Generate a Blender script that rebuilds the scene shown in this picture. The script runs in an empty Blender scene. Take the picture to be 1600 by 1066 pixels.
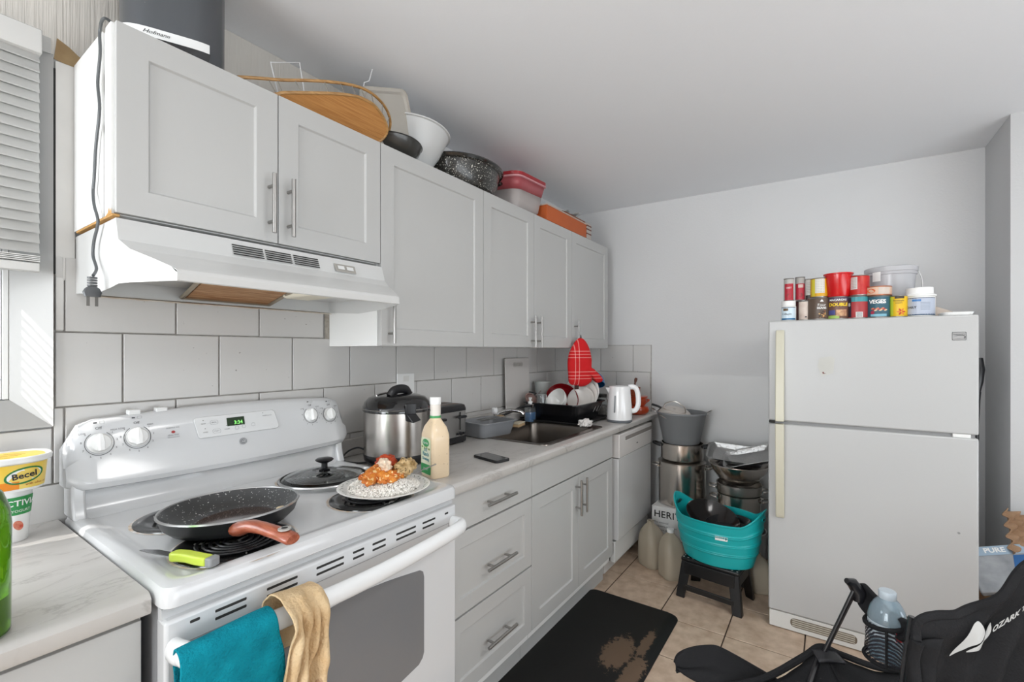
import bpy, math, random
from mathutils import Vector, Matrix, Euler
random.seed(7)
SC = bpy.context.scene
COL = SC.collection
PI = math.pi
sin, cos = math.sin, math.cos

# ------------------------------------------------------------------ camera, world, sun, lights
YAW = 0.6036
CAM = (-.3538, -1.6846, 1.3576)
cd = bpy.data.cameras.new('camera'); cam = bpy.data.objects.new('camera', cd); COL.objects.link(cam)
cd.sensor_width = 36.0; cd.sensor_fit = 'HORIZONTAL'
cd.lens = 718.5 * 36.0 / 1600.0
cd.shift_y = (548.4 - 533.0) / 1600.0
cd.clip_start = .02
cam.location = CAM
cam.rotation_euler = (PI / 2, 0, YAW - PI / 2)
SC.camera = cam

w = bpy.data.worlds.new('sky'); SC.world = w; w.use_nodes = True
bg = w.node_tree.nodes['Background']
bg.inputs[0].default_value = (.62, .78, 1.0, 1); bg.inputs[1].default_value = 1.1

def light(name, kind, loc, direction, energy, size=(1, 1), color=(1, 1, 1), spread=None):
    l = bpy.data.lights.new(name, kind); l.energy = energy; l.color = color
    if kind == 'AREA':
        l.shape = 'RECTANGLE'; l.size, l.size_y = size
        if spread: l.spread = spread
    if kind == 'SUN': l.angle = size[0]
    o = bpy.data.objects.new(name, l); COL.objects.link(o); o.location = loc
    o.rotation_euler = Vector(direction).to_track_quat('-Z', 'Y').to_euler()
    return o
light('sun', 'SUN', (-3, 3, 4), (.84, -.27, -.47), 16.0, size=(.006,), color=(1, .97, .92))
light('left_fill', 'AREA', (-3.12, -.85, 1.40), (1, .02, .06), 72, size=(1.5, 1.6), color=(.92, .965, 1.0))  # added fill at the left wall, which has no glazed door
light('window_opening_daylight', 'AREA', (-.60, -.09, 1.40), (0, -1, -.05), 6, size=(.75, .40), color=(.95, .98, 1.0))
light('rear_fill', 'AREA', (.2, -3.92, 1.15), (.10, 1, .85), 60, size=(3.4, 1.5), color=(.88, .945, 1.0))  # added fill behind the camera, the rear wall has no window
light('ceiling_fill', 'AREA', (.9, -2.6, 2.40), (.25, .2, -1), 14, size=(.6, .6), color=(1.0, .99, .97))  # added overhead fill to brighten counters and floor, no fixture stands here
SC.view_settings.view_transform = 'Standard'; SC.view_settings.look = 'None'
SC.view_settings.gamma = 1; SC.view_settings.use_curve_mapping = False
SC.view_settings.exposure = 0.15

# ------------------------------------------------------------------ helpers
def lin(h):
    h = h.lstrip('#'); r = []
    for i in (0, 2, 4):
        c = int(h[i:i + 2], 16) / 255
        r.append(c / 12.92 if c <= .04045 else ((c + .055) / 1.055) ** 2.4)
    return tuple(r) + (1,)

MATS = {}
def mat(name, hexc, rough=.5, metal=0., spec=.5, bump=0., bscale=60, var=0., vscale=6, vcol=None, coat=0., trans=0., alpha=1., emit=0., speck=None, sscale=90, sth=.62, stretch=None, aniso=0.):
    if name in MATS: return MATS[name]
    m = bpy.data.materials.new(name); m.use_nodes = True; nt = m.node_tree; N = nt.nodes; L = nt.links
    b = N['Principled BSDF']; base = lin(hexc)
    b.inputs['Base Color'].default_value = base
    b.inputs['Roughness'].default_value = rough; b.inputs['Metallic'].default_value = metal
    b.inputs['Specular IOR Level'].default_value = spec
    b.inputs['Coat Weight'].default_value = coat; b.inputs['Coat Roughness'].default_value = .08
    b.inputs['Transmission Weight'].default_value = trans; b.inputs['Alpha'].default_value = alpha
    if aniso: b.inputs['Anisotropic'].default_value = aniso
    if emit:
        b.inputs['Emission Color'].default_value = base; b.inputs['Emission Strength'].default_value = emit
    tc = N.new('ShaderNodeTexCoord'); src = tc.outputs['Object']
    if stretch:
        mp = N.new('ShaderNodeMapping'); mp.inputs['Scale'].default_value = stretch
        L.new(src, mp.inputs[0]); src = mp.outputs[0]
    colout = None
    if var:
        n = N.new('ShaderNodeTexNoise'); n.inputs['Scale'].default_value = vscale; n.inputs['Detail'].default_value = 5
        L.new(src, n.inputs['Vector'])
        mr = N.new('ShaderNodeMapRange'); mr.inputs[1].default_value = .35; mr.inputs[2].default_value = .68
        mr.inputs[3].default_value = 0; mr.inputs[4].default_value = var; L.new(n.outputs[0], mr.inputs[0])
        mx = N.new('ShaderNodeMix'); mx.data_type = 'RGBA'
        mx.inputs[6].default_value = base; mx.inputs[7].default_value = lin(vcol) if vcol else tuple(c * .55 for c in base[:3]) + (1,)
        L.new(mr.outputs[0], mx.inputs[0]); colout = mx.outputs[2]
    if speck:
        n = N.new('ShaderNodeTexNoise'); n.inputs['Scale'].default_value = sscale; n.inputs['Detail'].default_value = 2
        L.new(tc.outputs['Object'], n.inputs['Vector'])
        mr = N.new('ShaderNodeMapRange'); mr.inputs[1].default_value = sth; mr.inputs[2].default_value = sth + .03
        L.new(n.outputs[0], mr.inputs[0])
        mx = N.new('ShaderNodeMix'); mx.data_type = 'RGBA'; mx.inputs[6].default_value = base; mx.inputs[7].default_value = lin(speck)
        if colout: L.new(colout, mx.inputs[6])
        L.new(mr.outputs[0], mx.inputs[0]); colout = mx.outputs[2]
    if colout: L.new(colout, b.inputs['Base Color'])
    if bump:
        n = N.new('ShaderNodeTexNoise'); n.inputs['Scale'].default_value = bscale; n.inputs['Detail'].default_value = 4
        L.new(src, n.inputs['Vector'])
        bp = N.new('ShaderNodeBump'); bp.inputs['Strength'].default_value = bump; bp.inputs['Distance'].default_value = .004
        L.new(n.outputs[0], bp.inputs['Height']); L.new(bp.outputs[0], b.inputs['Normal'])
    MATS[name] = m; return m

class MB:
    def __init__(s): s.v = []; s.f = []; s.m = []
    def add(s, vs, fs, mi=0):
        o = len(s.v); s.v += [tuple(p) for p in vs]
        for f in fs: s.f.append([i + o for i in f]); s.m.append(mi)
        return s
    def box(s, x0, x1, y0, y1, z0, z1, mi=0):
        x0, x1 = min(x0, x1), max(x0, x1); y0, y1 = min(y0, y1), max(y0, y1); z0, z1 = min(z0, z1), max(z0, z1)
        vs = [(x0, y0, z0), (x1, y0, z0), (x1, y1, z0), (x0, y1, z0), (x0, y0, z1), (x1, y0, z1), (x1, y1, z1), (x0, y1, z1)]
        return s.add(vs, [(0, 3, 2, 1), (4, 5, 6, 7), (0, 1, 5, 4), (1, 2, 6, 5), (2, 3, 7, 6), (3, 0, 4, 7)], mi)
    def lathe(s, prof, seg=32, c=(0, 0, 0), sx=1, sy=1, mi=0, a0=0):
        vs = []; fs = []; n = len(prof)
        for r, z in prof:
            r = max(r, 1e-5)
            for k in range(seg):
                a = a0 + 2 * PI * k / seg
                vs.append((c[0] + r * cos(a) * sx, c[1] + r * sin(a) * sy, c[2] + z))
        for i in range(n - 1):
            for k in range(seg):
                k2 = (k + 1) % seg
                fs.append((i * seg + k, i * seg + k2, (i + 1) * seg + k2, (i + 1) * seg + k))
        return s.add(vs, fs, mi)
    def disc(s, r, z, seg=32, c=(0, 0, 0), sx=1, sy=1, mi=0):
        return s.add([(c[0] + r * cos(2 * PI * k / seg) * sx, c[1] + r * sin(2 * PI * k / seg) * sy, c[2] + z) for k in range(seg)], [tuple(range(seg))], mi)
    def tube(s, pts, r, seg=8, closed=False, mi=0, flat=1.0):
        pts = [Vector(p) for p in pts]; n = len(pts); rs = r if isinstance(r, (list, tuple)) else [r] * n
        vs = []; fs = []; nrm = None
        for i, p in enumerate(pts):
            if closed: t = pts[(i + 1) % n] - pts[i - 1]
            else: t = pts[min(i + 1, n - 1)] - pts[max(i - 1, 0)]
            if t.length < 1e-9: t = Vector((0, 0, 1))
            t.normalize()
            if nrm is None:
                nrm = t.cross(Vector((0, 0, 1)))
                if nrm.length < .05: nrm = t.cross(Vector((0, 1, 0)))
            nrm = nrm - t * nrm.dot(t); nrm.normalize(); bn = t.cross(nrm)
            for k in range(seg):
                a = 2 * PI * k / seg
                vs.append(p + nrm * (cos(a) * rs[i]) + bn * (sin(a) * rs[i] * flat))
        m = n if closed else n - 1
        for i in range(m):
            j = (i + 1) % n
            for k in range(seg):
                k2 = (k + 1) % seg
                fs.append((i * seg + k, i * seg + k2, j * seg + k2, j * seg + k))
        if not closed:
            fs.append(tuple(range(seg))[::-1]); fs.append(tuple((n - 1) * seg + k for k in range(seg)))
        return s.add(vs, fs, mi)
    def prism(s, poly, axis, a, b, mi=0):
        n = len(poly)
        def P(u, w, t): return {'x': (t, u, w), 'y': (u, t, w), 'z': (u, w, t)}[axis]
        vs = [P(u, w, a) for u, w in poly] + [P(u, w, b) for u, w in poly]
        fs = [tuple(range(n)), tuple(range(2 * n - 1, n - 1, -1))]
        for i in range(n):
            j = (i + 1) % n; fs.append((i, i + n, j + n, j))
        return s.add(vs, fs, mi)
    def grid(s, nu, nv, fn, mi=0, cu=False):
        vs = [fn(i / nu, j / nv) for j in range(nv + 1) for i in range(nu + 1)]
        fs = [(j * (nu + 1) + i, j * (nu + 1) + i + 1, (j + 1) * (nu + 1) + i + 1, (j + 1) * (nu + 1) + i) for j in range(nv) for i in range(nu)]
        return s.add(vs, fs, mi)
    def loft(s, rings, mi=0, cap0=True, cap1=True):
        n = len(rings[0]); vs = [p for r in rings for p in r]; fs = []
        for i in range(len(rings) - 1):
            for k in range(n):
                k2 = (k + 1) % n; fs.append((i * n + k, i * n + k2, (i + 1) * n + k2, (i + 1) * n + k))
        if cap0: fs.append(tuple(range(n))[::-1])
        if cap1: fs.append(tuple((len(rings) - 1) * n + k for k in range(n)))
        return s.add(vs, fs, mi)
    def xf(s, M, i0=0):
        for i in range(i0, len(s.v)): s.v[i] = tuple(M @ Vector(s.v[i]))
        return s
    def build(s, name, mats, parent=None, smooth=True, bevel=0., bseg=2, solid=0., sub=0, loc=None, rot=None, fix=True, soff=0, wp=False):
        if wp and parent is not None:
            q = parent; ox = Vector((0, 0, 0))
            while q is not None: ox = ox + q.location; q = q.parent
            s.v = [(a[0] - ox.x, a[1] - ox.y, a[2] - ox.z) for a in s.v]
        me = bpy.data.meshes.new(name); me.from_pydata(s.v, [], s.f)
        if not isinstance(mats, (list, tuple)): mats = [mats]
        for m in mats: me.materials.append(m)
        me.polygons.foreach_set('material_index', s.m)
        import bmesh
        if fix:
            bm = bmesh.new(); bm.from_mesh(me); bmesh.ops.remove_doubles(bm, verts=bm.verts, dist=1e-6)
            bmesh.ops.recalc_face_normals(bm, faces=bm.faces); bm.to_mesh(me); bm.free()
        me.polygons.foreach_set('use_smooth', [smooth] * len(me.polygons))
        me.update()
        o = bpy.data.objects.new(name, me); COL.objects.link(o)
        if parent is not None: o.parent = parent
        if loc: o.location = loc
        if rot: o.rotation_euler = rot
        if bevel:
            md = o.modifiers.new('bevel', 'BEVEL'); md.width = bevel; md.segments = bseg; md.limit_method = 'ANGLE'; md.angle_limit = math.radians(40)
            if smooth: md.harden_normals = False
        if solid:
            md = o.modifiers.new('solid', 'SOLIDIFY'); md.thickness = solid; md.offset = soff
        if sub:
            md = o.modifiers.new('sub', 'SUBSURF'); md.levels = sub; md.render_levels = sub
        if smooth:
            md = None
            try: me.set_sharp_from_angle(angle=math.radians(38))
            except Exception: pass
        return o

def thing(name, label, cat, loc=(0, 0, 0), rotz=0, group=None, rot=None):
    o = bpy.data.objects.new(name, None); COL.objects.link(o); o.empty_display_size = .05
    o.location = loc; o.rotation_euler = rot if rot else (0, 0, rotz)
    o['label'] = label; o['category'] = cat
    if group: o['group'] = group
    return o
def tag(o, label, cat, group=None, kind=None):
    o['label'] = label; o['category'] = cat
    if group: o['group'] = group
    if kind: o['kind'] = kind
    return o
def struct(o): o['kind'] = 'structure'; return o
def stuff(o): o['kind'] = 'stuff'; return o
def lab(o, t): o['label'] = t; return o
def clone(o, parent):
    c = o.copy(); COL.objects.link(c); c.parent = parent
    return c

def rrect(w_, d_, r, n=5, cx=0, cy=0):
    pts = []
    r = min(r, w_ / 2 - 1e-4, d_ / 2 - 1e-4)
    for qx, qy, a0 in ((1, 1, 0), (-1, 1, PI / 2), (-1, -1, PI), (1, -1, 1.5 * PI)):
        for k in range(n + 1):
            a = a0 + PI / 2 * k / n
            pts.append((cx + qx * (w_ / 2 - r) + r * cos(a), cy + qy * (d_ / 2 - r) + r * sin(a)))
    return pts
def ring(pts2, z): return [(x, y, z) for x, y in pts2]
def arc(cx, cy, r, a0, a1, n): return [(cx + r * cos(a0 + (a1 - a0) * k / n), cy + r * sin(a0 + (a1 - a0) * k / n)) for k in range(n + 1)]
def spline(pts, n=6, closed=False):
    P = [Vector(p) for p in pts]; out = []; m = len(P)
    rng = range(m) if closed else range(m - 1)
    for i in rng:
        if closed: p0, p1, p2, p3 = P[i - 1], P[i], P[(i + 1) % m], P[(i + 2) % m]
        else: p0, p1, p2, p3 = P[max(i - 1, 0)], P[i], P[i + 1], P[min(i + 2, m - 1)]
        for k in range(n):
            t = k / n
            out.append(.5 * ((2 * p1) + (p2 - p0) * t + (2 * p0 - 5 * p1 + 4 * p2 - p3) * t * t + (3 * p1 - p0 - 3 * p2 + p3) * t ** 3))
    if not closed: out.append(P[-1])
    return out

def AX(xd, nd):   # euler that turns local x to xd and local z to nd
    x = Vector(xd).normalized(); z = Vector(nd); z = (z - x * z.dot(x)).normalized(); y = z.cross(x)
    return Matrix((x, y, z)).transposed().to_euler()

def text(s, size, m, parent, fn, name='lettering', depth=.0006, ax='CENTER', shear=0, bold=0., space=1.0):
    cu = bpy.data.curves.new('t', 'FONT'); cu.body = s; cu.size = size; cu.align_x = ax; cu.align_y = 'CENTER'
    cu.resolution_u = 2; cu.shear = shear; cu.offset = bold; cu.space_character = space
    o = bpy.data.objects.new('t', cu); COL.objects.link(o)
    dg = bpy.context.evaluated_depsgraph_get(); me0 = o.evaluated_get(dg).to_mesh()
    vs = [tuple(v.co) for v in me0.vertices]; fs = [tuple(p.vertices) for p in me0.polygons]
    o.evaluated_get(dg).to_mesh_clear(); bpy.data.objects.remove(o); bpy.data.curves.remove(cu)
    mb = MB(); mb.add([fn(x, y, depth) for x, y, z in vs], fs)
    return mb.build(name, m, parent, smooth=False, fix=False)
def plane_fn(o, r, u):
    o, r, u = Vector(o), Vector(r).normalized(), Vector(u).normalized(); n = r.cross(u)
    return lambda x, y, d=0: tuple(o + r * x + u * y + n * d)
def cyl_fn(c, r, a0, z0, slope=0.):
    return lambda x, y, d=0: (c[0] + (r + slope * y + d) * cos(a0 + x / r), c[1] + (r + slope * y + d) * sin(a0 + x / r), z0 + y)
def patch(fn, w_, h_, m, parent, name='label', nu=12, depth=.0004, r=0.):
    mb = MB(); mb.grid(nu if nu else 1, 1, lambda u, v: fn((u - .5) * w_, (v - .5) * h_, depth))
    return mb.build(name, m, parent, smooth=False, fix=False)
def poly_patch(fn, pts, m, parent, name='print', depth=.0006):
    return MB().add([fn(x, y, depth) for x, y in pts], [tuple(range(len(pts)))]).build(name, m, parent, smooth=False, fix=False)
def ell(cx, cy, rx, ry, n=20, rot=0): return [(cx + rx * cos(2 * PI * k / n) * cos(rot) - ry * sin(2 * PI * k / n) * sin(rot), cy + rx * cos(2 * PI * k / n) * sin(rot) + ry * sin(2 * PI * k / n) * cos(rot)) for k in range(n)]

# ------------------------------------------------------------------ materials
WALL = mat('wall_paint', '#d9d9d9', .6, bump=.25, bscale=90, var=.05, vscale=2)
WALLP = mat('panelled_wall_paint', '#d8d3cb', .5, bump=.8, bscale=16, stretch=(9, 9, .25))
CEIL = mat('ceiling_paint', '#f1f2f4', .7, bump=.1, bscale=60)
TILE = mat('painted_tile', '#cbc9c6', .28, bump=.12, bscale=25, speck='#8a8580', sscale=70, sth=.74)
GROUT = mat('tile_grout', '#b3afa9', .8, var=.7, vscale=25, vcol='#7d7872')
CAB = mat('cabinet_white', '#c0c0be', .38, var=.03, vscale=3)
CABIN = mat('cabinet_box_white', '#f0f0ee', .45)
STEEL = mat('brushed_steel', '#a7a5a2', .3, metal=1)
CHROME = mat('chrome', '#d8d8d8', .08, metal=1)
ENAM = mat('white_enamel', '#d6d7d8', .16, coat=.3)
ENAM2 = mat('white_plastic', '#e6e6e4', .35)
BLACK = mat('black_plastic', '#17171a', .3)
BLACKM = mat('matte_black', '#1c1c1d', .65)
DARK = mat('dark_gap', '#2b2a28', .8)
WOOD = mat('raw_wood', '#b49a72', .75, var=.8, vscale=12, vcol='#7a5b38')
def tex_floor():
    m = mat('floor_tile', '#cfb8a2', .42, bump=.12, bscale=14, var=.8, vscale=16, vcol='#a98f78')
    return m
FLOORT = tex_floor()
FGROUT = mat('floor_grout', '#4a3c32', .9)
def marble(name):
    m = bpy.data.materials.new(name); m.use_nodes = True; nt = m.node_tree; N = nt.nodes; L = nt.links; b = N['Principled BSDF']
    b.inputs['Roughness'].default_value = .3
    tc = N.new('ShaderNodeTexCoord'); mp = N.new('ShaderNodeMapping'); mp.inputs['Rotation'].default_value = (0, 0, .5); mp.inputs['Scale'].default_value = (1, 3.2, 1)
    L.new(tc.outputs['Object'], mp.inputs[0])
    n1 = N.new('ShaderNodeTexNoise'); n1.inputs['Scale'].default_value = 3.2; n1.inputs['Detail'].default_value = 9; n1.inputs['Roughness'].default_value = .62; n1.inputs['Distortion'].default_value = .9
    n2 = N.new('ShaderNodeTexNoise'); n2.inputs['Scale'].default_value = 4; n2.inputs['Detail'].default_value = 6
    L.new(mp.outputs[0], n1.inputs[0]); L.new(mp.outputs[0], n2.inputs[0])
    ab = N.new('ShaderNodeMath'); ab.operation = 'SUBTRACT'; ab.inputs[1].default_value = .5; L.new(n1.outputs[0], ab.inputs[0])
    a2 = N.new('ShaderNodeMath'); a2.operation = 'ABSOLUTE'; L.new(ab.outputs[0], a2.inputs[0])
    mr = N.new('ShaderNodeMapRange'); mr.inputs[1].default_value = 0; mr.inputs[2].default_value = .022; mr.inputs[3].default_value = .55; mr.inputs[4].default_value = 0; L.new(a2.outputs[0], mr.inputs[0])
    ms = N.new('ShaderNodeMapRange'); ms.inputs[1].default_value = .42; ms.inputs[2].default_value = .62; L.new(n2.outputs[0], ms.inputs[0])
    mu = N.new('ShaderNodeMath'); mu.operation = 'MULTIPLY'; L.new(mr.outputs[0], mu.inputs[0]); L.new(ms.outputs[0], mu.inputs[1])
    c1 = N.new('ShaderNodeMix'); c1.data_type = 'RGBA'; c1.inputs[6].default_value = lin('#cfccc8'); c1.inputs[7].default_value = lin('#b9b5b0'); L.new(n2.outputs[0], c1.inputs[0])
    c2 = N.new('ShaderNodeMix'); c2.data_type = 'RGBA'; c2.inputs[7].default_value = lin('#8d8884'); L.new(c1.outputs[2], c2.inputs[6]); L.new(mu.outputs[0], c2.inputs[0])
    L.new(c2.outputs[2], b.inputs['Base Color']); return m
MARBLE = marble('marble_laminate')
INK = mat('dark_print', '#3a3a3c', .6)
WHITEP = mat('white_print', '#f0f0ee', .5)

# ------------------------------------------------------------------ the room
ZC = 2.447
XL, YF = -3.2, -4.0
fl = struct(MB().box(XL - .1, 3.35, YF - .1, .1, -.06, -.004).build('floor', FGROUT, smooth=False))
# individually laid floor tiles
shared = None
P_ = .3135
for i in range(-6, 3):
    for j in range(-7, 3):
        x1 = 2.335 + i * .3105 + .3105; x0 = x1 - .3105; y1 = -.64 - j * .3165 if False else -.645 + j * .3155; y0 = y1 - .3155
        if x0 > 3.1 or x1 < .3 or y1 < -2.9 or y0 > 0: continue
        o = MB().box(x0 + .003, x1 - .003, y0 + .003, y1 - .003, -.0045, 0).build('tile', FLOORT, fl, smooth=False, bevel=.0015, bseg=1)
MB().box(XL, .4, YF, 0, -.0045, 0).build('tile', FLOORT, fl, smooth=False)
ce = struct(MB().box(XL - .1, 3.35, YF - .1, .1, ZC, ZC + .08).build('ceiling', CEIL, smooth=False))
# back wall with the window opening x -1.0..-.115, z 1.232..2.12
WX0, WX1, WZ0, WZ1 = -1.0, -.115, 1.232, 2.13
mb = MB()
mb.box(XL - .1, WX0, 0, .1, 0, ZC); mb.box(-.0455, 3.3, 0, .1, 0, ZC); mb.box(WX0, -.0455, 0, .1, 0, 1.1605); mb.box(WX0, -.0455, 0, .1, WZ1, ZC)
wb = struct(mb.build('wall_back', WALL, smooth=False))
lab(MB().box(-1.2, .9, -.004, -.0005, 2.13, ZC - .001).build('wall_panel', WALLP, wb, smooth=False), 'beige grooved wall panel above the cabinets')
pa = MB(); pa.add([(-.042, -.006, 2.126), (.018, -.006, 2.118), (.03, -.006, 2.15), (.006, -.006, 2.158), (-.012, -.006, 2.172), (-.036, -.006, 2.184)], [(0, 1, 2, 3, 4, 5)])
lab(pa.build('exposed_wood', WOOD, wb, smooth=False, fix=False), 'bare brown wood where the paint and panel are broken away')
# wall tiles: rows of 254 x 200 mm
def wtile(x0, x1, z0, z1, parent, y=-.012, base=-.0005):
    return MB().box(x0 + .002, x1 - .002, base, y, z0 + .0018, z1 - .0018).build('tile', TILE, parent, bevel=.002, bseg=2)
MB().box(-.045, 3.0, -.005, -.0004, .80, 1.66).build('grout_bed', GROUT, wb, smooth=False)
MB().box(-1.3, -.045, -.005, -.0004, .80, 1.155).build('grout_bed', GROUT, wb, smooth=False)
for row, (z0, z1, off) in enumerate(((.808, 1.008, .1), (1.008, 1.208, .231), (1.208, 1.408, .1), (1.408, 1.608, .231))):
    k = -7
    while True:
        x0 = off + k * .254; x1 = x0 + .254; k += 1
        if x0 > 3.0: break
        if row < 2:
            if x1 < -1.3: continue
            zz1 = z1
            if x0 < -.045 and row == 1: 
                zz1 = 1.157
                if x1 > -.045:
                    wtile(-.045, x1, z0, z1, wb); x1 = -.045
            wtile(x0, min(x1, 3.0), max(z0, .86), zz1, wb)
        else:
            x0 = max(x0, -.042)
            if x1 - x0 < .01: continue
            if row == 3 and x0 > .745: continue
            if row == 3: x1 = min(x1, .742)
            wtile(x0, min(x1, 3.0), z0, z1, wb)
lab(MB().box(.745, .765, -.011, -.0005, 1.36, 1.53).build('filler_strip', mat('rough_caulk', '#b8b2a8', .8, var=.9, vscale=40, vcol='#8a8173', bump=.8), wb, smooth=False), 'rough caulked strip beside the cabinet')
# boards between the window trim and the cabinet
MB().box(-.040, -.001, -.010, -.0005, 1.545, 2.122).build('filler_board', mat('board_white', '#dedcd8', .5, var=.15, vscale=8), wb, bevel=.001)
MB().box(-.044, -.0395, -.011, -.0005, 1.56, 2.10).build('board_gap', DARK, wb, smooth=False)
MB().box(-.040, -.024, -.0135, -.0005, 1.412, 1.552).build('filler_board', MATS['board_white'], wb, bevel=.002)
# end wall, slightly out of square
er = bpy.data.objects.new('wall_right', None)
ang = math.atan(.0498)
def EW(t, d, z):   # t metres towards the camera along the wall, d metres out into the room
    return (2.988 + t * sin(ang) - d * cos(ang), -t * cos(ang) - d * sin(ang), z)
def ewbox(mb, t0, t1, d0, d1, z0, z1):
    i0 = len(mb.v); mb.box(t0, t1, d0, d1, z0, z1)
    for i in range(i0, len(mb.v)):
        t, d, z = mb.v[i]; mb.v[i] = EW(t, d, z)
    return mb
mb = MB(); ewbox(mb, -.1, 2.375, -.1, 0, 0, ZC); wr = struct(mb.build('wall_right', WALL, smooth=False))
mb = MB(); ewbox(mb, -.0, .61, 0.0004, .005, .80, 1.402); mb.build('grout_bed', GROUT, wr, smooth=False)
for z0, z1, js in ((1.2, 1.4, (-.03, .221, .475, .608)), (1.0, 1.2, (.092, .346, .602, .608)), (.86, 1.0, (-.03, .221, .475, .608))):
    for a, b in zip(js[:-1], js[1:]):
        if b - a < .02: continue
        mb = MB(); ewbox(mb, a + .0018, b - .0018, .0005, .012, z0 + .0015, z1 - .0015); mb.build('tile', TILE, wr, bevel=.002)
mb = MB(); ewbox(mb, .012, .09, .0005, .012, 1.0015, 1.1985); mb.build('tile', TILE, wr, bevel=.002)
mb = MB(); ewbox(mb, .7, 1.5, .0004, .0015, .15, 1.19); lab(mb.build('wall_patch', mat('patch_paint', '#d8d8d7', .42, bump=.3, bscale=8), wr, smooth=False), 'glossier patched lower wall area')
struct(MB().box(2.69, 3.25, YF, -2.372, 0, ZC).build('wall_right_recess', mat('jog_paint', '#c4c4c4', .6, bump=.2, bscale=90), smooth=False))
struct(MB().box(XL - .1, XL, YF, 0, 0, ZC).build('wall_left', WALL, smooth=False))
struct(MB().box(XL - .1, 3.3, YF - .1, YF, 0, ZC).build('wall_front', WALL, smooth=False))

# window in the back wall
TRIM = mat('window_trim_paint', '#b5b4b1', .35, bump=.15, bscale=30)
wn = bpy.data.objects.new('window_1', None); COL.objects.link(wn); wn['kind'] = 'structure'
mb = MB()   # splayed casing: right and bottom, mitred
t0, t1, tb_ = -.022, .045, .095
mb.add([(WX1, t1, WZ0), (-.046, t0, 1.161), (-.046, t0, WZ1), (WX1, t1, WZ1), (WX1, tb_, WZ0), (-.046, tb_, 1.161), (-.046, tb_, WZ1), (WX1, tb_, WZ1)],
       [(0, 1, 2, 3), (4, 7, 6, 5), (0, 4, 5, 1), (1, 5, 6, 2), (2, 6, 7, 3), (3, 7, 4, 0)])
mb.build('casing', TRIM, wn, smooth=False)
mb = MB()
mb.add([(WX0 + .001, t1, WZ0 - .0005), (WX1, t1, WZ0 - .0005), (-.0465, t0, 1.1612), (WX0 + .001, t0, 1.1612), (WX0 + .001, tb_, WZ0 - .0005), (WX1, tb_, WZ0 - .0005), (-.0465, tb_, 1.1612), (WX0 + .001, tb_, 1.1612)],
       [(0, 1, 2, 3), (4, 7, 6, 5), (0, 4, 5, 1), (1, 5, 6, 2), (2, 6, 7, 3), (3, 7, 4, 0)])
mb.build('casing', TRIM, wn, smooth=False)
MB().box(WX0 - .07, -.05, -.02, 0, WZ1, WZ1 + .04).build('casing', TRIM, wn, smooth=False)
MB().box(WX0 - .07, WX0, -.02, 0, WZ0, WZ1).build('casing', TRIM, wn, smooth=False)
fr = MB()
fr.box(WX1 - .012, WX1 - .0006, .046, .09, WZ0 + .001, WZ1 - .001); fr.box(WX0 + .0006, WX0 + .012, .004, .09, WZ0 + .001, WZ1 - .001)
fr.box(WX1 - .045, WX1 - .0125, .05, .07, WZ0 + .0525, WZ1 - .001)
fr.box(WX0 + .0125, WX1 - .0125, .048, .088, WZ0 + .001, WZ0 + .052); fr.box(WX1 - .072, WX1 - .0455, .055, .075, WZ0 + .0525, WZ1 - .001); fr.box(WX0 + .0125, WX1 - .0725, .03, .06, 1.66, 1.70)
fr.build('sash', mat('vinyl_sash', '#eeeeec', .3), wn, bevel=.002)
gl = mat('window_glass', '#dfeaf0', .03, alpha=.10, spec=.5)
MB().box(WX0 + .013, WX1 - .073, .064, .067, WZ0 + .053, WZ1 - .002).build('pane', gl, wn, smooth=False)
# venetian blind
bl = thing('window_blind', 'white horizontal slat blind lowered over the window at the left edge', 'blind', (-.53, -.04, 1.56))
SL = mat('blind_slat', '#cfcecb', .4)
def bbox(name, x0, x1, y0, y1, z0, z1, m=SL, bev=.002): return MB().box(x0 + .53, x1 + .53, y0 + .04, y1 + .04, z0 - 1.56, z1 - 1.56).build(name, m, bl, bevel=bev)
bbox('head_rail', -.99, -.072, -.055, -.022, 2.105, 2.165)
s0 = MB()
for dz, dy in ((0, 0),):
    n = 6
    s0.grid(1, n, lambda u, v: (-.46 + u * .915, (.5 - v) * .010 + .0025 * sin(v * PI) - .006, (.5 - v) * .029))
sl = s0.build('slat', SL, bl, solid=.0012); sl.location = (0, 0, 0)
first = True
for k in range(20):
    o = sl if first else clone(sl, bl); first = False
    o.location = (0, .004, 2.098 - 1.56 - k * .0253)
bbox('bottom_rail', -.99, -.075, -.048, -.024, 1.556, 1.578)
for k in range(4): bbox('stacked_slat', -.99, -.075, -.05, -.022, 1.581 + k * .0042, 1.5835 + k * .0042, bev=0)

# unseen louvre added outside so its slats stripe the sunlight on the jamb
ls = thing('sun_stripe_louvre', 'unseen white louvre added outside the window to stripe the sunlight', 'sun louvre', (-1.4, .34, 1.0))
s0 = MB().box(-.95, .95, -.0015, .0015, 0, .0135).build('slat', SL, ls, smooth=False)
for k in range(30):
    o = s0 if k == 0 else clone(s0, ls); o.location = (0, 0, .25 + k * .0262)
MB().box(-.96, .96, -.006, .006, 1.035, 1.9).build('sun_block_board', SL, ls, smooth=False)  # solid board added to keep the sun stripes off the upper jamb
for x in (-.96, 0, .96): MB().box(x - .02, x + .02, .008, .03, 0, 1.9).build('stile', SL, ls, smooth=False)
exec_parts = []
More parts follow.
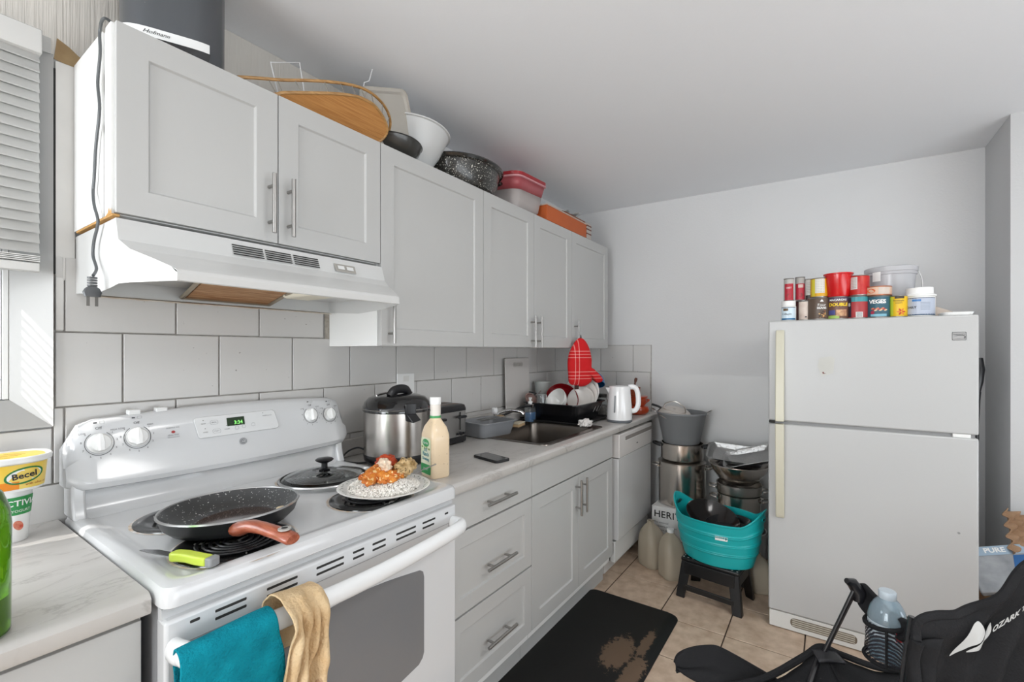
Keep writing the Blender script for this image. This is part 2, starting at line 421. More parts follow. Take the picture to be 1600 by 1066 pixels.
# ------------------------------------------------------------------ shaker fronts
def door(parent, x0, x1, z0, z1, yf, th=.019, fr_=.062, rec=.007, name='door', flat=False):
    g = .0015; x0 += g; x1 -= g; z0 += g; z1 -= g; yb = yf + th
    mb = MB()
    if flat:
        mb.box(x0, x1, yf, yb, z0, z1)
    else:
        a = [(x0, z0), (x1, z0), (x1, z1), (x0, z1)]; f2 = fr_; b = [(x0 + f2, z0 + f2), (x1 - f2, z0 + f2), (x1 - f2, z1 - f2), (x0 + f2, z1 - f2)]
        e = .004; c = [(x0 + f2 + e, z0 + f2 + e), (x1 - f2 - e, z0 + f2 + e), (x1 - f2 - e, z1 - f2 - e), (x0 + f2 + e, z1 - f2 - e)]
        vs = [(p[0], yf, p[1]) for p in a] + [(p[0], yf, p[1]) for p in b] + [(p[0], yf + rec, p[1]) for p in c] + [(p[0], yb, p[1]) for p in a]
        fs = []
        for i in range(4):
            j = (i + 1) % 4
            fs += [(i, j, 4 + j, 4 + i), (4 + i, 4 + j, 8 + j, 8 + i), (i, 12 + i, 12 + j, j)]
        fs += [(8, 9, 10, 11), (15, 14, 13, 12)]
        mb.add(vs, fs)
    return mb.build(name, CAB, parent, smooth=False, bevel=.0012, bseg=2)
def handle(parent, p0, p1, out=(0, -.032, 0), r=.006, inset=.2):
    p0, p1, out = Vector(p0), Vector(p1), Vector(out); mb = MB()
    mb.tube([p0 + out, p1 + out], r, 12)
    for t in (inset, 1 - inset):
        q = p0.lerp(p1, t); mb.tube([q, q + out], r * .8, 10)
    return mb.build('handle', STEEL, parent)

# upper cabinets: plane of door faces y=-.33
UZ0, UZ1, US = 1.376, 2.124, 1.677
def upper(x0, x1, z0, label, doors, handles, group=None):
    t = thing('upper_cabinet', label, 'cabinet', (x0, -.013, z0), group=group)
    def loc(o):
        return o
    mb = MB().box(.0008, x1 - x0 - .0008, 0, -.296, 0, UZ1 - z0)
    mb.build('cabinet_box', CABIN, t, smooth=False, bevel=.001)
    for (a, b), hx in zip(doors, handles):
        d = door(t, a - x0, b - x0, 0, UZ1 - z0, -.317)
        hz0, hz1 = (.045, .23)
        if hx is not None:
            hx, h0, h1 = hx
            handle(d, (hx - x0, -.317, h0 - z0), (hx - x0, -.317, h1 - z0))
    return t
c1 = upper(0, .762, US, 'short white two-door shaker wall cabinet above the range hood', ((0, .381), (.381, .762)), ((.353, 1.70, 1.873), (.411, 1.70, 1.873)))
MB().box(-.004, 0, 0, -.235, 0, UZ1 - US).build('side_panel', CABIN, c1, smooth=False)
MB().box(-.0045, .002, -.262, -.302, -.0, UZ1 - US - .002).build('side_strip', CABIN, c1, smooth=False)
sp = mat('wood_shim', '#c99a5b', .7, var=.5, vscale=40)
mb = MB(); mb.box(-.004, .01, -.02, -.31, -.006, -.001)
mb.add([(-.005, -.26, -.003), (-.005, -.31, -.002), (-.005, -.305, .012), (-.005, -.296, .004), (-.005, -.29, .016), (-.005, -.283, .004)], [(0, 1, 2, 3, 4, 5)])
lab(mb.build('chipped_edge', sp, c1, smooth=False, fix=False), 'chipped bare wood edge under the cabinet side')
upper(.762, 1.372, UZ0, 'wide white single-door wall cabinet just right of the range hood', ((.762, 1.372),), ((.800, 1.385, 1.57),))
upper(1.372, 2.286, UZ0, 'white two-door shaker wall cabinet over the sink and chopping board', ((1.372, 1.829), (1.829, 2.286)), ((1.797, 1.378, 1.55), (1.861, 1.378, 1.55)))
cL = upper(2.286, 2.870, UZ0, 'last white single-door wall cabinet by the end wall with red mitt on its handle', ((2.286, 2.870),), ((2.322, 1.378, 1.55),))

# range hood
hd = thing('range_hood', 'white range hood with three vent grilles above the stove', 'range hood', (0, 0, 1.5))
HM = mat('hood_enamel', '#d2d2d0', .3)
def hx_(y):      # left edge of the plan outline, front corners taper inwards
    return 0 if y > -.36 else (-.36 - y) / .14 * .063
prof = [(-.013, 1.664), (-.335, 1.664), (-.34, 1.65), (-.352, 1.612), (-.385, 1.588), (-.44, 1.565), (-.485, 1.545), (-.497, 1.538), (-.50, 1.53), (-.50, 1.515), (-.497, 1.513)]
rings = []
L_ = [(hx_(y), y, z - 1.5) for y, z in prof]; R_ = [(.762 - hx_(y), y, z - 1.5) for y, z in prof]
mb = MB()
for i in range(len(prof) - 1): mb.add([L_[i], R_[i], R_[i + 1], L_[i + 1]], [(0, 1, 2, 3)])
bot = [(-.497, 1.513), (-.36, 1.512), (-.30, 1.506), (-.20, 1.500), (-.013, 1.512)]
for side in (0, 1):
    X = (lambda y: hx_(y)) if side == 0 else (lambda y: .762 - hx_(y))
    pts = [(X(y), y, z - 1.5) for y, z in prof] + [(X(y), y, z - 1.5) for y, z in bot[1:]]
    # slice side into strips so the taper stays clean
    up = prof; 
    ys = [-.013, -.10, -.20, -.30, -.335, -.352, -.385, -.44, -.485, -.50]
    def ztop(y):
        for (y0, z0), (y1, z1) in zip(prof[:-1], prof[1:]):
            if y1 <= y <= y0: return z0 + (z1 - z0) * ((y - y0) / (y1 - y0) if y1 != y0 else 1)
        return 1.515
    def zbot(y):
        b = bot[::-1]
        for (y0, z0), (y1, z1) in zip(b[:-1], b[1:]):
            if y1 <= y <= y0: return z0 + (z1 - z0) * ((y - y0) / (y1 - y0))
        return 1.513
    for ya, yb in zip(ys[:-1], ys[1:]):
        mb.add([(X(ya), ya, ztop(ya) - 1.5), (X(yb), yb, ztop(yb) - 1.5), (X(yb), yb, zbot(yb) - 1.5), (X(ya), ya, zbot(ya) - 1.5)], [(0, 1, 2, 3)])
# back sheet and inner ceiling
mb.add([(0, -.013, .012), (.762, -.013, .012), (.762, -.013, .164), (0, -.013, .164)], [(0, 1, 2, 3)])
mb.add([(.004, -.02, .055), (.758, -.02, .055), (.758, -.36, .07), (.69, -.48, .035), (.07, -.48, .035), (.004, -.36, .07)], [(0, 1, 2, 3, 4, 5)])
mb.build('hood_shell', HM, hd, smooth=False, solid=.0015)
SN = Vector((0, -.025, .076)).normalized()
def front(x, y, d=0):   # upper sloping face of the hood
    return (x, (-.334 - (1.664 - y) * .42 if y > 1.612 else -.356) - d * 2.0, y - 1.5)
g = MB()
for gx in (.375, .470, .565):
    for k in range(5):
        z = 1.637 - k * .0062
        p = [front(gx - .041, z, .0012), front(gx + .041, z, .0012), front(gx + .041, z - .0032, .0012), front(gx - .041, z - .0032, .0012)]
        g.add(p, [(0, 1, 2, 3)])
gv = [(.245, .328), (.334, .412), (.419, .502)]
g = MB()
for a, b in gv:
    gg = MB()
    for k in range(5):
        z = 1.650 - k * .0066
        gg.add([front(a, z, .0015), front(b, z, .0015), front(b, z - .0036, .0015), front(a, z - .0036, .0015)], [(0, 1, 2, 3)])
    gg.build('vent_grille', DARK, hd, smooth=False, fix=False)
cp = MB(); 
cp.add([front(.558, 1.646, .0015), front(.638, 1.646, .0015), front(.638, 1.620, .0015), front(.558, 1.620, .0015)], [(0, 1, 2, 3)])
cpo = cp.build('switch_plate', mat('switch_plate_metal', '#a9a59e', .4), hd, smooth=False, fix=False)
for a, b in ((.568, .593), (.602, .628)):
    MB().add([front(a, 1.640, .003), front(b, 1.640, .003), front(b, 1.628, .003), front(a, 1.628, .003)], [(0, 1, 2, 3)]).build('switch', ENAM2, cpo, smooth=False, fix=False)
fm = mat('greasy_filter_mesh', '#b07848', .5, metal=.2, var=.9, vscale=14, vcol='#dcb184', bump=1., bscale=160, stretch=(1, 6, 1))
mb = MB(); mb.add([(.25, -.035, .024), (.50, -.035, .024), (.43, -.33, .052), (.19, -.33, .052)], [(0, 1, 2, 3)])
lab(mb.build('filter', fm, hd, smooth=False, solid=.004), 'greasy brown mesh filter')
mb = MB()
for a, b in (((.24, -.03, .023), (.51, -.03, .023)), ((.18, -.335, .052), (.44, -.335, .052)), ((.24, -.03, .023), (.18, -.335, .052)), ((.51, -.03, .023), (.44, -.335, .052))):
    mb.tube([a, b], .006, 6)
mb.build('filter_frame', mat('dull_aluminium', '#a89c8a', .5, metal=.6), hd)
mb = MB(); mb.box(.46, .56, -.20, -.40, .030, .06); mb.build('lamp_cover', mat('lamp_cover_plastic', '#efe9d6', .4), hd, bevel=.012)
mb = MB(); mb.add([(.02, -.03, .009), (.74, -.03, .009), (.74, -.062, .003), (.02, -.062, .003)], [(0, 1, 2, 3)])
mb.build('rear_rail', mat('grimy_white', '#cfc8bb', .6, var=.6, vscale=20, vcol='#9a7a55'), hd, smooth=False, solid=.003)

# ------------------------------------------------------------------ base units
CZ = .914
BF = -.64
def base_cab(name, label, x0, x1, fronts, cat='cabinet', toe=.10):
    t = thing(name, label, cat, (x0, 0, 0))
    MB().box(.001, x1 - x0 - .001, -.02, BF + .021, .12, (CZ - .04 if name != 'sink_cabinet' else .66)).build('cabinet_box', CABIN, t, smooth=False)
    MB().box(.001, x1 - x0 - .001, -.02, BF + .06, 0.001, .12).build('toe_kick', CAB, t, smooth=False)
    return t
CB0 = .16
dc = base_cab('drawer_cabinet', 'white three-drawer base cabinet right of the stove', .79, 1.311, None)
for nm, z0, z1, fl_, hz in (('drawer', .735, .872, True, .798), ('drawer', .443, .731, False, .562), ('drawer', CB0, .439, False, .28)):
    d = door(dc, .0, .521, z0, z1, BF, fr_=.055, flat=fl_, name=nm)
    handle(d, (.968 - .79, BF, hz), (1.150 - .79, BF, hz + .0))
sc = base_cab('sink_cabinet', 'white sink base cabinet with two tall shaker doors', 1.311, 2.199, None)
door(sc, 0, .888, .735, .872, BF, flat=True, name='false_drawer_front')
d = door(sc, 0, .444, CB0, .731, BF); handle(d, (1.785 - 1.311 - .06 + .0, BF, .538), (1.785 - 1.311 - .06, BF, .712))
d = door(sc, .444, .888, CB0, .731, BF); handle(d, (1.849 - 1.311 - .06, BF, .538), (1.849 - 1.311 - .06, BF, .712))
lc = base_cab('end_base_cabinet', 'white flat-front base cabinet left of the stove', -.75, -.038, None)
door(lc, 0, .708, .14, .862, BF - .0, flat=True, name='door')
# dishwasher
dw = thing('dishwasher', 'white built-in dishwasher with recessed control panel under the counter end', 'dishwasher', (2.235, 0, 0))
DW = mat('dishwasher_white', '#cfcfce', .22, coat=.2)
MB().box(0, .60, -.05, -.61, .10, .866).build('tub_body', CABIN, dw, smooth=False)
cpn = MB(); cpn.box(.0, .60, -.61, -.668, .722, .862)
cpo = cpn.build('control_panel', mat('dishwasher_panel', '#d8d4d0', .3), dw, bevel=.004)
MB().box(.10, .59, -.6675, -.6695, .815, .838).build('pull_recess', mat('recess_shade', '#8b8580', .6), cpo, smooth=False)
MB().box(.09, .60, -.6685, -.6705, .812, .815).build('pull_lip', CABIN, cpo, smooth=False)
MB().box(.295, .315, -.668, -.6695, .765, .771).build('badge', INK, cpo, smooth=False)
MB().box(.0, .60, -.61, -.662, .235, .718).build('door_panel', DW, dw, bevel=.004)
MB().box(.0, .60, -.58, -.64, .10, .222).build('kick_panel', mat('kick_white', '#dcdcda', .4), dw, bevel=.004)
MB().box(.03, .56, -.53, -.56, .0, .10).build('foot_rail', ENAM2, dw, bevel=.003)
MB().box(2.1995, 2.234, -.02, -.60, .11, .872).build('filler', DARK, sc, smooth=False).location = (-1.311, 0, 0)

# counters
def counter(name, label, x0, x1, hole=None, lip=True):
    t = thing(name, label, 'countertop', ((x0 + x1) / 2, -.33, CZ)); cx = (x0 + x1) / 2
    def X(x): return x - cx
    Y0, Y1 = -.013, -.665
    mb = MB()
    # rounded nose profile swept along x, then top built round the sink hole
    nose = [(-.60, 0.), (-.650, 0.), (-.659, -.003), (-.665, -.010), (-.665, -.032), (-.661, -.038), (-.645, -.038), (-.60, -.038)]
    a = [(X(x0), y + .33, z) for y, z in nose]; b = [(X(x1), y + .33, z) for y, z in nose]
    n = len(nose)
    mb.add(a + b, [tuple(range(n)), tuple(range(2 * n - 1, n - 1, -1))] + [(i, i + n, (i + 1) % n + n, (i + 1) % n) for i in range(n)])
    rects = [(x0, x1, Y0, -.60)] if not hole else [(x0, hole[0], Y0, -.60), (hole[1], x1, Y0, -.60), (hole[0], hole[1], Y0, hole[2]), (hole[0], hole[1], hole[3], -.60)]
    for a_, b_, c_, d_ in rects: mb.box(X(a_), X(b_), c_ + .33, d_ + .33, -.038, 0)
    o = mb.build('worktop', MARBLE, t, smooth=True)
    if lip:
        MB().box(X(x0), X(x1 - .02), -.013 + .33, -.031 + .33, .0005, .074).build('backsplash_lip', MARBLE, t, bevel=.004)
    return t
SX0, SX1, SY0, SY1 = 1.52, 2.13, -.12, -.575
counter('marble_countertop', 'grey-veined white laminate countertop with sink right of the stove', .785, 2.985, (SX0, SX1, SY0, SY1))
counter('marble_countertop', 'short grey-veined white countertop in the left corner of the picture', -.76, -.036, None, lip=False)

# ------------------------------------------------------------------ the stove
SX = -.03; SXR = .762
st = thing('electric_stove', 'white freestanding electric coil stove with green clock display', 'stove', (.366, -.36, 0))
STG = mat('stove_side_grey', '#8f9092', .4)
def B(name, m, smooth=True, bevel=0, parent=st, **k):
    pass
mb = MB().box(SX + .004, SXR - .004, -.05, -.665, .06, .885); mb.build('body', STG, st, smooth=False, wp=True)
# cooktop: rounded pan with raised rim and back riser
ct = MB()
def rr(x0, x1, y0, y1, r, z, n=5):
    return [(x, y, z) for x, y in rrect(x1 - x0, y1 - y0, r, n, (x0 + x1) / 2, (y0 + y1) / 2)]
F = -.706
rings = [rr(SX + .004, SXR - .004, F + .006, -.03, .02, .886), rr(SX, SXR, F, -.03, .024, .890), rr(SX, SXR, F, -.03, .026, .916),
         rr(SX + .004, SXR - .004, F + .004, -.034, .026, .925), rr(SX + .014, SXR - .014, F + .014, -.044, .026, .929), rr(SX + .028, SXR - .028, F + .030, -.06, .03, .928),
         rr(SX + .040, SXR - .040, F + .044, -.07, .03, .922)]
ct.loft(rings, cap0=True, cap1=True)
ct.build('cooktop', ENAM, st, wp=True)
# riser under the backguard
mb = MB()
pr_ = [(-.028, .92), (-.112, .922), (-.100, .928), (-.090, .945), (-.084, .975), (-.082, 1.02), (-.028, 1.02)]
mb.prism(pr_, 'x', SX + .012, SXR - .006)
mb.build('riser', ENAM, st, wp=True, bevel=.002)
for x0, x1 in ((SX + .002, SX + .03), (SXR - .026, SXR + .0)):
    MB().prism([(-.028, .925), (-.122, .925), (-.112, .945), (-.104, .975), (-.100, 1.02), (-.028, 1.02)], 'x', x0, x1).build('riser_end', ENAM, st, wp=True, bevel=.006)
# backguard: arched panel swept along x
bgm = MB(); rings = []
NB = 28
for i in range(NB + 1):
    t = i / NB; x = SX - .006 + t * (SXR + .028 - SX + .006 - .004)
    e = abs(t - .5) * 2
    zt = 1.186 - .018 * e ** 2 
    zb = .985 + .010 * e ** 2
    if e > .86:
        q = (e - .86) / .14; zt -= .045 * (1 - math.sqrt(max(0, 1 - q * q))) * 1.4; zb += .012 * (1 - math.sqrt(max(0, 1 - q * q)))
    sc_ = 1 - .25 * max(0, (e - .9) / .1) ** 2
    r = [(-.028, zt - .006), (-.045, zt), (-.062, zt - .003), (-.073, zt - .014), (-.083, zt - .05), (-.0955, (zt + zb) / 2), (-.106, zb + .052), (-.114, zb + .034), (-.118, zb + .020), (-.112, zb + .006), (-.098, zb), (-.028, zb)]
    rings.append([(x, -.028 + (y + .028) * sc_, z) for y, z in r])
bgm.loft(rings)
bgo = bgm.build('backguard', ENAM, st, wp=True)
def bgf(x, z, d=0):   # front face of the backguard
    zt, zb = 1.18, .988
    zs = [(zt - .014, -.073), (zt - .05, -.083), ((zt + zb) / 2, -.0955), (zb + .052, -.106), (zb + .034, -.114)]
    y = zs[0][1]
    for (a, ya), (b, yb) in zip(zs[:-1], zs[1:]):
        if b <= z <= a: y = ya + (yb - ya) * (a - z) / (a - b)
    if z < zs[-1][0]: y = zs[-1][1]
    return (x - .366, y - .0012 - d + .36, z)
bgl = lambda cx, cz: (lambda x, y, d=0: bgf(cx + x, cz + y, d + .0005))
# control panel insert
def rpoly(w_, h_, r, n=4): return rrect(w_, h_, r, n)
pts = [(-.107, -.031), (-.118, .033), (.118, .033), (.131, .028), (.139, -.022), (.133, -.031)]
ptsr = [(-.112, -.026), (-.108, -.031), (.130, -.031), (.138, -.026), (.139, -.018), (.130, .028), (.122, .033), (-.112, .033), (-.119, .028), (-.120, .020)]
def poly_on(fn, pts, m, name, d, parent=st):
    return MB().add([fn(x, y, d) for x, y in pts], [tuple(range(len(pts)))]).build(name, m, parent, smooth=False, fix=False)
pf = bgl(.372, 1.119)
def frame(fn, pts, m, name, d, wd, parent):
    n = len(pts); cx = sum(p[0] for p in pts) / n; cy = sum(p[1] for p in pts) / n
    q = []
    for x, y in pts:
        l = math.hypot(x - cx, y - cy); q.append((x - (x - cx) / l * wd, y - (y - cy) / l * wd))
    mb = MB(); mb.add([fn(x, y, d) for x, y in pts] + [fn(x, y, d) for x, y in q], [(i, (i + 1) % n, n + (i + 1) % n, n + i) for i in range(n)])
    return mb.build(name, m, parent, smooth=False, fix=False)
# bring the panel forward as a shallow plate
ctl = MB(); n = len(ptsr)
ctl.add([pf(x, y, .0) for x, y in ptsr] + [pf(x * .985, y * .96, .0030) for x, y in ptsr], [(i, (i + 1) % n, n + (i + 1) % n, n + i) for i in range(n)] + [tuple(range(n, 2 * n))])
ctl.build('control_panel', mat('panel_white', '#dfe0e0', .3), st, smooth=False, fix=False)
frame(pf, ptsr, mat('panel_shadow_line', '#9a9b9d', .5), 'panel_edge', .0006, .0025, st)
pf2 = lambda x, y, d=0: pf(x, y, .0032 + d)
poly_on(pf2, [(-.028, -.004), (.026, -.004), (.026, .022), (-.028, .022)], mat('clock_window', '#1c3418', .15), 'clock_display', .0004)
LCD = mat('clock_digits', '#7ddb6a', .5, emit=1.2)
pfl = lambda x, y, d=0: pf2(x + .006, y + .005, .0008 + d)
text('3:34', .0155, LCD, st, pfl, name='clock_digits', bold=.0002)
G = mat('panel_print', '#77797b', .6)
for cx, cy, s_ in ((-.095, .012, 'BAKE'), (-.065, .013, 'BROIL'), (-.092, -.014, 'OVEN'), (-.060, -.014, 'START'), (-.030, -.012, 'CLEAR'), (.092, .016, 'TIMER'), (.108, .016, 'CLOCK')):
    text(s_, .0052, G, st, (lambda cx, cy: lambda x, y, d=0: pf2(x + cx, y + cy, d))(cx, cy), name='button_print')
for cx, cy in ((-.065, .013), (-.060, -.014), (.0, -.012), (.022, -.010), (.052, -.008)):
    frame((lambda cx, cy: lambda x, y, d=0: pf2(x + cx, y + cy, d))(cx, cy), rrect(.023 if cx < -.05 else .012, .013 if cx < -.05 else .011, .005, 3), G, 'button_outline', .0003, .0006, st)
for cx, cy in ((-.095, .022), (-.092, -.003), (-.030, -.001), (.088, .026)):
    poly_on((lambda cx, cy: lambda x, y, d=0: pf2(x + cx, y + cy, d))(cx, cy), ell(0, 0, .0015, .0012, 8), INK, 'indicator', .0003)
lf = bgl(.388, 1.062)
LG = mat('badge_grey', '#8d8f92', .3, metal=.6)
poly_on(lf, ell(0, 0, .0115, .0105, 24), LG, 'maker_badge', .0008)
text('GE', .011, mat('badge_light', '#d9dadb', .4), st, lambda x, y, d=0: lf(x, y, .0012 + d), name='maker_badge_letters', shear=.3)
frame(lf, ell(0, 0, .0098, .0088, 24), MATS['badge_light'], 'badge_ring', .0012, .0007, st)
RED = mat('indicator_red', '#a01512', .3)
rf = bgl(.197, 1.118)
poly_on(rf, ell(0, 0, .005, .004, 14), RED, 'indicator_light', .001)
text('SURFACE ON', .0055, G, st, lambda x, y, d=0: rf(x, y + .012, d), name='indicator_print')
text('SENSI-TEMP', .0055, G, st, lambda x, y, d=0: rf(x, y - .009, d), name='indicator_print')
text('TECHNOLOGY', .0045, G, st, lambda x, y, d=0: rf(x, y - .015, d), name='indicator_print')
KG = mat('knob_white', '#f0f0ee', .3); KR = mat('knob_skirt', '#b9babb', .3, metal=.3)
def knob(cx, cz, s=1.):
    kf = bgl(cx, cz); o = Vector(kf(0, 0, 0)); up = (Vector(kf(0, .01, 0)) - o).normalized(); rt = Vector((1, 0, 0)); nn = rt.cross(up)
    M4 = Matrix((( *rt, 0), (*up, 0), (*nn, 0), (0, 0, 0, 1))).transposed(); M4.translation = o
    mb = MB()
    for i in range(24): pass
    a0, a1 = PI / 2 + .55, PI / 2 + 2 * PI - .55
    pts = [(cos(a0 + (a1 - a0) * k / 30), sin(a0 + (a1 - a0) * k / 30)) for k in range(31)]
    rmb = MB(); R1, R2 = .0275 * s, .0287 * s
    rmb.add([kf(x * R1, y * R1, .0006) for x, y in pts] + [kf(x * R2, y * R2, .0006) for x, y in pts], [(i, i + 1, 32 + i, 31 + i) for i in range(30)])
    rmb.build('dial_ring', INK, st, smooth=False, fix=False)
    for k in range(9):
        a = a0 + .3 + (a1 - a0 - .6) * k / 8
        text('987654321'[k] if True else '', .0065 * s, INK, st, (lambda a: lambda x, y, d=0: kf(x + cos(a) * .0345 * s, y + sin(a) * .0345 * s, d + .0004))(a), name='dial_number')
    text('Off', .0095 * s, INK, st, lambda x, y, d=0: kf(x, y + .036 * s, d), name='dial_print')
    text('HIGH', .0055 * s, INK, st, lambda x, y, d=0: kf(x + .029 * s, y + .029 * s, d), name='dial_print')
    text('LOW', .0055 * s, INK, st, lambda x, y, d=0: kf(x - .031 * s, y + .026 * s, d), name='dial_print')
    poly_on(kf, [(-.009 * s, .048 * s), (-.002 * s, .048 * s), (-.002 * s, .051 * s), (-.009 * s, .051 * s)], INK, 'burner_mark', .0004)
    frame(kf, [(.003 * s, .046 * s), (.012 * s, .046 * s), (.012 * s, .053 * s), (.003 * s, .053 * s)], G, 'burner_mark', .0004, .0007, st)
    mb = MB(); mb.lathe([(.0245 * s, 0), (.0245 * s, .003), (.0225 * s, .005), (.0215 * s, .006)], 32); mb.lathe([(.0215 * s, .004), (.021 * s, .010), (.019 * s, .013), (0, .014)], 32)
    mb.xf(M4); ko = mb.build('knob', KG, st)
    gp = MB()
    gp.loft([[(x * s, y * s, z) for x, y, z in r] for r in (
        [(-.0075, -.021, .008), (.0075, -.021, .008), (.0085, 0, .008), (.0055, .021, .008), (0, .0245, .008), (-.0055, .021, .008), (-.0085, 0, .008)],
        [(-.0045, -.020, .024), (.0045, -.020, .024), (.0045, 0, .027), (.0028, .019, .024), (0, .0225, .021), (-.0028, .019, .024), (-.0045, 0, .027)])])
    gp.xf(Matrix.Translation((0, 0, 0))); gp.xf(M4)
    gp.build('grip', KG, ko, bevel=.0015)
for cx, cz, s_ in ((.030, 1.112, 1.08), (.112, 1.116, 1.08), (.636, 1.117, 1.), (.713, 1.112, 1.)): knob(cx, cz, s_)
for x in (.10, .165): MB().box(x, x + .028, -.035, -.06, 1.176, 1.190).build('spacer_chip', ENAM2, st, wp=True, bevel=.002)
# burners
COIL = mat('burner_coil', '#202022', .38, metal=.35); PAN = mat('drip_bowl_black', '#1d1d1e', .18, coat=.5)
def burner(cx, cy, r, turns):
    b = MB(); z = .9222
    b.lathe([(r + .030, .0), (r + .029, .003), (r + .022, .005), (r + .008, .005), (r + .001, .004), (r - .008, .0015), (r - .03, .0006), (.012, .0004)], 44, (cx, cy, z))
    o = b.build('drip_bowl', PAN, st, wp=True)
    pts = []
    for k in range(int(turns * 28)):
        a = 2 * PI * k / 28 + .8; rr_ = .02 + (r - .026) * k / (turns * 28)
        pts.append((cx + rr_ * cos(a), cy + rr_ * sin(a), z + .0085))
    MB().tube(pts, .0036, 6, flat=.8).build('coil', COIL, st, wp=True)
    s = MB()
    for k in range(3):
        a = 2 * PI * k / 3 + .3; s.tube([(cx, cy, z + .005), (cx + (r - .006) * cos(a), cy + (r - .006) * sin(a), z + .005)], .0022, 5)
    s.build('coil_support', STEEL, st, wp=True)
    rs = mat('scorched_ring', '#c9b39a', .5, var=.9, vscale=60, vcol='#e4e5e6')
    q = MB(); q.lathe([(r + .036, .0003), (r + .028, .0006)], 44, (cx, cy, z)); q.build('heat_stain', rs, st, wp=True)
BUR = {'bl': (.158, -.300, .086, 4), 'fl': (.150, -.580, .092, 5), 'br': (.560, -.250, .094, 5), 'fr': (.530, -.570, .088, 4)}
for v in BUR.values(): burner(*v)
# vent panel, door, handle, window
DF = -.70
dp = MB(); dp.box(SX + .004, SXR - .002, -.665, DF + .018, .79, .884)
dp.build('front_rail', mat('stove_rail', '#cfd0d1', .3), st, smooth=False, wp=True)
dm = MB(); dm.box(SX + .003, SXR - .004, -.66, DF, .205, .866)
dr = dm.build('oven_door', ENAM, st, wp=True, bevel=.006, bseg=3)
def slot(x0, x1, z): 
    return MB().box(x0, x1, DF - .0006, DF + .01, z - .0035, z + .0035).build('vent_slot', DARK, dr, wp=True, bevel=.002)
for z, off in ((.8495, 0), (.8345, .0)):
    for x0, x1 in ((.012, .030), (.055, .115), (.155, .225), (.27, .345), (.37, .405), (.43, .475), (.51, .585), (.61, .665), (.705, .722)):
        if z < .84 and (x0 > .69 or x0 < .03): continue
        slot(x0, x1 if not (z < .84 and x0 > .6) else .66, z)
MB().box(SX + .005, SXR - .006, DF - .0008, DF + .01, .815, .8165).build('door_seam', mat('seam_grey', '#9c9d9e', .6), dr, smooth=False, wp=True)
# oven window: arched top
wp_ = [(.080, .60), (.085, .70), (.11, .716)] + [(.11 + (.60 - .11) * k / 12, .716 + .026 * sin(PI * k / 12)) for k in range(1, 12)] + [(.60, .716), (.612, .708), (.616, .69), (.616, .47), (.610, .455), (.595, .443), (.35, .405), (.10, .443), (.084, .46)]
MB().prism([(x, z) for x, z in wp_], 'y', DF - .0012, DF + .01).build('oven_window', mat('oven_glass', '#77787a', .12, coat=.6), dr, wp=True, smooth=False)
# drawer below
MB().box(SX + .004, SXR - .004, -.66, DF + .002, .06, .196).build('storage_drawer', ENAM, st, wp=True, bevel=.005)
hb = [(SX + .018, DF - .002, .812), (SX + .020, DF - .03, .815), (SX + .040, DF - .052, .815), (.15, DF - .060, .809), (.366, DF - .064, .804), (.58, DF - .060, .809), (SXR - .046, DF - .052, .815), (SXR - .024, DF - .03, .815), (SXR - .022, DF - .002, .812)]
hp = spline(hb, 5)
mb = MB(); mb.tube(hp, .0165, 14, flat=1.35)
mb.build('door_handle', mat('handle_white', '#eceded', .2, coat=.3), dr, wp=True)
mb = MB(); mb.lathe([(0, 0), (.017, .0), (.018, .01), (.018, .03)], 16); mb.xf(Matrix.Rotation(PI / 2, 4, 'X')); mb.xf(Matrix.Translation((SX + .018, DF + .0, .812)))

# ------------------------------------------------------------------ things on the stove
CT = .9295
GRAN = mat('stone_nonstick', '#3d3e3f', .42, speck='#d9d9d7', sscale=190, sth=.665, coat=.2)
GRAN2 = mat('pan_outside', '#2c2d2e', .35)
RIMS = mat('pan_rim_steel', '#b8b8b8', .3, metal=1)
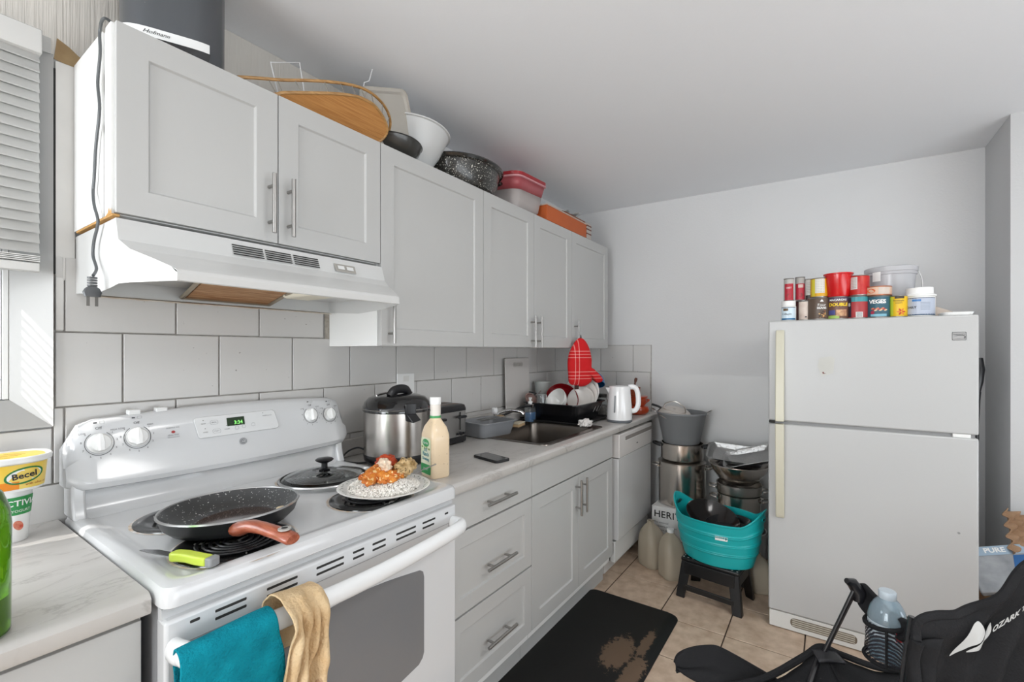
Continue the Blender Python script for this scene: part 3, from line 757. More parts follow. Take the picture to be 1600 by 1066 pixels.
# frying pan, tipped slightly towards the front left coil
def frypan():
    z0 = .9345; cx, cy = .190, -.468
    t = thing('frying_pan', 'large speckled black frying pan with copper wood-look handle on left burners', 'frying pan', (cx, cy, z0), rot=(math.radians(-1.5), math.radians(0), 0))
    m = MB(); R = .150
    m.lathe([(0, -.003), (.104, -.003), (.126, .003), (.142, .018), (R, .041), (R + .002, .043), (R - .001, .0445), (R - .004, .042), (.132, .021), (.112, .008), (.094, .0045), (0, .004)], 56)
    m.build('pan_body', GRAN2, t)
    m = MB(); m.lathe([(R - .0035, .0430), (.1315, .0225), (.1115, .0095), (.0935, .0062), (0, .0056)], 56); m.build('pan_coating', GRAN, t)
    m = MB(); m.lathe([(R + .0025, .0420), (R + .0015, .0455), (R - .002, .0455), (R - .0035, .0432)], 56); m.build('rim', RIMS, t)
    oil = mat('oily_residue', '#3a2822', .12, speck='#a3978c', sscale=260, sth=.66, coat=.8)
    m = MB(); m.disc(.090, .0066, 40, c=(.012, -.006, 0)); lab(m.build('oil_film', oil, t), 'brown oily film')
    egg = MB(); egg.lathe([(.011, 0), (.009, .0015), (0, .002)], 14, (.105, -.035, .012), sx=1.2); lab(egg.build('food_scrap', mat('scrap', '#d9c9a8', .6), t), 'pale food scrap')
    a = math.radians(-108)
    dx, dy = cos(a), sin(a); pxx, pyy = -dy, dx
    HW = mat('copper_wood_handle', '#b0664c', .32, var=.9, vscale=9, vcol='#8a3f2a', stretch=(18, 2, 18), coat=.4)
    rings = []
    for s_, wv, hz, hh in ((.148, .017, .040, .013), (.156, .024, .040, .017), (.170, .023, .044, .016), (.200, .018, .052, .013), (.235, .0165, .052, .012), (.290, .018, .046, .012), (.325, .019, .040, .012), (.331, .016, .039, .009)):
        dl = max(0, s_ - .165); b2 = math.radians(-78); s1 = min(s_, .165)
        ex, ey = dx * s1 + cos(b2) * dl * .93, dy * s1 + sin(b2) * dl * .93
        qx, qy = (pxx, pyy) if dl == 0 else (-sin(b2), cos(b2)); hz -= .013
        rings.append([(ex + qx * wv * cos(q), ey + qy * wv * cos(q), hz + hh * sin(q)) for q in [2 * PI * k / 14 for k in range(14)]])
    h = MB().loft(rings).build('handle', HW, t)
    lab(h, 'copper coloured wood-grain handle')
    m = MB(); c0 = (dx * .165 + cos(math.radians(-78)) * .130, dy * .165 + sin(math.radians(-78)) * .130, .0445)
    m.lathe([(.013, -.001), (.013, .002), (.006, .0025)], 20, c0, sx=1); m.build('hanging_ring', mat('ring_grey', '#bdbab5', .35, metal=.4), h)
    m = MB(); m.disc(.0065, .0028, 16, c0); m.build('hanging_hole', BLACKM, h, fix=False)
frypan()
# knife
def knife():
    t = thing('paring_knife', 'paring knife with lime green and grey handle near the stove corner', 'knife', (.03, -.59, .9302), rotz=math.atan2(-.674 + .498, .055 + .005))
    LIME = mat('lime_plastic', '#c6d84a', .4)
    top = [(-.005, .0125), (.02, .015), (.055, .013), (.085, .0115), (.085, -.0115), (.055, -.012), (.03, -.009), (.015, -.010), (.0, -.014), (-.01, -.010), (-.01, .006)]
    MB().prism(top, 'z', .0015, .019).build('handle', LIME, t, bevel=.0045, bseg=3)
    MB().prism([(.085, .0118), (.100, .011), (.102, 0), (.100, -.011), (.085, -.0118)], 'z', .0012, .0195).build('handle_cap', mat('grey_rubber', '#8b8d8f', .5), t, bevel=.003)
    MB().prism([(-.008, .008), (-.06, .010), (-.092, .003), (-.098, -.003), (-.07, -.006), (-.008, -.009)], 'z', .009, .0108).build('blade', mat('knife_blade', '#8e9093', .25, metal=.8), t, smooth=False)
knife()
# glass lid
def glasslid():
    cx, cy = .550, -.305
    t = thing('glass_cover', 'round glass pan lid with black knob lying on the rear right burner', 'lid', (cx, cy, .9352))
    R = .137
    g = mat('lid_glass', '#f2f5f5', .02, trans=1., spec=.5)
    m = MB(); m.lathe([(R - .002, .004), (.115, .012), (.08, .021), (.04, .027), (.008, .028)], 48); m.build('glass', g, t, solid=.002)
    m = MB(); m.lathe([(R, .0), (R + .002, .003), (R, .007), (R - .004, .007), (R - .004, .001), (R, 0)], 48); m.build('rim', RIMS, t)
    m = MB(); m.lathe([(0, .027), (.016, .028), (.018, .031), (.010, .034), (.0095, .050), (.013, .053), (0, .053)], 24); m.build('knob_stem', BLACK, t)
    m = MB(); m.lathe([(0, .050), (.012, .051), (.026, .058), (.029, .062), (.024, .066), (0, .068)], 28, sx=1); m.build('knob', BLACK, t)
glasslid()
# plate of food
def plate():
    cx, cy = .560, -.592; z0 = .9355
    t = thing('dinner_plate', 'white oval plate with dark green leaf rim pattern on the front right burner', 'plate', (cx, cy, z0))
    PM = mat('porcelain', '#f0efeb', .15, coat=.3)
    m = MB(); m.lathe([(0, .0), (.075, 0), (.08, .002), (.098, .012), (.132, .021), (.134, .0225), (.131, .0235), (.098, .015), (.078, .006), (0, .005)], 56); m.build('plate_body', PM, t)
    lp = mat('leaf_print', '#47563f', .4)
    for k in range(46):
        a = 2 * PI * k / 46; r = .121 + .003 * sin(k * 2.4)
        e = ell(0, 0, .0042, .0016, 8, a + 1 + .9 * sin(k * 1.7))
        zz = lambda x, y: .015 + (math.hypot(x, y) - .098) * .25 + .0009
        MB().add([(r * cos(a) + x, r * sin(a) + y, zz(r * cos(a) + x, r * sin(a) + y)) for x, y in e], [tuple(range(8))]).build('rim_leaf', lp, t, smooth=False, fix=False)
    return cx, cy, z0
cx, cy, z0 = plate()
rc = mat('rice_grain', '#fbf7f0', .6)
mb = MB(); random.seed(5)
for k in range(3600):
    a = random.uniform(0, 2 * PI); r = .103 * math.sqrt(random.random()); hgt = .010 + .034 * max(0, 1 - (r / .104) ** 3) * (0.75 + .25 * sin(a * 3))
    zz = random.uniform(.25, 1) * hgt if r < .085 else random.uniform(.7, 1) * hgt
    zz = hgt * random.uniform(.82, 1.08)
    d = Vector((random.gauss(0, 1), random.gauss(0, 1), random.gauss(0, .6))).normalized(); n = d.orthogonal().normalized(); b = d.cross(n)
    c = Vector((cx + r * cos(a), cy + r * sin(a), z0 + .009 + zz)); l = .0048; q = .0017
    mb.add([c - d * l, c + n * q, c + b * q, c - n * q, c - b * q, c + d * l], [(0, 2, 1), (0, 3, 2), (0, 4, 3), (0, 1, 4), (5, 1, 2), (5, 2, 3), (5, 3, 4), (5, 4, 1)])
mb.lathe([(.094 * k / 10, z0 + .008 + .033 * (1 - (k / 10) ** 3)) for k in range(11)], 30, (cx, cy, 0))
DUMMY = (lambda u, v: (cx + (u - .5) * .2 * 1.0, cy + (v - .5) * .2, z0 + .009 + .034 * max(0, 1 - (math.hypot(u - .5, v - .5) * 2.05) ** 3)))
ri = mb.build('white_rice', rc, None, smooth=False, fix=False); tag(ri, 'bed of white rice heaped on the plate', 'rice', kind='stuff')
import mathutils.noise as NZ
def blob(name, label, c, s, m, seed, cat='chicken', rotz=0, n=18, amp=.35, fr=38):
    mb = MB(); rings = []
    for i in range(n + 1):
        ph = PI * i / n; ring_ = []
        for k in range(n * 2):
            th = 2 * PI * k / (n * 2); v = Vector((sin(ph) * cos(th), sin(ph) * sin(th), cos(ph)))
            d = 1 + amp * NZ.noise(v * 2.2 + Vector((seed, 0, 0))) + amp * .45 * NZ.noise(v * 6 + Vector((0, seed, 0)))
            v = v * d; x, y, z = v.x * s[0], v.y * s[1], v.z * s[2]
            ring_.append((x * cos(rotz) - y * sin(rotz), x * sin(rotz) + y * cos(rotz), z))
        rings.append(ring_)
    mb.loft(rings); o = mb.build(name, m, None, loc=c); tag(o, label, cat); return o
CH1 = mat('spiced_chicken', '#d98a2c', .45, var=.95, vscale=45, vcol='#b7451b', bump=1., bscale=140, speck='#f0c98a', sscale=90, sth=.60)
CH2 = mat('red_sauced_chicken', '#c2481c', .4, var=.9, vscale=60, vcol='#8e2c10', bump=1., bscale=150)
CH3 = mat('pale_chicken', '#dcbf90', .5, var=.95, vscale=50, vcol='#8f6a28', bump=1., bscale=120, speck='#5a4a20', sscale=110, sth=.62)
CRM = mat('cream_sauce', '#ead9c2', .35, var=.4, vscale=40, vcol='#d98a4a', bump=.6, bscale=90)
blob('chicken_piece', 'orange spiced chicken strip slanting on the left of the plate', (cx - .036, cy - .004, z0 + .062), (.060, .023, .024), CH1, 1.3, rotz=.25)
blob('chicken_piece', 'dark orange chicken chunk at the front middle of the plate', (cx - .020, cy - .038, z0 + .055), (.032, .024, .020), CH1, 4.3, rotz=-.9)
blob('chicken_piece', 'red sauced chicken piece on top of the pile', (cx + .016, cy + .008, z0 + .084), (.032, .028, .022), CH2, 2.1)
blob('chicken_piece', 'pale chicken drumstick with herbs on the right of the plate', (cx + .050, cy - .034, z0 + .070), (.050, .025, .026), CH3, 6.2, rotz=.35)
blob('chicken_piece', 'yellow-orange chicken scrap under the red piece', (cx + .018, cy - .036, z0 + .056), (.034, .022, .017), CH1, 8.2, rotz=.5)
blob('cream_sauce', 'blob of pale creamy sauce over the chicken', (cx - .008, cy - .010, z0 + .080), (.034, .020, .022), CRM, 3.2, cat='sauce', rotz=1.1)
fk = thing('fork', 'steel fork resting on the back right rim of the plate', 'fork', (cx + .09, cy - .005, z0 + .030), rotz=-.25)
MB().tube([(-.045, .0, .008), (-.02, 0, .004), (.03, 0, .006), (.10, 0, .020)], [.004, .002, .0025, .004], 8, flat=.5).build('fork_handle', STEEL, fk)
mb = MB()
for k in range(4): mb.tube([(-.045, (k - 1.5) * .004, .008), (-.085, (k - 1.5) * .005, .005)], .0012, 5)
mb.build('tines', STEEL, fk)

# ------------------------------------------------------------------ towels on the oven handle
def towel(name, label, x0, x1, m, seed, yoff, front_drop, back_drop, skew=0, amp=.010, nfold=3, w1=None, rise=0, zt=.822):
    n = 44; rows = 46
    L_ = front_drop + back_drop + .07
    def fn(u, v):
        s = v * L_; x = x0 + (x1 - x0) * u
        yb, yc, r = DF - .022, DF - .066, .027
        yb = DF - .012
        if s < back_drop: y = yb - .014; z = zt - (back_drop - s); k = (back_drop - s)
        elif s < back_drop + .07:
            a = PI * (s - back_drop) / .07; y = (DF - .060) + .026 * cos(a) ; z = zt + .020 * sin(a); k = 0
        else: k = s - back_drop - .07; y = DF - .088 - yoff; z = zt - k
        f = min(1, k / .05 + .3)
        wv = sin(u * nfold * 2 * PI + seed + k * 3) * amp * f + NZ.noise(Vector((x * 14, s * 11, seed))) * (.016 if amp < .01 else .030) * f + NZ.noise(Vector((x * 40, s * 34, seed + 4))) * (.003 if amp < .01 else .010) * f
        x += skew * k + NZ.noise(Vector((s * 7, seed, x * 5))) * .012
        if w1 and k > 0 and s > back_drop: 
            cxm = (x0 + x1) / 2 + skew * k; x = cxm + (x - cxm) * (1 + (w1 - 1) * min(1, k / .2))
        if s >= back_drop + .035: y -= abs(wv) + (.012 if amp > .01 else 0) * abs(sin(s * 23 + x * 60)) + max(0, 0)
        elif s < back_drop: y = max(y - abs(wv) * .1, DF - .020)
        z += NZ.noise(Vector((x * 9, 2, seed))) * .010 + rise * u
        return (x, y, z)
    mb = MB(); mb.grid(n, rows, fn)
    o = mb.build(name, m, None, solid=.004, sub=1, fix=False)
    return o
TEAL = mat('teal_plush', '#1592a5', .95, bump=1.2, bscale=230, var=.6, vscale=25, vcol='#0c6a7c', spec=.1)
BEI = mat('beige_terry', '#d9c09a', .95, bump=1., bscale=180, var=.5, vscale=18, vcol='#b98f5c', spec=.1)
# printed motif near the lower hem of the beige towel
_m = BEI; nt = _m.node_tree; N = nt.nodes; Lk = nt.links; b_ = N['Principled BSDF']; src = b_.inputs['Base Color'].links[0].from_socket
tc = N.new('ShaderNodeTexCoord'); sx = N.new('ShaderNodeSeparateXYZ'); Lk.new(tc.outputs['Object'], sx.inputs[0])
mr = N.new('ShaderNodeMapRange'); mr.inputs[1].default_value = .70; mr.inputs[2].default_value = .67; Lk.new(sx.outputs[2], mr.inputs[0])
nz = N.new('ShaderNodeTexNoise'); nz.inputs['Scale'].default_value = 22; Lk.new(tc.outputs['Object'], nz.inputs[0])
m2 = N.new('ShaderNodeMapRange'); m2.inputs[1].default_value = .52; m2.inputs[2].default_value = .56; Lk.new(nz.outputs[0], m2.inputs[0])
mu = N.new('ShaderNodeMath'); mu.operation = 'MULTIPLY'; Lk.new(mr.outputs[0], mu.inputs[0]); Lk.new(m2.outputs[0], mu.inputs[1])
mx = N.new('ShaderNodeMix'); mx.data_type = 'RGBA'; mx.inputs[7].default_value = lin('#7a2a1a'); Lk.new(src, mx.inputs[6]); Lk.new(mu.outputs[0], mx.inputs[0]); Lk.new(mx.outputs[2], b_.inputs['Base Color'])
tag(towel('teal_towel', '', -.030, .128, TEAL, 1.2, .0, .30, .10, skew=.05, nfold=1.2, amp=.006, rise=-.0, w1=1.1), 'teal plush towel hanging over the oven door handle', 'towel')
tag(towel('beige_towel', '', .138, .222, BEI, 4.4, .014, .34, .12, skew=-.06, nfold=2.3, amp=.016, rise=.0, w1=1.0, zt=.838), 'crumpled beige kitchen towel over the oven handle beside the teal one', 'towel')

# ------------------------------------------------------------------ left counter
CT2 = CZ + .0005
def cup_dir(x, y): return math.atan2(CAM[1] - y, CAM[0] - x)
def bottle_green():
    t = thing('oil_bottle', 'tall green glass oil bottle at the left edge of the picture', 'bottle', (-.256, -.600, CT2))
    g = mat('green_glass', '#6fae1e', .05, trans=.85, spec=.5); oil = mat('olive_oil', '#a3a71a', .1, trans=.5)
    m = MB(); m.lathe([(0, .002), (.048, .0), (.054, .004), (.055, .17), (.053, .195), (.045, .22), (.028, .242), (.011, .258), (.010, .29), (0, .29)], 32); m.build('glass', g, t)
    m = MB(); m.lathe([(0, .006), (.050, .006), (.051, .06), (0, .06)], 24); m.build('oil', oil, t)
    m = MB(); m.lathe([(.0105, .285), (.0115, .28), (.0115, .31), (0, .311)], 20); m.build('cap', BLACK, t)
    f = cyl_fn((0, 0), .0552, cup_dir(-.253, -.598) + .1, .12)
    patch(f, .075, .10, mat('oil_label', '#4c4a3c', .6, var=.5, vscale=30), t, nu=10)
bottle_green()
cpl = mat('clear_plastic', '#f4f7f7', .06, trans=.92, spec=.5)
def clear_tub():
    t = thing('clear_container', 'clear plastic bottle standing behind the green oil bottle', 'bottle', (-.268, -.500, CT2))
    m = MB(); m.loft([ring(rrect(.105 * s, .09 * s, .02, 4), z) for s, z in ((.92, 0), (1, .006), (1, .20), (.93, .225), (.6, .25), (.35, .262))], cap1=True); m.build('body', cpl, t, solid=.0012)
    m = MB(); m.lathe([(.020, .258), (.020, .285), (0, .286)], 20); m.build('cap', WHITEP, t)
clear_tub()
def yogurt():
    x, y = -.132, -.112; t = thing('yogurt_cup', 'white yogurt cup with green band under the yellow margarine tub', 'yogurt cup', (x, y, CT2))
    H = .124; r0, r1 = .026, .036
    m = MB(); m.lathe([(0, .0), (r0 - .002, 0), (r0, .003), (r1 - .002, H - .005), (r1 + .001, H - .004), (r1 + .001, H), (0, H)], 30); m.build('cup', WHITEP, t)
    a = cup_dir(x, y); sl = (r1 - r0) / H
    f = cyl_fn((0, 0), r0 + sl * .085, a, .085, sl)
    patch(f, .088, .042, mat('yogurt_green', '#2f8f4a', .4), t, nu=14)
    text('ACTIVIA', .019, WHITEP, t, lambda u, v, d=0: f(u + .012, v + .006, d + .0008), bold=.0003)
    text('PLAIN YOGURT', .0085, WHITEP, t, lambda u, v, d=0: f(u + .003, v - .012, d + .0008))
    fs = cyl_fn((0, 0), r0 + sl * .035, a, .035, sl)
    for ex, ey, rx, ry in ((.010, .004, .008, .012), (-.012, .0, .007, .010)):
        poly_patch(fs, ell(ex, ey, rx, ry, 16, .4), mat('strawberry_print', '#c8452f', .5, var=.5, vscale=90, vcol='#f0c0a0'), t, name='berry_print', depth=.0006)
yogurt()
def becel():
    x, y = -.140, -.128; z = CT2 + .1245
    t = thing('margarine_tub', 'yellow and white margarine tub stacked on the yogurt cup', 'tub', (x, y, z))
    def R(w_, d_): return rrect(w_, d_, min(w_, d_) * .42, 7)
    m = MB(); m.loft([ring(R(.108, .094), 0), ring(R(.112, .098), .004), ring(R(.124, .110), .066)], cap1=True); m.build('tub', WHITEP, t)
    m = MB(); m.loft([ring(R(.132, .118), .064), ring(R(.140, .126), .066), ring(R(.142, .128), .076), ring(R(.138, .124), .0785), ring(R(.130, .116), .0785), ring(R(.128, .114), .0755)], cap1=True); m.build('lid', WHITEP, t)
    YL = mat('margarine_yellow', '#eec53c', .35, var=.6, vscale=12, vcol='#f3dd84'); OR = mat('margarine_orange', '#e88a1c', .4)
    m = MB(); m.add([(p[0], p[1], .0762) for p in R(.118, .104)], [tuple(range(len(R(.118, .104))))]); m.build('lid_print', YL, t, smooth=False, fix=False)
    for k in range(5):
        m = MB(); m.box(-.030 + k * .012, -.029 + k * .012, -.02, .02, .0764, .0767); m.xf(Matrix.Rotation(.9, 4, 'Z')); m.build('lid_stripe', mat('lid_line', '#7a6428', .5), t, smooth=False)
    # wrap print on the tub front; faces the room
    a = math.radians(-72)
    def wr(u, v, d=0):
        zc = .034 + v; k = zc / .066; w2, d2 = .112 + .012 * k, .098 + .012 * k
        th = a + u / .056
        n = 2.6; c, s_ = cos(th), sin(th); r = (abs(c / (w2 / 2)) ** n + abs(s_ / (d2 / 2)) ** n) ** (-1 / n) + d + .0012
        return (r * c, r * s_, zc)
    m = MB(); m.grid(24, 4, lambda u, v: wr((u - .5) * .105, (v - .5) * .056, 0)); m.build('wrap_print', YL, t, smooth=False, fix=False)
    m = MB(); m.grid(8, 1, lambda u, v: wr(-.0525 + u * .045, -.028 + v * .018, .0003)); m.build('wrap_print', OR, t, smooth=False, fix=False)
    m = MB(); m.grid(8, 3, lambda u, v: wr(-.080 + u * .026, -.026 + v * .052, .0002)); m.build('small_print_panel', mat('tiny_print', '#8fa0b5', .5, speck='#e8ecf2', sscale=500, sth=.5), t, smooth=False, fix=False)
    oval = ell(0.0, .002, .030, .0165, 28, .18); frame(wr, ell(0, .002, .033, .0185, 28, .18), mat('becel_green', '#2d7a3f', .4), 'logo_ring', .0006, .004, t)
    poly_patch(wr, oval, WHITEP, t, name='logo_field', depth=.0004)
    text('Becel', .019, mat('logo_navy', '#1e2430', .5), t, lambda u, v, d=0: wr(u * cos(.12) - v * sin(.12), u * sin(.12) + v * cos(.12) + .002, d + .0008), bold=.0004)
    text('with olive oil', .0075, mat('logo_red', '#a03020', .5), t, lambda u, v, d=0: wr(u + .022, v - .019, d + .0006))
becel()

# ------------------------------------------------------------------ right counter
def rice_cooker():
    x, y = .912, -.250; t = thing('rice_cooker', 'large stainless steel rice cooker with black domed lid and latch', 'rice cooker', (x, y, CT2))
    ST = mat('cooker_steel', '#b5b0ab', .26, metal=1, bump=.0); R = .131
    m = MB(); m.lathe([(0, .004), (R - .012, .004), (R - .002, .016), (R + .001, .034), (R, .040), (0, .040)], 48); m.build('base', BLACK, t)
    m = MB(); m.lathe([(R - .003, .038), (R, .040), (R, .205), (R - .003, .207)], 56); m.build('steel_body', ST, t)
    m = MB(); m.lathe([(R, .204), (R + .004, .207), (R + .004, .224), (R + .001, .228), (R - .003, .240), (R - .020, .258), (R - .045, .266), (.05, .270), (0, .271)], 48); m.build('lid', mat('gloss_black', '#141416', .1, coat=.6), t)
    m = MB(); m.lathe([(R + .0045, .2145), (R + .0055, .216), (R + .0045, .2175)], 48); m.build('lid_seam', STEEL, t)
    ca = cup_dir(x, y) + .36
    dx, dy = cos(ca), sin(ca); px_, py_ = -dy, dx
    def F(u, r, z): return (dx * r + px_ * u, dy * r + py_ * u, z)
    m = MB()
    m.add([F(-.022, R + .003, .245), F(.022, R + .003, .245), F(.022, R + .012, .243), F(-.022, R + .012, .243), F(-.020, R + .003, .198), F(.020, R + .003, .198), F(.020, R + .012, .198), F(-.020, R + .012, .198)],
          [(0, 1, 2, 3), (4, 7, 6, 5), (0, 4, 5, 1), (1, 5, 6, 2), (2, 6, 7, 3), (3, 7, 4, 0)])
    m.add([F(-.019, R + .002, .205), F(.019, R + .002, .205), F(.019, R + .016, .205), F(-.019, R + .016, .205), F(-.017, R + .002, .176), F(.017, R + .002, .176), F(.030, R + .040, .182), F(-.004, R + .040, .172)],
          [(0, 1, 2, 3), (4, 7, 6, 5), (0, 4, 5, 1), (1, 5, 6, 2), (2, 6, 7, 3), (3, 7, 4, 0)])
    m.build('latch', BLACK, t, bevel=.003)
    m = MB(); m.tube(spline([(-.055, -.02, .265), (-.038, -.02, .284), (0, -.015, .291), (.038, -.01, .284), (.055, -.008, .264)], 5), .012, 10, flat=1.5); m.build('carry_handle', BLACK, t)
    m = MB(); m.tube(spline([(-.08, .03, .268), (-.03, .05, .272), (.04, .05, .273), (.10, .02, .268)], 5), .003, 6); m.build('lid_trim', STEEL, t)
    pts = spline([(-.118, .02, .05), (-.16, .075, .045), (-.150, .10, .006), (-.10, .06, .004), (-.09, .10, .004), (-.05, .16, .01)], 8)
    pts = spline([(-.112, .050, .055), (-.115, .10, .060), (-.125, .150, .040), (-.150, .150, .012), (-.135, .09, .005), (-.10, .05, .006)], 8)
    m = MB(); m.tube(pts, .0035, 8); m.build('power_cord', BLACK, t)
rice_cooker()
op = thing('outlet_plate', 'white outlet cover plate on the tiles behind the rice cooker', 'outlet', (1.17, -.012, 1.19))
MB().box(-.055, .055, -.0005, -.006, -.04, .06).build('plate', ENAM2, op, bevel=.003)
for z in (-.012, .034): MB().box(-.017, .017, -.006, -.0075, z - .013, z + .013).build('socket', mat('socket_white', '#d6d5d1', .4), op, bevel=.004)

def dressing():
    x, y = .838, -.532; a = math.radians(-197)
    t = thing('dressing_bottle', 'cream ranch dressing bottle with white cap beside the dinner plate', 'bottle', (x, y, CT2 + .0), rotz=a + PI / 2)
    t.scale = (1, 1, 1.14)
    CR = mat('dressing_cream', '#e6cfae', .3, speck='#8f7a5c', sscale=160, sth=.72, coat=.3)
    m = MB(); W, D = .092, .074
    sec = [(.94, 0, 0), (1, .006, 0), (1, .118, 0), (.985, .130, 0), (.82, .152, 0), (.52, .170, 0)]
    rings = [ring(rrect(W * s, D * s, .016 * s, 4), z) for s, z, _ in sec]
    rings += [ring(arc_pts, z) for arc_pts, z in (([(q[0] * .0195 / .0195, q[1]) for q in rrect(.040, .038, .0185, 4)], .178), (rrect(.037, .037, .0184, 4), .184), (rrect(.036, .036, .0179, 4), .222))]
    m.loft(rings); m.build('bottle_body', CR, t)
    m = MB(); m.lathe([(.0188, .183), (.0186, .2215), (.0182, .222)], 24); m.build('neck_sleeve', mat('neck_sleeve_white', '#e4ddd4', .35), t)
    m = MB(); m.lathe([(.0192, .180), (.0194, .182), (.0194, .186), (.0190, .188)], 24); m.build('neck_band', mat('label_green', '#3f9b5a', .4), t)
    m = MB(); m.lathe([(.0186, .222), (.0196, .223), (.0196, .243), (.0185, .2445), (0, .2445)], 30); m.build('cap', WHITEP, t)
    text('Lite', .010, INK, t, cyl_fn((0, 0), .0190, -PI / 2 - .3, .205), name='neck_print')
    # label on the narrow/front-left face (local -y) 
    f = lambda u, v, d=0: (-W / 2 - .0006 - d, -u, .066 + v)
    f = lambda u, v, d=0: (u - .0, -D / 2 - .0006 - d, .066 + v)
    # moulded grip lines on the broad side
    for z in (.045, .092):
        MB().box(W / 2 - .0005, W / 2 + .0008, -.022, .026, z, z + .0016).build('moulded_line', CR, t, smooth=False)
    fl_ = lambda u, v, d=0: (u, -D / 2 - .0008 - d, .066 + v)
    LBL = mat('label_cream', '#e9e6cf', .4, var=.8, vscale=22, vcol='#cfe0b0')
    poly_on(fl_, rrect(.070, .112, .012, 4), LBL, 'front_label', .0, t)
    poly_on(fl_, [(x_, y_) for x_, y_ in rrect(.0695, .030, .006, 3, 0, -.040)], MATS['label_green'], 'label_band', .0003, t)
    poly_on(fl_, ell(0, .040, .024, .012, 20), MATS['label_green'], 'label_oval', .0003, t)
    text('Garden', .012, WHITEP, t, lambda u, v, d=0: fl_(u, v + .040, d + .0004), name='label_print')
    TQ = mat('label_teal', '#3f8f9c', .5)
    for s_, yy, sz in (('LITE', .018, .012), ('Ranch', .006, .018), ('Dressing', -.009, .013)): text(s_, sz, TQ, t, (lambda yy: lambda u, v, d=0: fl_(u, v + yy, d + .0004))(yy), name='label_print', bold=.0003)
    text('LESS FAT', .009, WHITEP, t, lambda u, v, d=0: fl_(u, v - .040, d + .0006), name='label_print')
    for k in range(4): poly_on(fl_, ell(-.024 + .016 * k, .026 - .003 * (k % 2), .006, .003, 10, k), mat('herb_print', '#7a8f3c', .5), 'herb_print', .0005, t)
dressing()

def toaster():
    t = thing('toaster', 'steel and black four-slot toaster between rice cooker and grey dishpan', 'toaster', (1.235, -.145, CT2))
    W, D, H = .285, .17, .185
    TS = mat('toaster_steel', '#b0aeac', .28, metal=.9)
    m = MB(); m.loft([ring(rrect(W, D, .03, 5), .006), ring(rrect(W + .004, D + .004, .03, 5), .012), ring(rrect(W + .002, D + .002, .03, 5), .034)]); m.build('base', BLACK, t)
    m = MB(); m.loft([ring(rrect(W - .006, D - .004, .022, 5), .030), ring(rrect(W - .006, D - .004, .022, 5), H - .03), ring(rrect(W - .012, D - .010, .022, 5), H - .014)]); m.build('steel_body', TS, t)
    m = MB(); m.loft([ring(rrect(W, D, .026, 5), H - .034), ring(rrect(W, D, .026, 5), H - .020), ring(rrect(W - .012, D - .012, .022, 5), H - .004), ring(rrect(W - .03, D - .03, .02, 5), H)]); 
    m = MB(); m.loft([ring(rrect(W, D, .026, 5), H - .030), ring(rrect(W, D, .026, 5), H - .020), ring(rrect(W - .012, D - .012, .022, 5), H - .004), ring(rrect(W - .03, D - .03, .02, 5), H)]); m.build('top_rim', BLACK, t)
    for sx in (-.065, .065):
        for sy in (-.032, .032): MB().box(sx - .055, sx + .055, sy - .011, sy + .011, H - .0005, H + .0015).build('toast_slot', mat('slot_steel', '#8f7f74', .4, metal=.8), t, bevel=.001)
    for sx in (-.055, .085):
        MB().box(sx - .003, sx + .003, -D / 2 - .001, -D / 2 + .01, .065, .15).build('lever_slot', DARK, t, smooth=False)
        MB().box(sx - .026, sx + .026, -D / 2 - .022, -D / 2 - .001, .122, .134).build('lever', BLACK, t, bevel=.004)
        for dx in (-.022, 0, .022):
            m = MB(); m.lathe([(0, 0), (.009 if dx == 0 else .006, 0), (.008 if dx == 0 else .005, .009), (0, .010)], 16); m.xf(Matrix.Rotation(PI / 2, 4, 'X')); m.xf(Matrix.Translation((sx + dx, -D / 2, .047))); m.build('dial' if dx == 0 else 'button', BLACK, t)
    for sx in (-.12, .12):
        for sy in (-.06, .06): MB().lathe([(0, 0), (.01, 0), (.01, .008), (0, .008)], 10, (sx, sy, 0)).build('foot', BLACKM, t)
toaster()
def phone():
    t = thing('smartphone', 'black smartphone lying face up on the countertop', 'phone', (1.150, -.545, CT2), rotz=math.radians(-103))
    m = MB(); m.loft([ring(rrect(.150, .074, .012, 5), .0), ring(rrect(.152, .076, .013, 5), .002), ring(rrect(.152, .076, .013, 5), .008), ring(rrect(.149, .073, .012, 5), .010)]); m.build('case', BLACKM, t)
    m = MB(); m.add(ring(rrect(.144, .068, .010, 5), .0103), [tuple(range(24))]); m.build('screen', mat('phone_screen', '#0b0b0d', .06, coat=.5), t, smooth=False, fix=False)
    MB().box(.062, .070, -.03, .03, -.0002, .0104).build('end_bumper', mat('bumper_grey', '#6d6e70', .4), t, bevel=.002)
phone()

# sink with rim, bowl, drain
sk = thing('kitchen_sink', 'single-bowl stainless steel sink set in the countertop', 'sink', (1.825, -.35, CZ))
SKM = mat('sink_steel', '#8f8983', .3, metal=1, bump=.04, bscale=200)
m = MB()
def RR(w_, d_, r, z): return ring(rrect(w_, d_, r, 6), z)
m.loft([RR(.665, .515, .035, .0006), RR(.663, .513, .035, .004), RR(.640, .490, .035, .0045), RR(.585, .430, .05, .0005), RR(.575, .420, .05, -.012), RR(.560, .405, .05, -.15), RR(.52, .365, .05, -.165)], cap0=False, cap1=True)
m.build('bowl', SKM, sk)
MB().lathe([(.042, -.1645), (.040, -.162), (.030, -.163), (0, -.166)], 24).build('drain', CHROME, sk)
m = MB(); m.box(-.11, .11, .208, .25, .0045, .012); 
fa = thing('kitchen_faucet', 'chrome single-lever faucet behind the sink', 'faucet', (1.735, -.125, CZ + .0045))
MB().box(-.045, .085, -.022, .022, 0, .010).build('deck_plate', CHROME, fa, bevel=.006, bseg=3)
MB().lathe([(.024, .008), (.022, .03), (.020, .055), (.012, .066), (0, .068)], 24).build('faucet_body', CHROME, fa)
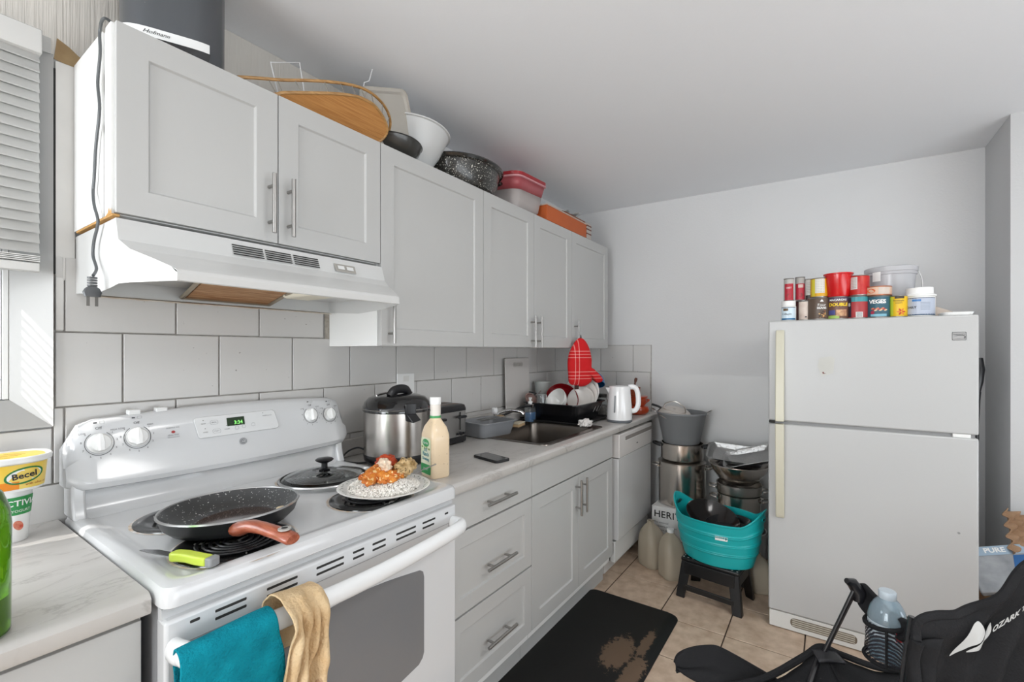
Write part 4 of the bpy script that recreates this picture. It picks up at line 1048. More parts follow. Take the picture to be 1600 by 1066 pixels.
MB().tube(spline([(0, 0, .05), (.01, -.03, .085), (.03, -.08, .105), (.05, -.14, .10), (.055, -.16, .085)], 6), .0105, 12).build('spout', CHROME, fa)
m = MB(); m.lathe([(.016, .085), (.020, .10), (.016, .116), (.008, .12), (0, .12)], 18); m.build('lever_knob', mat('clear_knob', '#e8e8e8', .15), fa)
MB().tube([(0, 0, .06), (0, 0, .088)], .008, 10).build('lever_stem', CHROME, fa)
# grey dishpan with cutlery
dp_ = thing('dishpan', 'grey plastic dishpan with cutlery on the left rim of the sink', 'dishpan', (1.568, -.205, CZ + .0045), rotz=-.16)
GP = mat('grey_plastic', '#8a8c8f', .4)
m = MB(); m.loft([RR(.215, .150, .03, .0), RR(.220, .155, .03, .004), RR(.245, .200, .035, .070), RR(.262, .218, .035, .072), RR(.262, .218, .035, .076), RR(.240, .196, .033, .076), RR(.216, .151, .03, .008)], cap1=True); m.build('pan', GP, dp_)
for k, (l, a, x0, y0) in enumerate(((.20, .10, -.06, -.02), (.19, .22, -.05, .01), (.20, .02, -.03, -.04))):
    c = thing('fork', ('steel fork lying across the grey dishpan, nearest the wall', 'steel fork lying across the middle of the grey dishpan', 'steel fork lying across the front of the grey dishpan')[(1, 0, 2)[k]], 'fork', (1.600 + x0, -.195 + y0, CZ + .083 + .003 * k), rotz=a - .3, group='forks on the dishpan')
    MB().tube([(.02, 0, 0), (.09, 0, .004), (.18, 0, .012)], [.003, .0025, .0045], 8, flat=.5).build('handle', STEEL, c)
    mm = MB()
    for q in range(4): mm.tube([(.02, (q - 1.5) * .0045, 0), (-.035, (q - 1.5) * .0055, -.001)], .0014, 5)
    mm.build('tines', STEEL, c)
br = thing('dish_brush', 'black-handled dish brush lying over the back of the sink', 'brush', (1.76, -.16, CZ + .075), rotz=-.10)
MB().tube(spline([(0, 0, 0), (.08, 0, .015), (.17, -.005, .035), (.25, -.01, .035)], 5), [.007] * 15 + [.009], 8).build('handle', BLACK, br)
MB().lathe([(0, 0), (.012, 0), (.014, .02), (0, .022)], 14, (.262, -.01, .024)).build('chrome_end', CHROME, br)
m = MB(); m.lathe([(0, -.018), (.026, -.016), (.03, 0), (.02, .012), (0, .014)], 18, (-.02, 0, -.008), sx=1.3); m.build('brush_head', mat('tan_bristle', '#b99f7c', .9, bump=1, bscale=150), br)
sp_ = thing('sponge', 'yellowish sponge on the back rim of the sink', 'sponge', (1.86, -.205, CZ + .0185), rotz=.2)
m = MB().box(-.05, .05, -.022, .022, -.012, .006); m.build('foam', mat('tan_sponge', '#c9ab83', .9, bump=1, bscale=120), sp_, bevel=.006)
MB().box(-.05, .05, -.022, .022, .006, .012).build('scrub_layer', mat('pale_scrub', '#ddd3bb', .9, bump=1, bscale=200), sp_, bevel=.002)
sb = thing('soap_dispenser', 'clear pump bottle half full of blue dish soap behind the sink', 'bottle', (2.065, -.155, CZ + .0045))
BLS = mat('blue_soap', '#1484cc', .15)
m = MB(); m.loft([RR(.066, .046, .012, .0), RR(.070, .05, .012, .004), RR(.070, .05, .012, .09), RR(.05, .04, .012, .105), RR(.024, .024, .011, .112)], cap1=True); m.build('bottle', cpl, sb, solid=.001)
m = MB(); m.loft([RR(.064, .044, .011, .003), RR(.065, .045, .011, .058)]); m.build('soap', BLS, sb)
m = MB(); m.lathe([(.014, .110), (.015, .124), (.009, .128), (.006, .130), (.006, .142), (0, .142)], 16); m.tube([(0, 0, .145), (-.02, -.012, .147), (-.032, -.018, .142)], .006, 8); m.lathe([(.010, .140), (.011, .150), (0, .152)], 14); m.build('pump', WHITEP, sb)
cb = thing('cutting_board', 'tall white plastic chopping board leaning on the tiles behind the faucet', 'cutting board', (2.09, -.033, CZ + .001), rot=(math.radians(-1.2), 0, 0))
hole = [(.050 + q[0], .352 + q[1]) for q in rrect(.085, .024, .011, 4)]
m = MB(); Wb, Hb = .27, .395
outer = rrect(Wb, Hb, .012, 4, 0, Hb / 2); 
m.prism([(a, b) for a, b in outer], 'y', -.020, -.011); m.build('board', mat('board_plastic', '#c9c5c1', .35), cb, bevel=.002)
m = MB(); fn_ = plane_fn((.0, -.0202, .355), (1, 0, 0), (0, 0, 1)); 
frame(fn_, rrect(.11, .03, .014, 4), mat('slot_shadow', '#8d8884', .5), 'slot_rim', .0006, .003, cb)
poly_on(fn_, rrect(.10, .022, .010, 4), GROUT, 'hand_slot', .0004, cb)

# dish rack group
dt = thing('drip_tray', 'black drip tray under the black dish rack', 'tray', (2.285, -.28, CT2 + .004))
m = MB(); m.loft([RR(.40, .40, .03, 0), RR(.43, .43, .035, .014), RR(.44, .44, .035, .014), RR(.44, .44, .035, .011), RR(.41, .41, .03, -.0)], cap1=False); m.loft([RR(.40, .40, .03, -.0002), RR(.401, .401, .03, .003)]); m.build('tray', BLACKM, dt)
rk = thing('dish_rack', 'black plastic dish rack full of plates beside the sink', 'dish rack', (2.275, -.285, CT2 + .008))
m = MB(); m.loft([RR(.33, .31, .03, .0), RR(.335, .315, .03, .006), RR(.405, .375, .04, .105), RR(.425, .395, .04, .108), RR(.425, .395, .04, .114), RR(.40, .37, .038, .114), RR(.33, .31, .03, .010)], cap1=True); m.build('tub', mat('rack_black', '#131315', .25), rk)
for k in range(3):
    y = .13 - k * .05; 
    fnk = lambda u, v, d=0, y=y: (-.0, 0, 0)
    m = MB(); y0 = -.03 - k * .055
    pts = [(-.1785 - .018 * 0, y0, .035), (-.20 , y0, .085)]
for k in range(3):
    m = MB(); xx = .05 + k * .045
    m.add([(xx, -.1722, .050), (xx + .012, -.1722, .050), (xx + .022, -.184, .084), (xx + .012, -.184, .084)], [(0, 1, 2, 3)]); m.build('drain_slot', mat('slot_light', '#8f8d8a', .5), rk, smooth=False, fix=False)
PM = MATS['porcelain']
def plate_standing(name, label, c, R, rot, m=PM, cat='plate', deep=.02, grp=None):
    t = thing(name, label, cat, c, rot=rot, group=grp)
    mb = MB(); mb.lathe([(0, 0), (R * .55, 0), (R * .62, .003), (R * .75, deep * .5), (R, deep), (R + .001, deep + .002), (R - .002, deep + .003), (R * .75, deep * .5 + .004), (R * .6, .006), (0, .004)], 44); mb.build('dish', m, t)
    return t
# tilt axis: plates stand on edge facing the camera side
def stand(yaw, tilt): return Euler((0, tilt, yaw), 'XYZ')
CREAM = mat('cream_plate', '#dcd8d2', .2, coat=.2)
plate_standing('dinner_plate', 'largest white plate standing at the back of the dish rack', (2.425, -.335, CT2 + .158), .125, (0, math.radians(-68), math.radians(2)), m=PM)
plate_standing('dinner_plate', 'cream plate standing in the middle of the dish rack stack', (2.385, -.35, CT2 + .144), .110, (0, math.radians(-66), math.radians(6)), m=CREAM)
plate_standing('side_plate', 'smaller cream plate standing at the front of the dish rack stack', (2.350, -.365, CT2 + .122), .088, (0, math.radians(-64), math.radians(8)), m=CREAM)
bw = thing('white_bowl', 'white bowl tipped on its side at the left of the dish rack', 'bowl', (2.185, -.30, CT2 + .115), rot=(math.radians(10), math.radians(-58), math.radians(-30)))
m = MB(); m.lathe([(0, -.02), (.03, -.02), (.055, .0), (.072, .028), (.078, .05), (.076, .051), (.069, .028), (.052, .004), (.028, -.015), (0, -.015)], 36); m.build('bowl_body', PM, bw)
rp = thing('red_pan', 'dark red pan standing between bowl and plates in the dish rack', 'pan', (2.31, -.24, CT2 + .115), rot=(math.radians(20), math.radians(-62), math.radians(15)))
m = MB(); m.lathe([(0, 0), (.085, 0), (.095, .006), (.105, .04), (.107, .042), (.103, .043), (.092, .008), (0, .004)], 40); m.build('pan_body', mat('dark_red_enamel', '#7d0f16', .2, coat=.4), rp)
MB().tube([(.0, .10, .035), (.0, .17, .045), (0, .22, .05)], .010, 8).build('handle', BLACK, rp)
gl_ = thing('drinking_glass', 'upturned clear glass at the left end of the dish rack', 'glass', (2.12, -.205, CT2 + .082))
MB().lathe([(.032, 0), (.036, .002), (.030, .09), (0, .092)], 28).build('glass_body', cpl, gl_, solid=.002)
ss = thing('sieve', 'small pinkish copper sieve hooked over the back of the dish rack', 'sieve', (2.11, -.130, CT2 + .135), rot=(math.radians(50), math.radians(-20), 0))
MB().lathe([(.0, -.028), (.022, -.022), (.038, -.006), (.042, .004), (.045, .005), (.045, .009), (.040, .008)], 26).build('mesh_bowl', mat('copper_mesh', '#a98c84', .4, metal=.5, bump=1, bscale=300), ss)
MB().tube([(.042, 0, .006), (.12, 0, .01)], .004, 6).build('handle', STEEL, ss)
yt = thing('yogurt_tub', 'clear and green yogurt tub on top of the dishes by the wall', 'tub', (2.33, -.085, CT2 + .143))
MB().lathe([(0, 0), (.045, 0), (.056, .085), (.060, .086), (.060, .094), (.054, .094), (0, .080)], 30).build('tub_body', mat('frosted_tub', '#b9bcb8', .3, trans=.2), yt)
f = cyl_fn((0, 0), .050, cup_dir(2.33, -.1) - .55, .052, .13)
patch(f, .045, .05, mat('deep_green', '#1f4d33', .4), yt, nu=8); text('OIKOS', .012, WHITEP, yt, lambda u, v, d=0: f(u, v + .004, d + .0008))
pp = thing('stock_jar', 'tall dark pot behind the dishes under the yogurt tub', 'pot', (2.33, -.062, CT2))
MB().lathe([(0, 0), (.045, 0), (.047, .004), (.047, .135), (.049, .138), (0, .1385)], 26).build('pot_body', mat('dark_steel', '#5a5654', .35, metal=.8), pp)
bb = thing('blue_bowl', 'blue plastic bowl upturned behind the red mitt', 'bowl', (2.705, -.295, CT2 + .236), rot=(math.radians(-8), math.radians(24), 0))
MB().lathe([(.088, -.03), (.09, -.028), (.080, .01), (.058, .034), (.0, .038)], 36, sy=.8).build('bowl_body', mat('bright_blue', '#0b78b8', .3), bb, solid=.003)
# jars behind the kettle
for i, (x, y, r, h, lb) in enumerate(((2.60, -.40, .038, .13, 'clear glass jar with dark contents just behind the kettle'), (2.58, -.25, .042, .15, 'clear jar with dark cover between the dish rack and the kettle'), (2.705, -.295, .04, .185, 'tall clear jar holding up the upturned blue bowl'))):
    j = thing('glass_jar', lb, 'jar', (x, y, CT2))
    MB().lathe([(0, .003), (r - .003, 0), (r, .004), (r, h * .8), (r * .82, h * .9), (r * .82, h)], 26).build('glass', cpl, j, solid=.0015)
    MB().lathe([(0, .006), (r - .006, .006), (r - .006, h * .55), (0, h * .55)], 20).build('contents', mat('dark_contents', '#4b403a', .8, bump=1, bscale=120, var=.8, vscale=60, vcol='#a89c90'), j)
    MB().lathe([(0, h + .001), (r * .86, h), (r * .86, h + .016), (0, h + .018)], 24).build('jar_lid', mat('jar_lid_dark', '#3c3a39', .35, metal=.6), j)
# kettle
def kettle():
    x, y = 2.405, -.602; t = thing('electric_kettle', 'white electric kettle with grey water gauge near the counter end', 'kettle', (x, y, CT2))
    KW = mat('kettle_white', '#f0f0f0', .12, coat=.5)
    MB().lathe([(0, .001), (.074, .0), (.077, .004), (.077, .016), (0, .018)], 36).build('base_ring', mat('kettle_base', '#6b6f73', .3), t)
    m = MB(); m.lathe([(0, .014), (.0765, .014), (.078, .03), (.074, .11), (.068, .18), (.066, .215), (.062, .222), (.03, .227), (0, .228)], 40)
    m.build('jug', KW, t)
    a = PI * .78 + 0; a = math.atan2(.55, -.83)    # spout towards the left of the picture
    dx, dy = -.57, .82
    sp1 = MB(); sp1.add([(dx * .055 + dy * .022, dy * .055 - dx * .022, .212), (dx * .055 - dy * .022, dy * .055 + dx * .022, .212), (dx * .088, dy * .088, .214), (dx * .062, dy * .062, .165)], [(0, 2, 1), (0, 3, 2), (1, 2, 3), (0, 1, 3)])
    sp1.build('spout', KW, t, smooth=False)
    ex, ey = .57, -.82
    P = lambda r, z: (ex * r, ey * r, z)
    MB().tube(spline([P(.055, .214), P(.085, .217), P(.108, .200), P(.118, .15), P(.116, .10), P(.098, .070), P(.068, .066)], 6), .0115, 12, flat=1.4).build('handle', KW, t)
    fg = cyl_fn((0, 0), .0745, cup_dir(x, y) - .38, .115, -.11)
    poly_on(fg, rrect(.009, .105, .0045, 5), mat('gauge_grey', '#85898c', .15), 'water_gauge', .0015, t)
    MB().box(ex * .072 - .006, ex * .072 + .010, ey * .072 - .008, ey * .072 + .006, .018, .034).build('switch', BLACK, t)
kettle()
# terracotta mortar stack
def mortar():
    T1 = mat('terracotta_glaze', '#b5421c', .3, var=.6, vscale=25, vcol='#8e2e12', coat=.4)
    a = thing('clay_bowl', 'lower wide orange clay bowl behind the kettle', 'bowl', (2.80, -.582, CT2))
    MB().lathe([(0, 0), (.050, 0), (.070, .014), (.077, .035), (.070, .055), (.05, .062), (0, .062)], 32).build('bowl_body', T1, a)
    b = thing('clay_pot', 'middle orange clay pot with side lugs, standing on the wide clay bowl', 'pot', (2.80, -.582, CT2 + .0625))
    MB().lathe([(0, 0), (.045, 0), (.058, .015), (.060, .05), (.066, .056), (.066, .064), (0, .064)], 32).build('pot_body', T1, b)
    for s in (-1, 1): MB().tube(spline([(s * .055 * .57, -s * .055 * .82, .04), (s * .078 * .57, -s * .078 * .82, .036), (s * .055 * .57, -s * .055 * .82, .018)], 4), .006, 8).build('lug', T1, b)
    c = thing('mortar', 'top reddish-brown square-sided mortar of the clay stack', 'mortar', (2.79, -.555, CT2 + .127))
    T2 = mat('brown_clay', '#8e3d1f', .5, var=.5, vscale=20, vcol='#6a2a14')
    MB().lathe([(0, 0), (.038, 0), (.044, .01), (.046, .062), (.040, .062), (.036, .012), (0, .010)], 28).build('mortar_bowl', T2, c)
    d = thing('pestle', 'dark wooden pestle standing in the mortar', 'pestle', (2.785, -.55, CT2 + .1375), rot=(math.radians(8), math.radians(12), 0))
    MB().lathe([(0, 0), (.012, .002), (.012, .02), (.007, .035), (.006, .085), (.010, .098), (.011, .11), (.007, .119), (0, .12)], 18).build('pestle_body', mat('dark_wood', '#5b2e1c', .5), d)
mortar()
bx = thing('small_carton', 'beige carton standing against the end wall behind the mortar', 'box', (2.93, -.46, CT2))
MB().box(-.03, .03, -.05, .05, 0, .145).build('carton', mat('beige_card', '#b5ada2', .7), bx, bevel=.002)
# crumpled cloth on the rim
def crumple(name, label, c, s, m, seed, cat, n=16, amp=.55, rot=None):
    mb = MB(); rings = []
    for i in range(n + 1):
        ph = PI * i / n; rr_ = []
        for k in range(n * 2):
            th = 2 * PI * k / (n * 2); v = Vector((sin(ph) * cos(th), sin(ph) * sin(th), cos(ph)))
            q = NZ.noise(v * 2.5 + Vector((seed, 3, 0))); q2 = abs(NZ.noise(v * 5 + Vector((0, seed, 1))))
            d = 1 + amp * q - amp * .8 * q2
            rr_.append((v.x * s[0] * d, v.y * s[1] * d, max(v.z * s[2] * d, -s[2] * .55)))
        rings.append(rr_)
    mb.loft(rings); o = mb.build(name, m, None, loc=c, rot=rot)
    if label: tag(o, label, cat)
    return o
crumple('paper_towel', 'crumpled white tissue on the front right corner of the sink rim', (2.085, -.520, CZ + .022), (.052, .036, .026), mat('tissue', '#e3dfda', .9), 2.2, 'tissue')
# oven mitt hanging from the last cabinet handle
def mitt():
    t = thing('oven_mitt', 'red plaid oven mitt hanging from the last wall cabinet handle', 'oven mitt', (2.30, -.385, 1.28), rotz=-.55)
    ol = [(.0, .160), (-.028, .150), (-.058, .112), (-.085, .06), (-.094, 0), (-.090, -.07), (-.083, -.125), (-.045, -.142), (0, -.150), (.045, -.142), (.080, -.118), (.082, -.092), (.120, -.128), (.165, -.120), (.160, -.095), (.105, -.045), (.080, -.03), (.080, .02), (.066, .085), (.034, .142)]
    ol = [(p.x, p.y) for p in spline([(a, b, 0) for a, b in ol], 3, closed=True)]
    n = len(ol); m = MB(); cx_, cz_ = -.005, -.01
    def L(k, y): return [(cx_ + (a - cx_) * k, y, cz_ + (b - cz_) * k) for a, b in ol]
    m.loft([L(.30, -.031), L(.62, -.028), L(.86, -.020), L(.97, -.009), L(1, 0), L(.97, .009), L(.86, .016), L(.5, .02)])
    rm = bpy.data.materials.new('red_plaid'); rm.use_nodes = True; nt = rm.node_tree; N = nt.nodes; Lk = nt.links; b = N['Principled BSDF']; b.inputs['Roughness'].default_value = .85
    tc = N.new('ShaderNodeTexCoord'); sx = N.new('ShaderNodeSeparateXYZ'); Lk.new(tc.outputs['Object'], sx.inputs[0])
    def lines(out, centers, wd):
        acc = None
        for c in centers:
            s1 = N.new('ShaderNodeMath'); s1.operation = 'SUBTRACT'; s1.inputs[1].default_value = c; Lk.new(out, s1.inputs[0])
            s2 = N.new('ShaderNodeMath'); s2.operation = 'ABSOLUTE'; Lk.new(s1.outputs[0], s2.inputs[0])
            s3 = N.new('ShaderNodeMath'); s3.operation = 'LESS_THAN'; s3.inputs[1].default_value = wd; Lk.new(s2.outputs[0], s3.inputs[0])
            if acc is None: acc = s3
            else:
                s4 = N.new('ShaderNodeMath'); s4.operation = 'ADD'; Lk.new(acc.outputs[0], s4.inputs[0]); Lk.new(s3.outputs[0], s4.inputs[1]); acc = s4
        return acc
    A = lines(sx.outputs[0], (-.055, -.028), .0028); B_ = lines(sx.outputs[2], (.075, .055, .035, -.055, -.078, -.098), .0022)
    ad = N.new('ShaderNodeMath'); ad.operation = 'ADD'; Lk.new(A.outputs[0], ad.inputs[0]); Lk.new(B_.outputs[0], ad.inputs[1])
    mu = N.new('ShaderNodeMath'); mu.operation = 'MULTIPLY'; mu.inputs[1].default_value = .5; mu.use_clamp = True; Lk.new(ad.outputs[0], mu.inputs[0])
    mx = N.new('ShaderNodeMix'); mx.data_type = 'RGBA'; mx.inputs[6].default_value = lin('#cc1016'); mx.inputs[7].default_value = lin('#f3b5ae'); Lk.new(mu.outputs[0], mx.inputs[0]); Lk.new(mx.outputs[2], b.inputs['Base Color'])
    m.build('mitt_body', rm, t)
    MB().tube([(0, 0, .150), (-.004, -.006, .165), (.004, .004, .178), (.006, .002, .160)], .002, 6).build('hanging_loop', BLACK, t)
    lab(MB().box(-.05, -.02, -.012, -.006, -.165, -.14).build('tag', mat('mitt_dark_lining', '#3a1f1a', .9), t, smooth=False), 'dark lining tag')
mitt()

# ------------------------------------------------------------------ on top of the wall cabinets (top z = 2.124)
TZ = UZ1 + .0005
def fryer():
    t = thing('air_fryer', 'dark grey kitchen appliance with white band and dangling cord on the first cabinet', 'air fryer', (.178, -.160, TZ), rotz=math.radians(-24))
    FG = mat('fryer_grey', '#4b4e52', .28, coat=.2, speck='#8f9295', sscale=120, sth=.76)
    S_ = .86
    def R(w_, d_, z, r=.10): return ring(rrect(w_ * S_, d_ * S_, r * S_, 8), z)
    m = MB(); m.loft([R(.24, .24, .0), R(.25, .25, .010)]); m.build('base', mat('fryer_base_black', '#17181a', .2, coat=.4), t)
    m = MB(); m.loft([R(.262, .262, .008), R(.266, .266, .030), R(.272, .272, .060), R(.274, .274, .30), R(.25, .25, .316), R(.20, .20, .318)]); m.build('housing', FG, t)
    # white band wraps the front-left quarter
    def bd(a, z, d=0):
        w2 = .137 * S_ + d; n = 4.5
        c, s_ = cos(a), sin(a); q = (abs(c / w2) ** n + abs(s_ / w2) ** n) ** (-1 / n)
        # superellipse approximates the rounded square
        return (q * c, q * s_, z)
    m = MB(); m.grid(30, 1, lambda u, v: bd(math.radians(-165 + 112 * u), .040 + .024 * v, .0005)); m2 = MB(); m2.grid(30, 3, lambda u, v: bd(math.radians(-165 + 113 * u), .006 + .034 * v, .0003 - .010 * (1 - v))); m2.build('lower_recess', MATS['fryer_base_black'], t, fix=False); lab(m.build('white_band', mat('band_white', '#e9e9e7', .35, speck='#777777', sscale=260, sth=.76), t, fix=False), 'white band')
    text('Hofmann', .014, INK, t, lambda u, v, d=0: bd(math.radians(-104) + u / .118, .052 + v, .0012 + d), name='script_lettering', shear=.4)
    MB().box(-.150, -.125, -.09, -.05, .285, .30).build('side_tab', BLACK, t, bevel=.003)
    pts = [(-.07, -.331 + .05, 2.128), (-.012, -.300, 2.130), (-.013, -.270, 2.112), (-.012, -.268, 2.06), (-.012, -.250, 1.997), (-.012, -.264, 1.93), (-.012, -.236, 1.85), (-.012, -.222, 1.775), (-.012, -.214, 1.745), (-.016, -.240, 1.705), (-.012, -.252, 1.665), (-.012, -.222, 1.625), (-.012, -.213, 1.59), (-.012, -.240, 1.555), (-.013, -.264, 1.532)]
    pts[0] = (.06, -.24, 2.135); 
    pts = [(.05, -.20, 2.14), (.02, -.27, 2.134)] + pts[1:-1] + [(-.024, -.266, 1.534)]
    MF = Matrix.Rotation(math.radians(24), 3, 'Z'); q = [tuple(MF @ Vector((a - .178, b + .160, 0)) + Vector((0, 0, c - TZ))) for a, b, c in pts]
    CM = mat('cord_grey', '#55585a', .35)
    MB().tube(spline(q, 6), .0032, 8, flat=1.0).build('power_cord', CM, t)
    cp_ = (-.026, -.268)
    def place(mb):
        for i, v in enumerate(mb.v): mb.v[i] = tuple(MF @ Vector((v[0] + cp_[0] - .178, v[1] + cp_[1] + .160, 0)) + Vector((0, 0, v[2] - TZ)))
        return mb
    m = MB()
    for k in range(4): m.lathe([(0, 1.530 - k * .006), (.0095, 1.530 - k * .006), (.0095, 1.5265 - k * .006), (0, 1.5265 - k * .006)], 12)
    m.loft([[(a, b, z) for a, b in rrect(wd, .014, .004, 3)] for wd, z in ((.014, 1.508), (.026, 1.503), (.034, 1.494), (.028, 1.484))])
    place(m).build('plug', mat('plug_grey', '#4f5153', .35), t)
    for s in (-.0075, .0075): place(MB().box(s - .003, s + .003, -.001, .001, 1.462, 1.485)).build('prong', mat('prong_metal', '#6d6a66', .3, metal=.9), t)
fryer()
# bamboo tray leaning
def tray():
    ph = math.radians(50); t = thing('bamboo_tray', 'half-oval bamboo tray with a bent cane rail jutting out above the second cabinet door', 'tray', (.60, -.290, TZ + .006))
    def P(x, v, d): return (x - .60, -v * cos(ph) + d * sin(ph), v * sin(ph) + d * cos(ph))
    out = [(.372, .000), (.398, .014), (.414, .026), (.476, .055), (.552, .089), (.600, .107), (.638, .118), (.668, .121), (.705, .119), (.751, .100), (.782, .078), (.796, .055), (.792, .030), (.780, .012), (.765, .0)]
    BW = mat('bamboo_board', '#c08a4e', .45, var=.9, vscale=5, vcol='#a56d36', stretch=(2, 60, 60))
    n = len(out); m = MB(); m.add([P(a, b, 0) for a, b in out] + [P(a, b, .006) for a, b in out], [tuple(range(n)), tuple(range(2 * n - 1, n - 1, -1))] + [(i, (i + 1) % n, (i + 1) % n + n, i + n) for i in range(n)])
    m.build('board', BW, t, smooth=False)
    CN = mat('cane', '#b98d55', .4, var=.8, vscale=14, vcol='#8a6232', stretch=(1, 8, 8))
    e = [P(a, b, .003) for a, b in out]; MB().tube(spline(e, 4), .0055, 8).build('rim', CN, t)
    rail = [(.30, .002), (.346, .022), (.415, .050), (.487, .084), (.563, .116), (.639, .140), (.704, .146), (.770, .130), (.815, .098), (.832, .060), (.822, .025)]
    e2 = [P(a, b, .045) for a, b in rail]; MB().tube(spline(e2, 4), .005, 8).build('cane_rail', CN, t)
    so = spline(e, 6); sr = spline(e2, 6); off = Vector((0, .042 * sin(ph), .042 * cos(ph)))
    for k in range(13):
        u = .06 + .88 * k / 12; a = so[int(u * (len(so) - 1))]; b = min(sr, key=lambda q: (q - a - off).length)
        MB().tube([a, b], .0015, 6).build('spindle', mat('spindle_metal', '#9a958c', .4, metal=.5), t)
tray()
wr_ = thing('wire_rack', 'white wire dish rack standing behind the bamboo tray', 'rack', (.72, -.10, TZ))
WW = mat('white_wire', '#dddddd', .35)
def wpts(l): return [(a - .72, b + .10, c - TZ) for a, b, c in l]
for l in ([(.46, -.12, 2.127), (.45, -.20, 2.13), (.423, -.25, 2.173), (.400, -.25, 2.258), (.495, -.25, 2.306), (.512, -.25, 2.217), (.515, -.20, 2.14), (.52, -.12, 2.127)],
          [(.735, -.12, 2.127), (.735, -.18, 2.15), (.744, -.245, 2.31), (.755, -.245, 2.367), (.777, -.245, 2.384), (.792, -.245, 2.435)],
          [(.82, -.12, 2.127), (.82, -.18, 2.15), (.826, -.245, 2.273), (.838, -.245, 2.328), (.854, -.245, 2.338), (.868, -.245, 2.39)],
          [(.46, -.12, 2.128), (.52, -.12, 2.128), (.735, -.12, 2.128), (.82, -.12, 2.128)]):
    MB().tube(wpts(l), .0022, 6).build('wire', WW, wr_)
cl = thing('clear_box_lid', 'clear rectangular plastic box cover leaning behind the white bowl', 'box cover', (.885, -.262, TZ + .052), rot=AX((.925, 0, .38), (0, -1, -.10)))
cpt = mat('frosted_clear', '#c9c2b6', .25, alpha=.7)
m = MB(); m.loft([ring(rrect(.24, .20, .03, 6, 0, .10), 0), ring(rrect(.24, .20, .03, 6, 0, .10), .012), ring(rrect(.215, .175, .025, 6, 0, .10), .012), ring(rrect(.20, .16, .022, 6, 0, .10), .004)], cap0=False, cap1=True); m.build('cover', cpt, cl)
def bowl_thing(name, label, cat, c, prof, m_, rot, sx=1, sy=1, solid=.0, part='bowl_body'):
    t = thing(name, label, cat, c, rot=rot); MB().lathe(prof, 48, sx=sx, sy=sy).build(part, m_, t, solid=solid); return t
bowl_thing('mixing_bowl', 'large off-white plastic mixing bowl tilted on the cabinets', 'bowl', (1.040, -.188, TZ + .011), [(0, 0), (.06, 0), (.075, .010), (.118, .085), (.148, .168), (.156, .170), (.156, .175), (.145, .174), (.114, .088), (.070, .014), (0, .006)], mat('bowl_white', '#d8d9d8', .3, trans=.1), (math.radians(2), math.radians(6), 0))
bl_ = bowl_thing('dark_pan_cover', 'dark shallow dish-shaped cover in front of the off-white bowl', 'pan cover', (.905, -.225, TZ + .002), [(0, .0), (.05, .0), (.085, .012), (.108, .038), (.118, .062), (.121, .063), (.120, .066), (.105, .042), (.08, .016), (0, .005)], mat('dark_cover', '#33322f', .3, coat=.3), (0, math.radians(2), 0), part='cover_disc')
RG = mat('speckled_roaster', '#26241f', .22, speck='#d8d6cc', sscale=170, sth=.63, coat=.5, bump=.3, bscale=200)
rs_ = thing('roasting_pan', 'black speckled enamel roasting pan with loop handles on the cabinets', 'roasting pan', (1.372, -.215, TZ + .002), rot=(0, math.radians(-1), 0))
m = MB(); m.lathe([(0, .003), (.105, .0), (.128, .008), (.150, .045), (.162, .105), (.176, .112), (.180, .118), (.176, .123), (.160, .118), (.146, .047), (.12, .012), (0, .010)], 52, sx=1.28, sy=.92); m.build('pan_body', RG, rs_)
MB().lathe([(.1765, .108), (.182, .118), (.1775, .1245)], 52, sx=1.28, sy=.92).build('rim', mat('black_enamel', '#191713', .2, coat=.5), rs_)
for s in (-1, 1): MB().tube(spline([(s * .215, -.045, .108), (s * .250, -.04, .112), (s * .258, 0, .113), (s * .250, .04, .112), (s * .215, .045, .108)], 5), .0085, 8).build('handle', MATS['black_enamel'], rs_)
# red lidded food box, tilted
fb = thing('food_container', 'clear plastic food box with thin red rim, tilted on the cabinets', 'container', (1.815, -.215, TZ + .020), rot=(math.radians(4), math.radians(-5), math.radians(4)))
BXP = mat('cloudy_plastic', '#c2bab7', .3, alpha=.82); RDm = mat('translucent_red', '#b2565c', .3, alpha=.9)
m = MB(); m.loft([ring(rrect(.27, .15, .04, 5), 0), ring(rrect(.29, .17, .045, 5), .010), ring(rrect(.318, .196, .05, 5), .095)], cap1=False); m.build('box', BXP, fb, solid=.002)
m = MB(); m.loft([ring(rrect(.318, .196, .05, 5), .095), ring(rrect(.345, .222, .05, 5), .155)], cap0=False, cap1=False); m.build('red_upper', RDm, fb, solid=.002)
m = MB(); m.loft([ring(rrect(.352, .229, .052, 6), .153), ring(rrect(.362, .239, .055, 6), .156), ring(rrect(.362, .239, .055, 6), .162), ring(rrect(.350, .227, .05, 6), .165)]); m.build('rim', mat('pale_pink', '#d99aa0', .3), fb)
m = MB(); m.loft([ring(rrect(.356, .233, .052, 6), .165), ring(rrect(.358, .235, .052, 6), .181), ring(rrect(.33, .21, .05, 6), .184)]); m.build('red_band', mat('red_lid', '#a3232b', .3), fb)
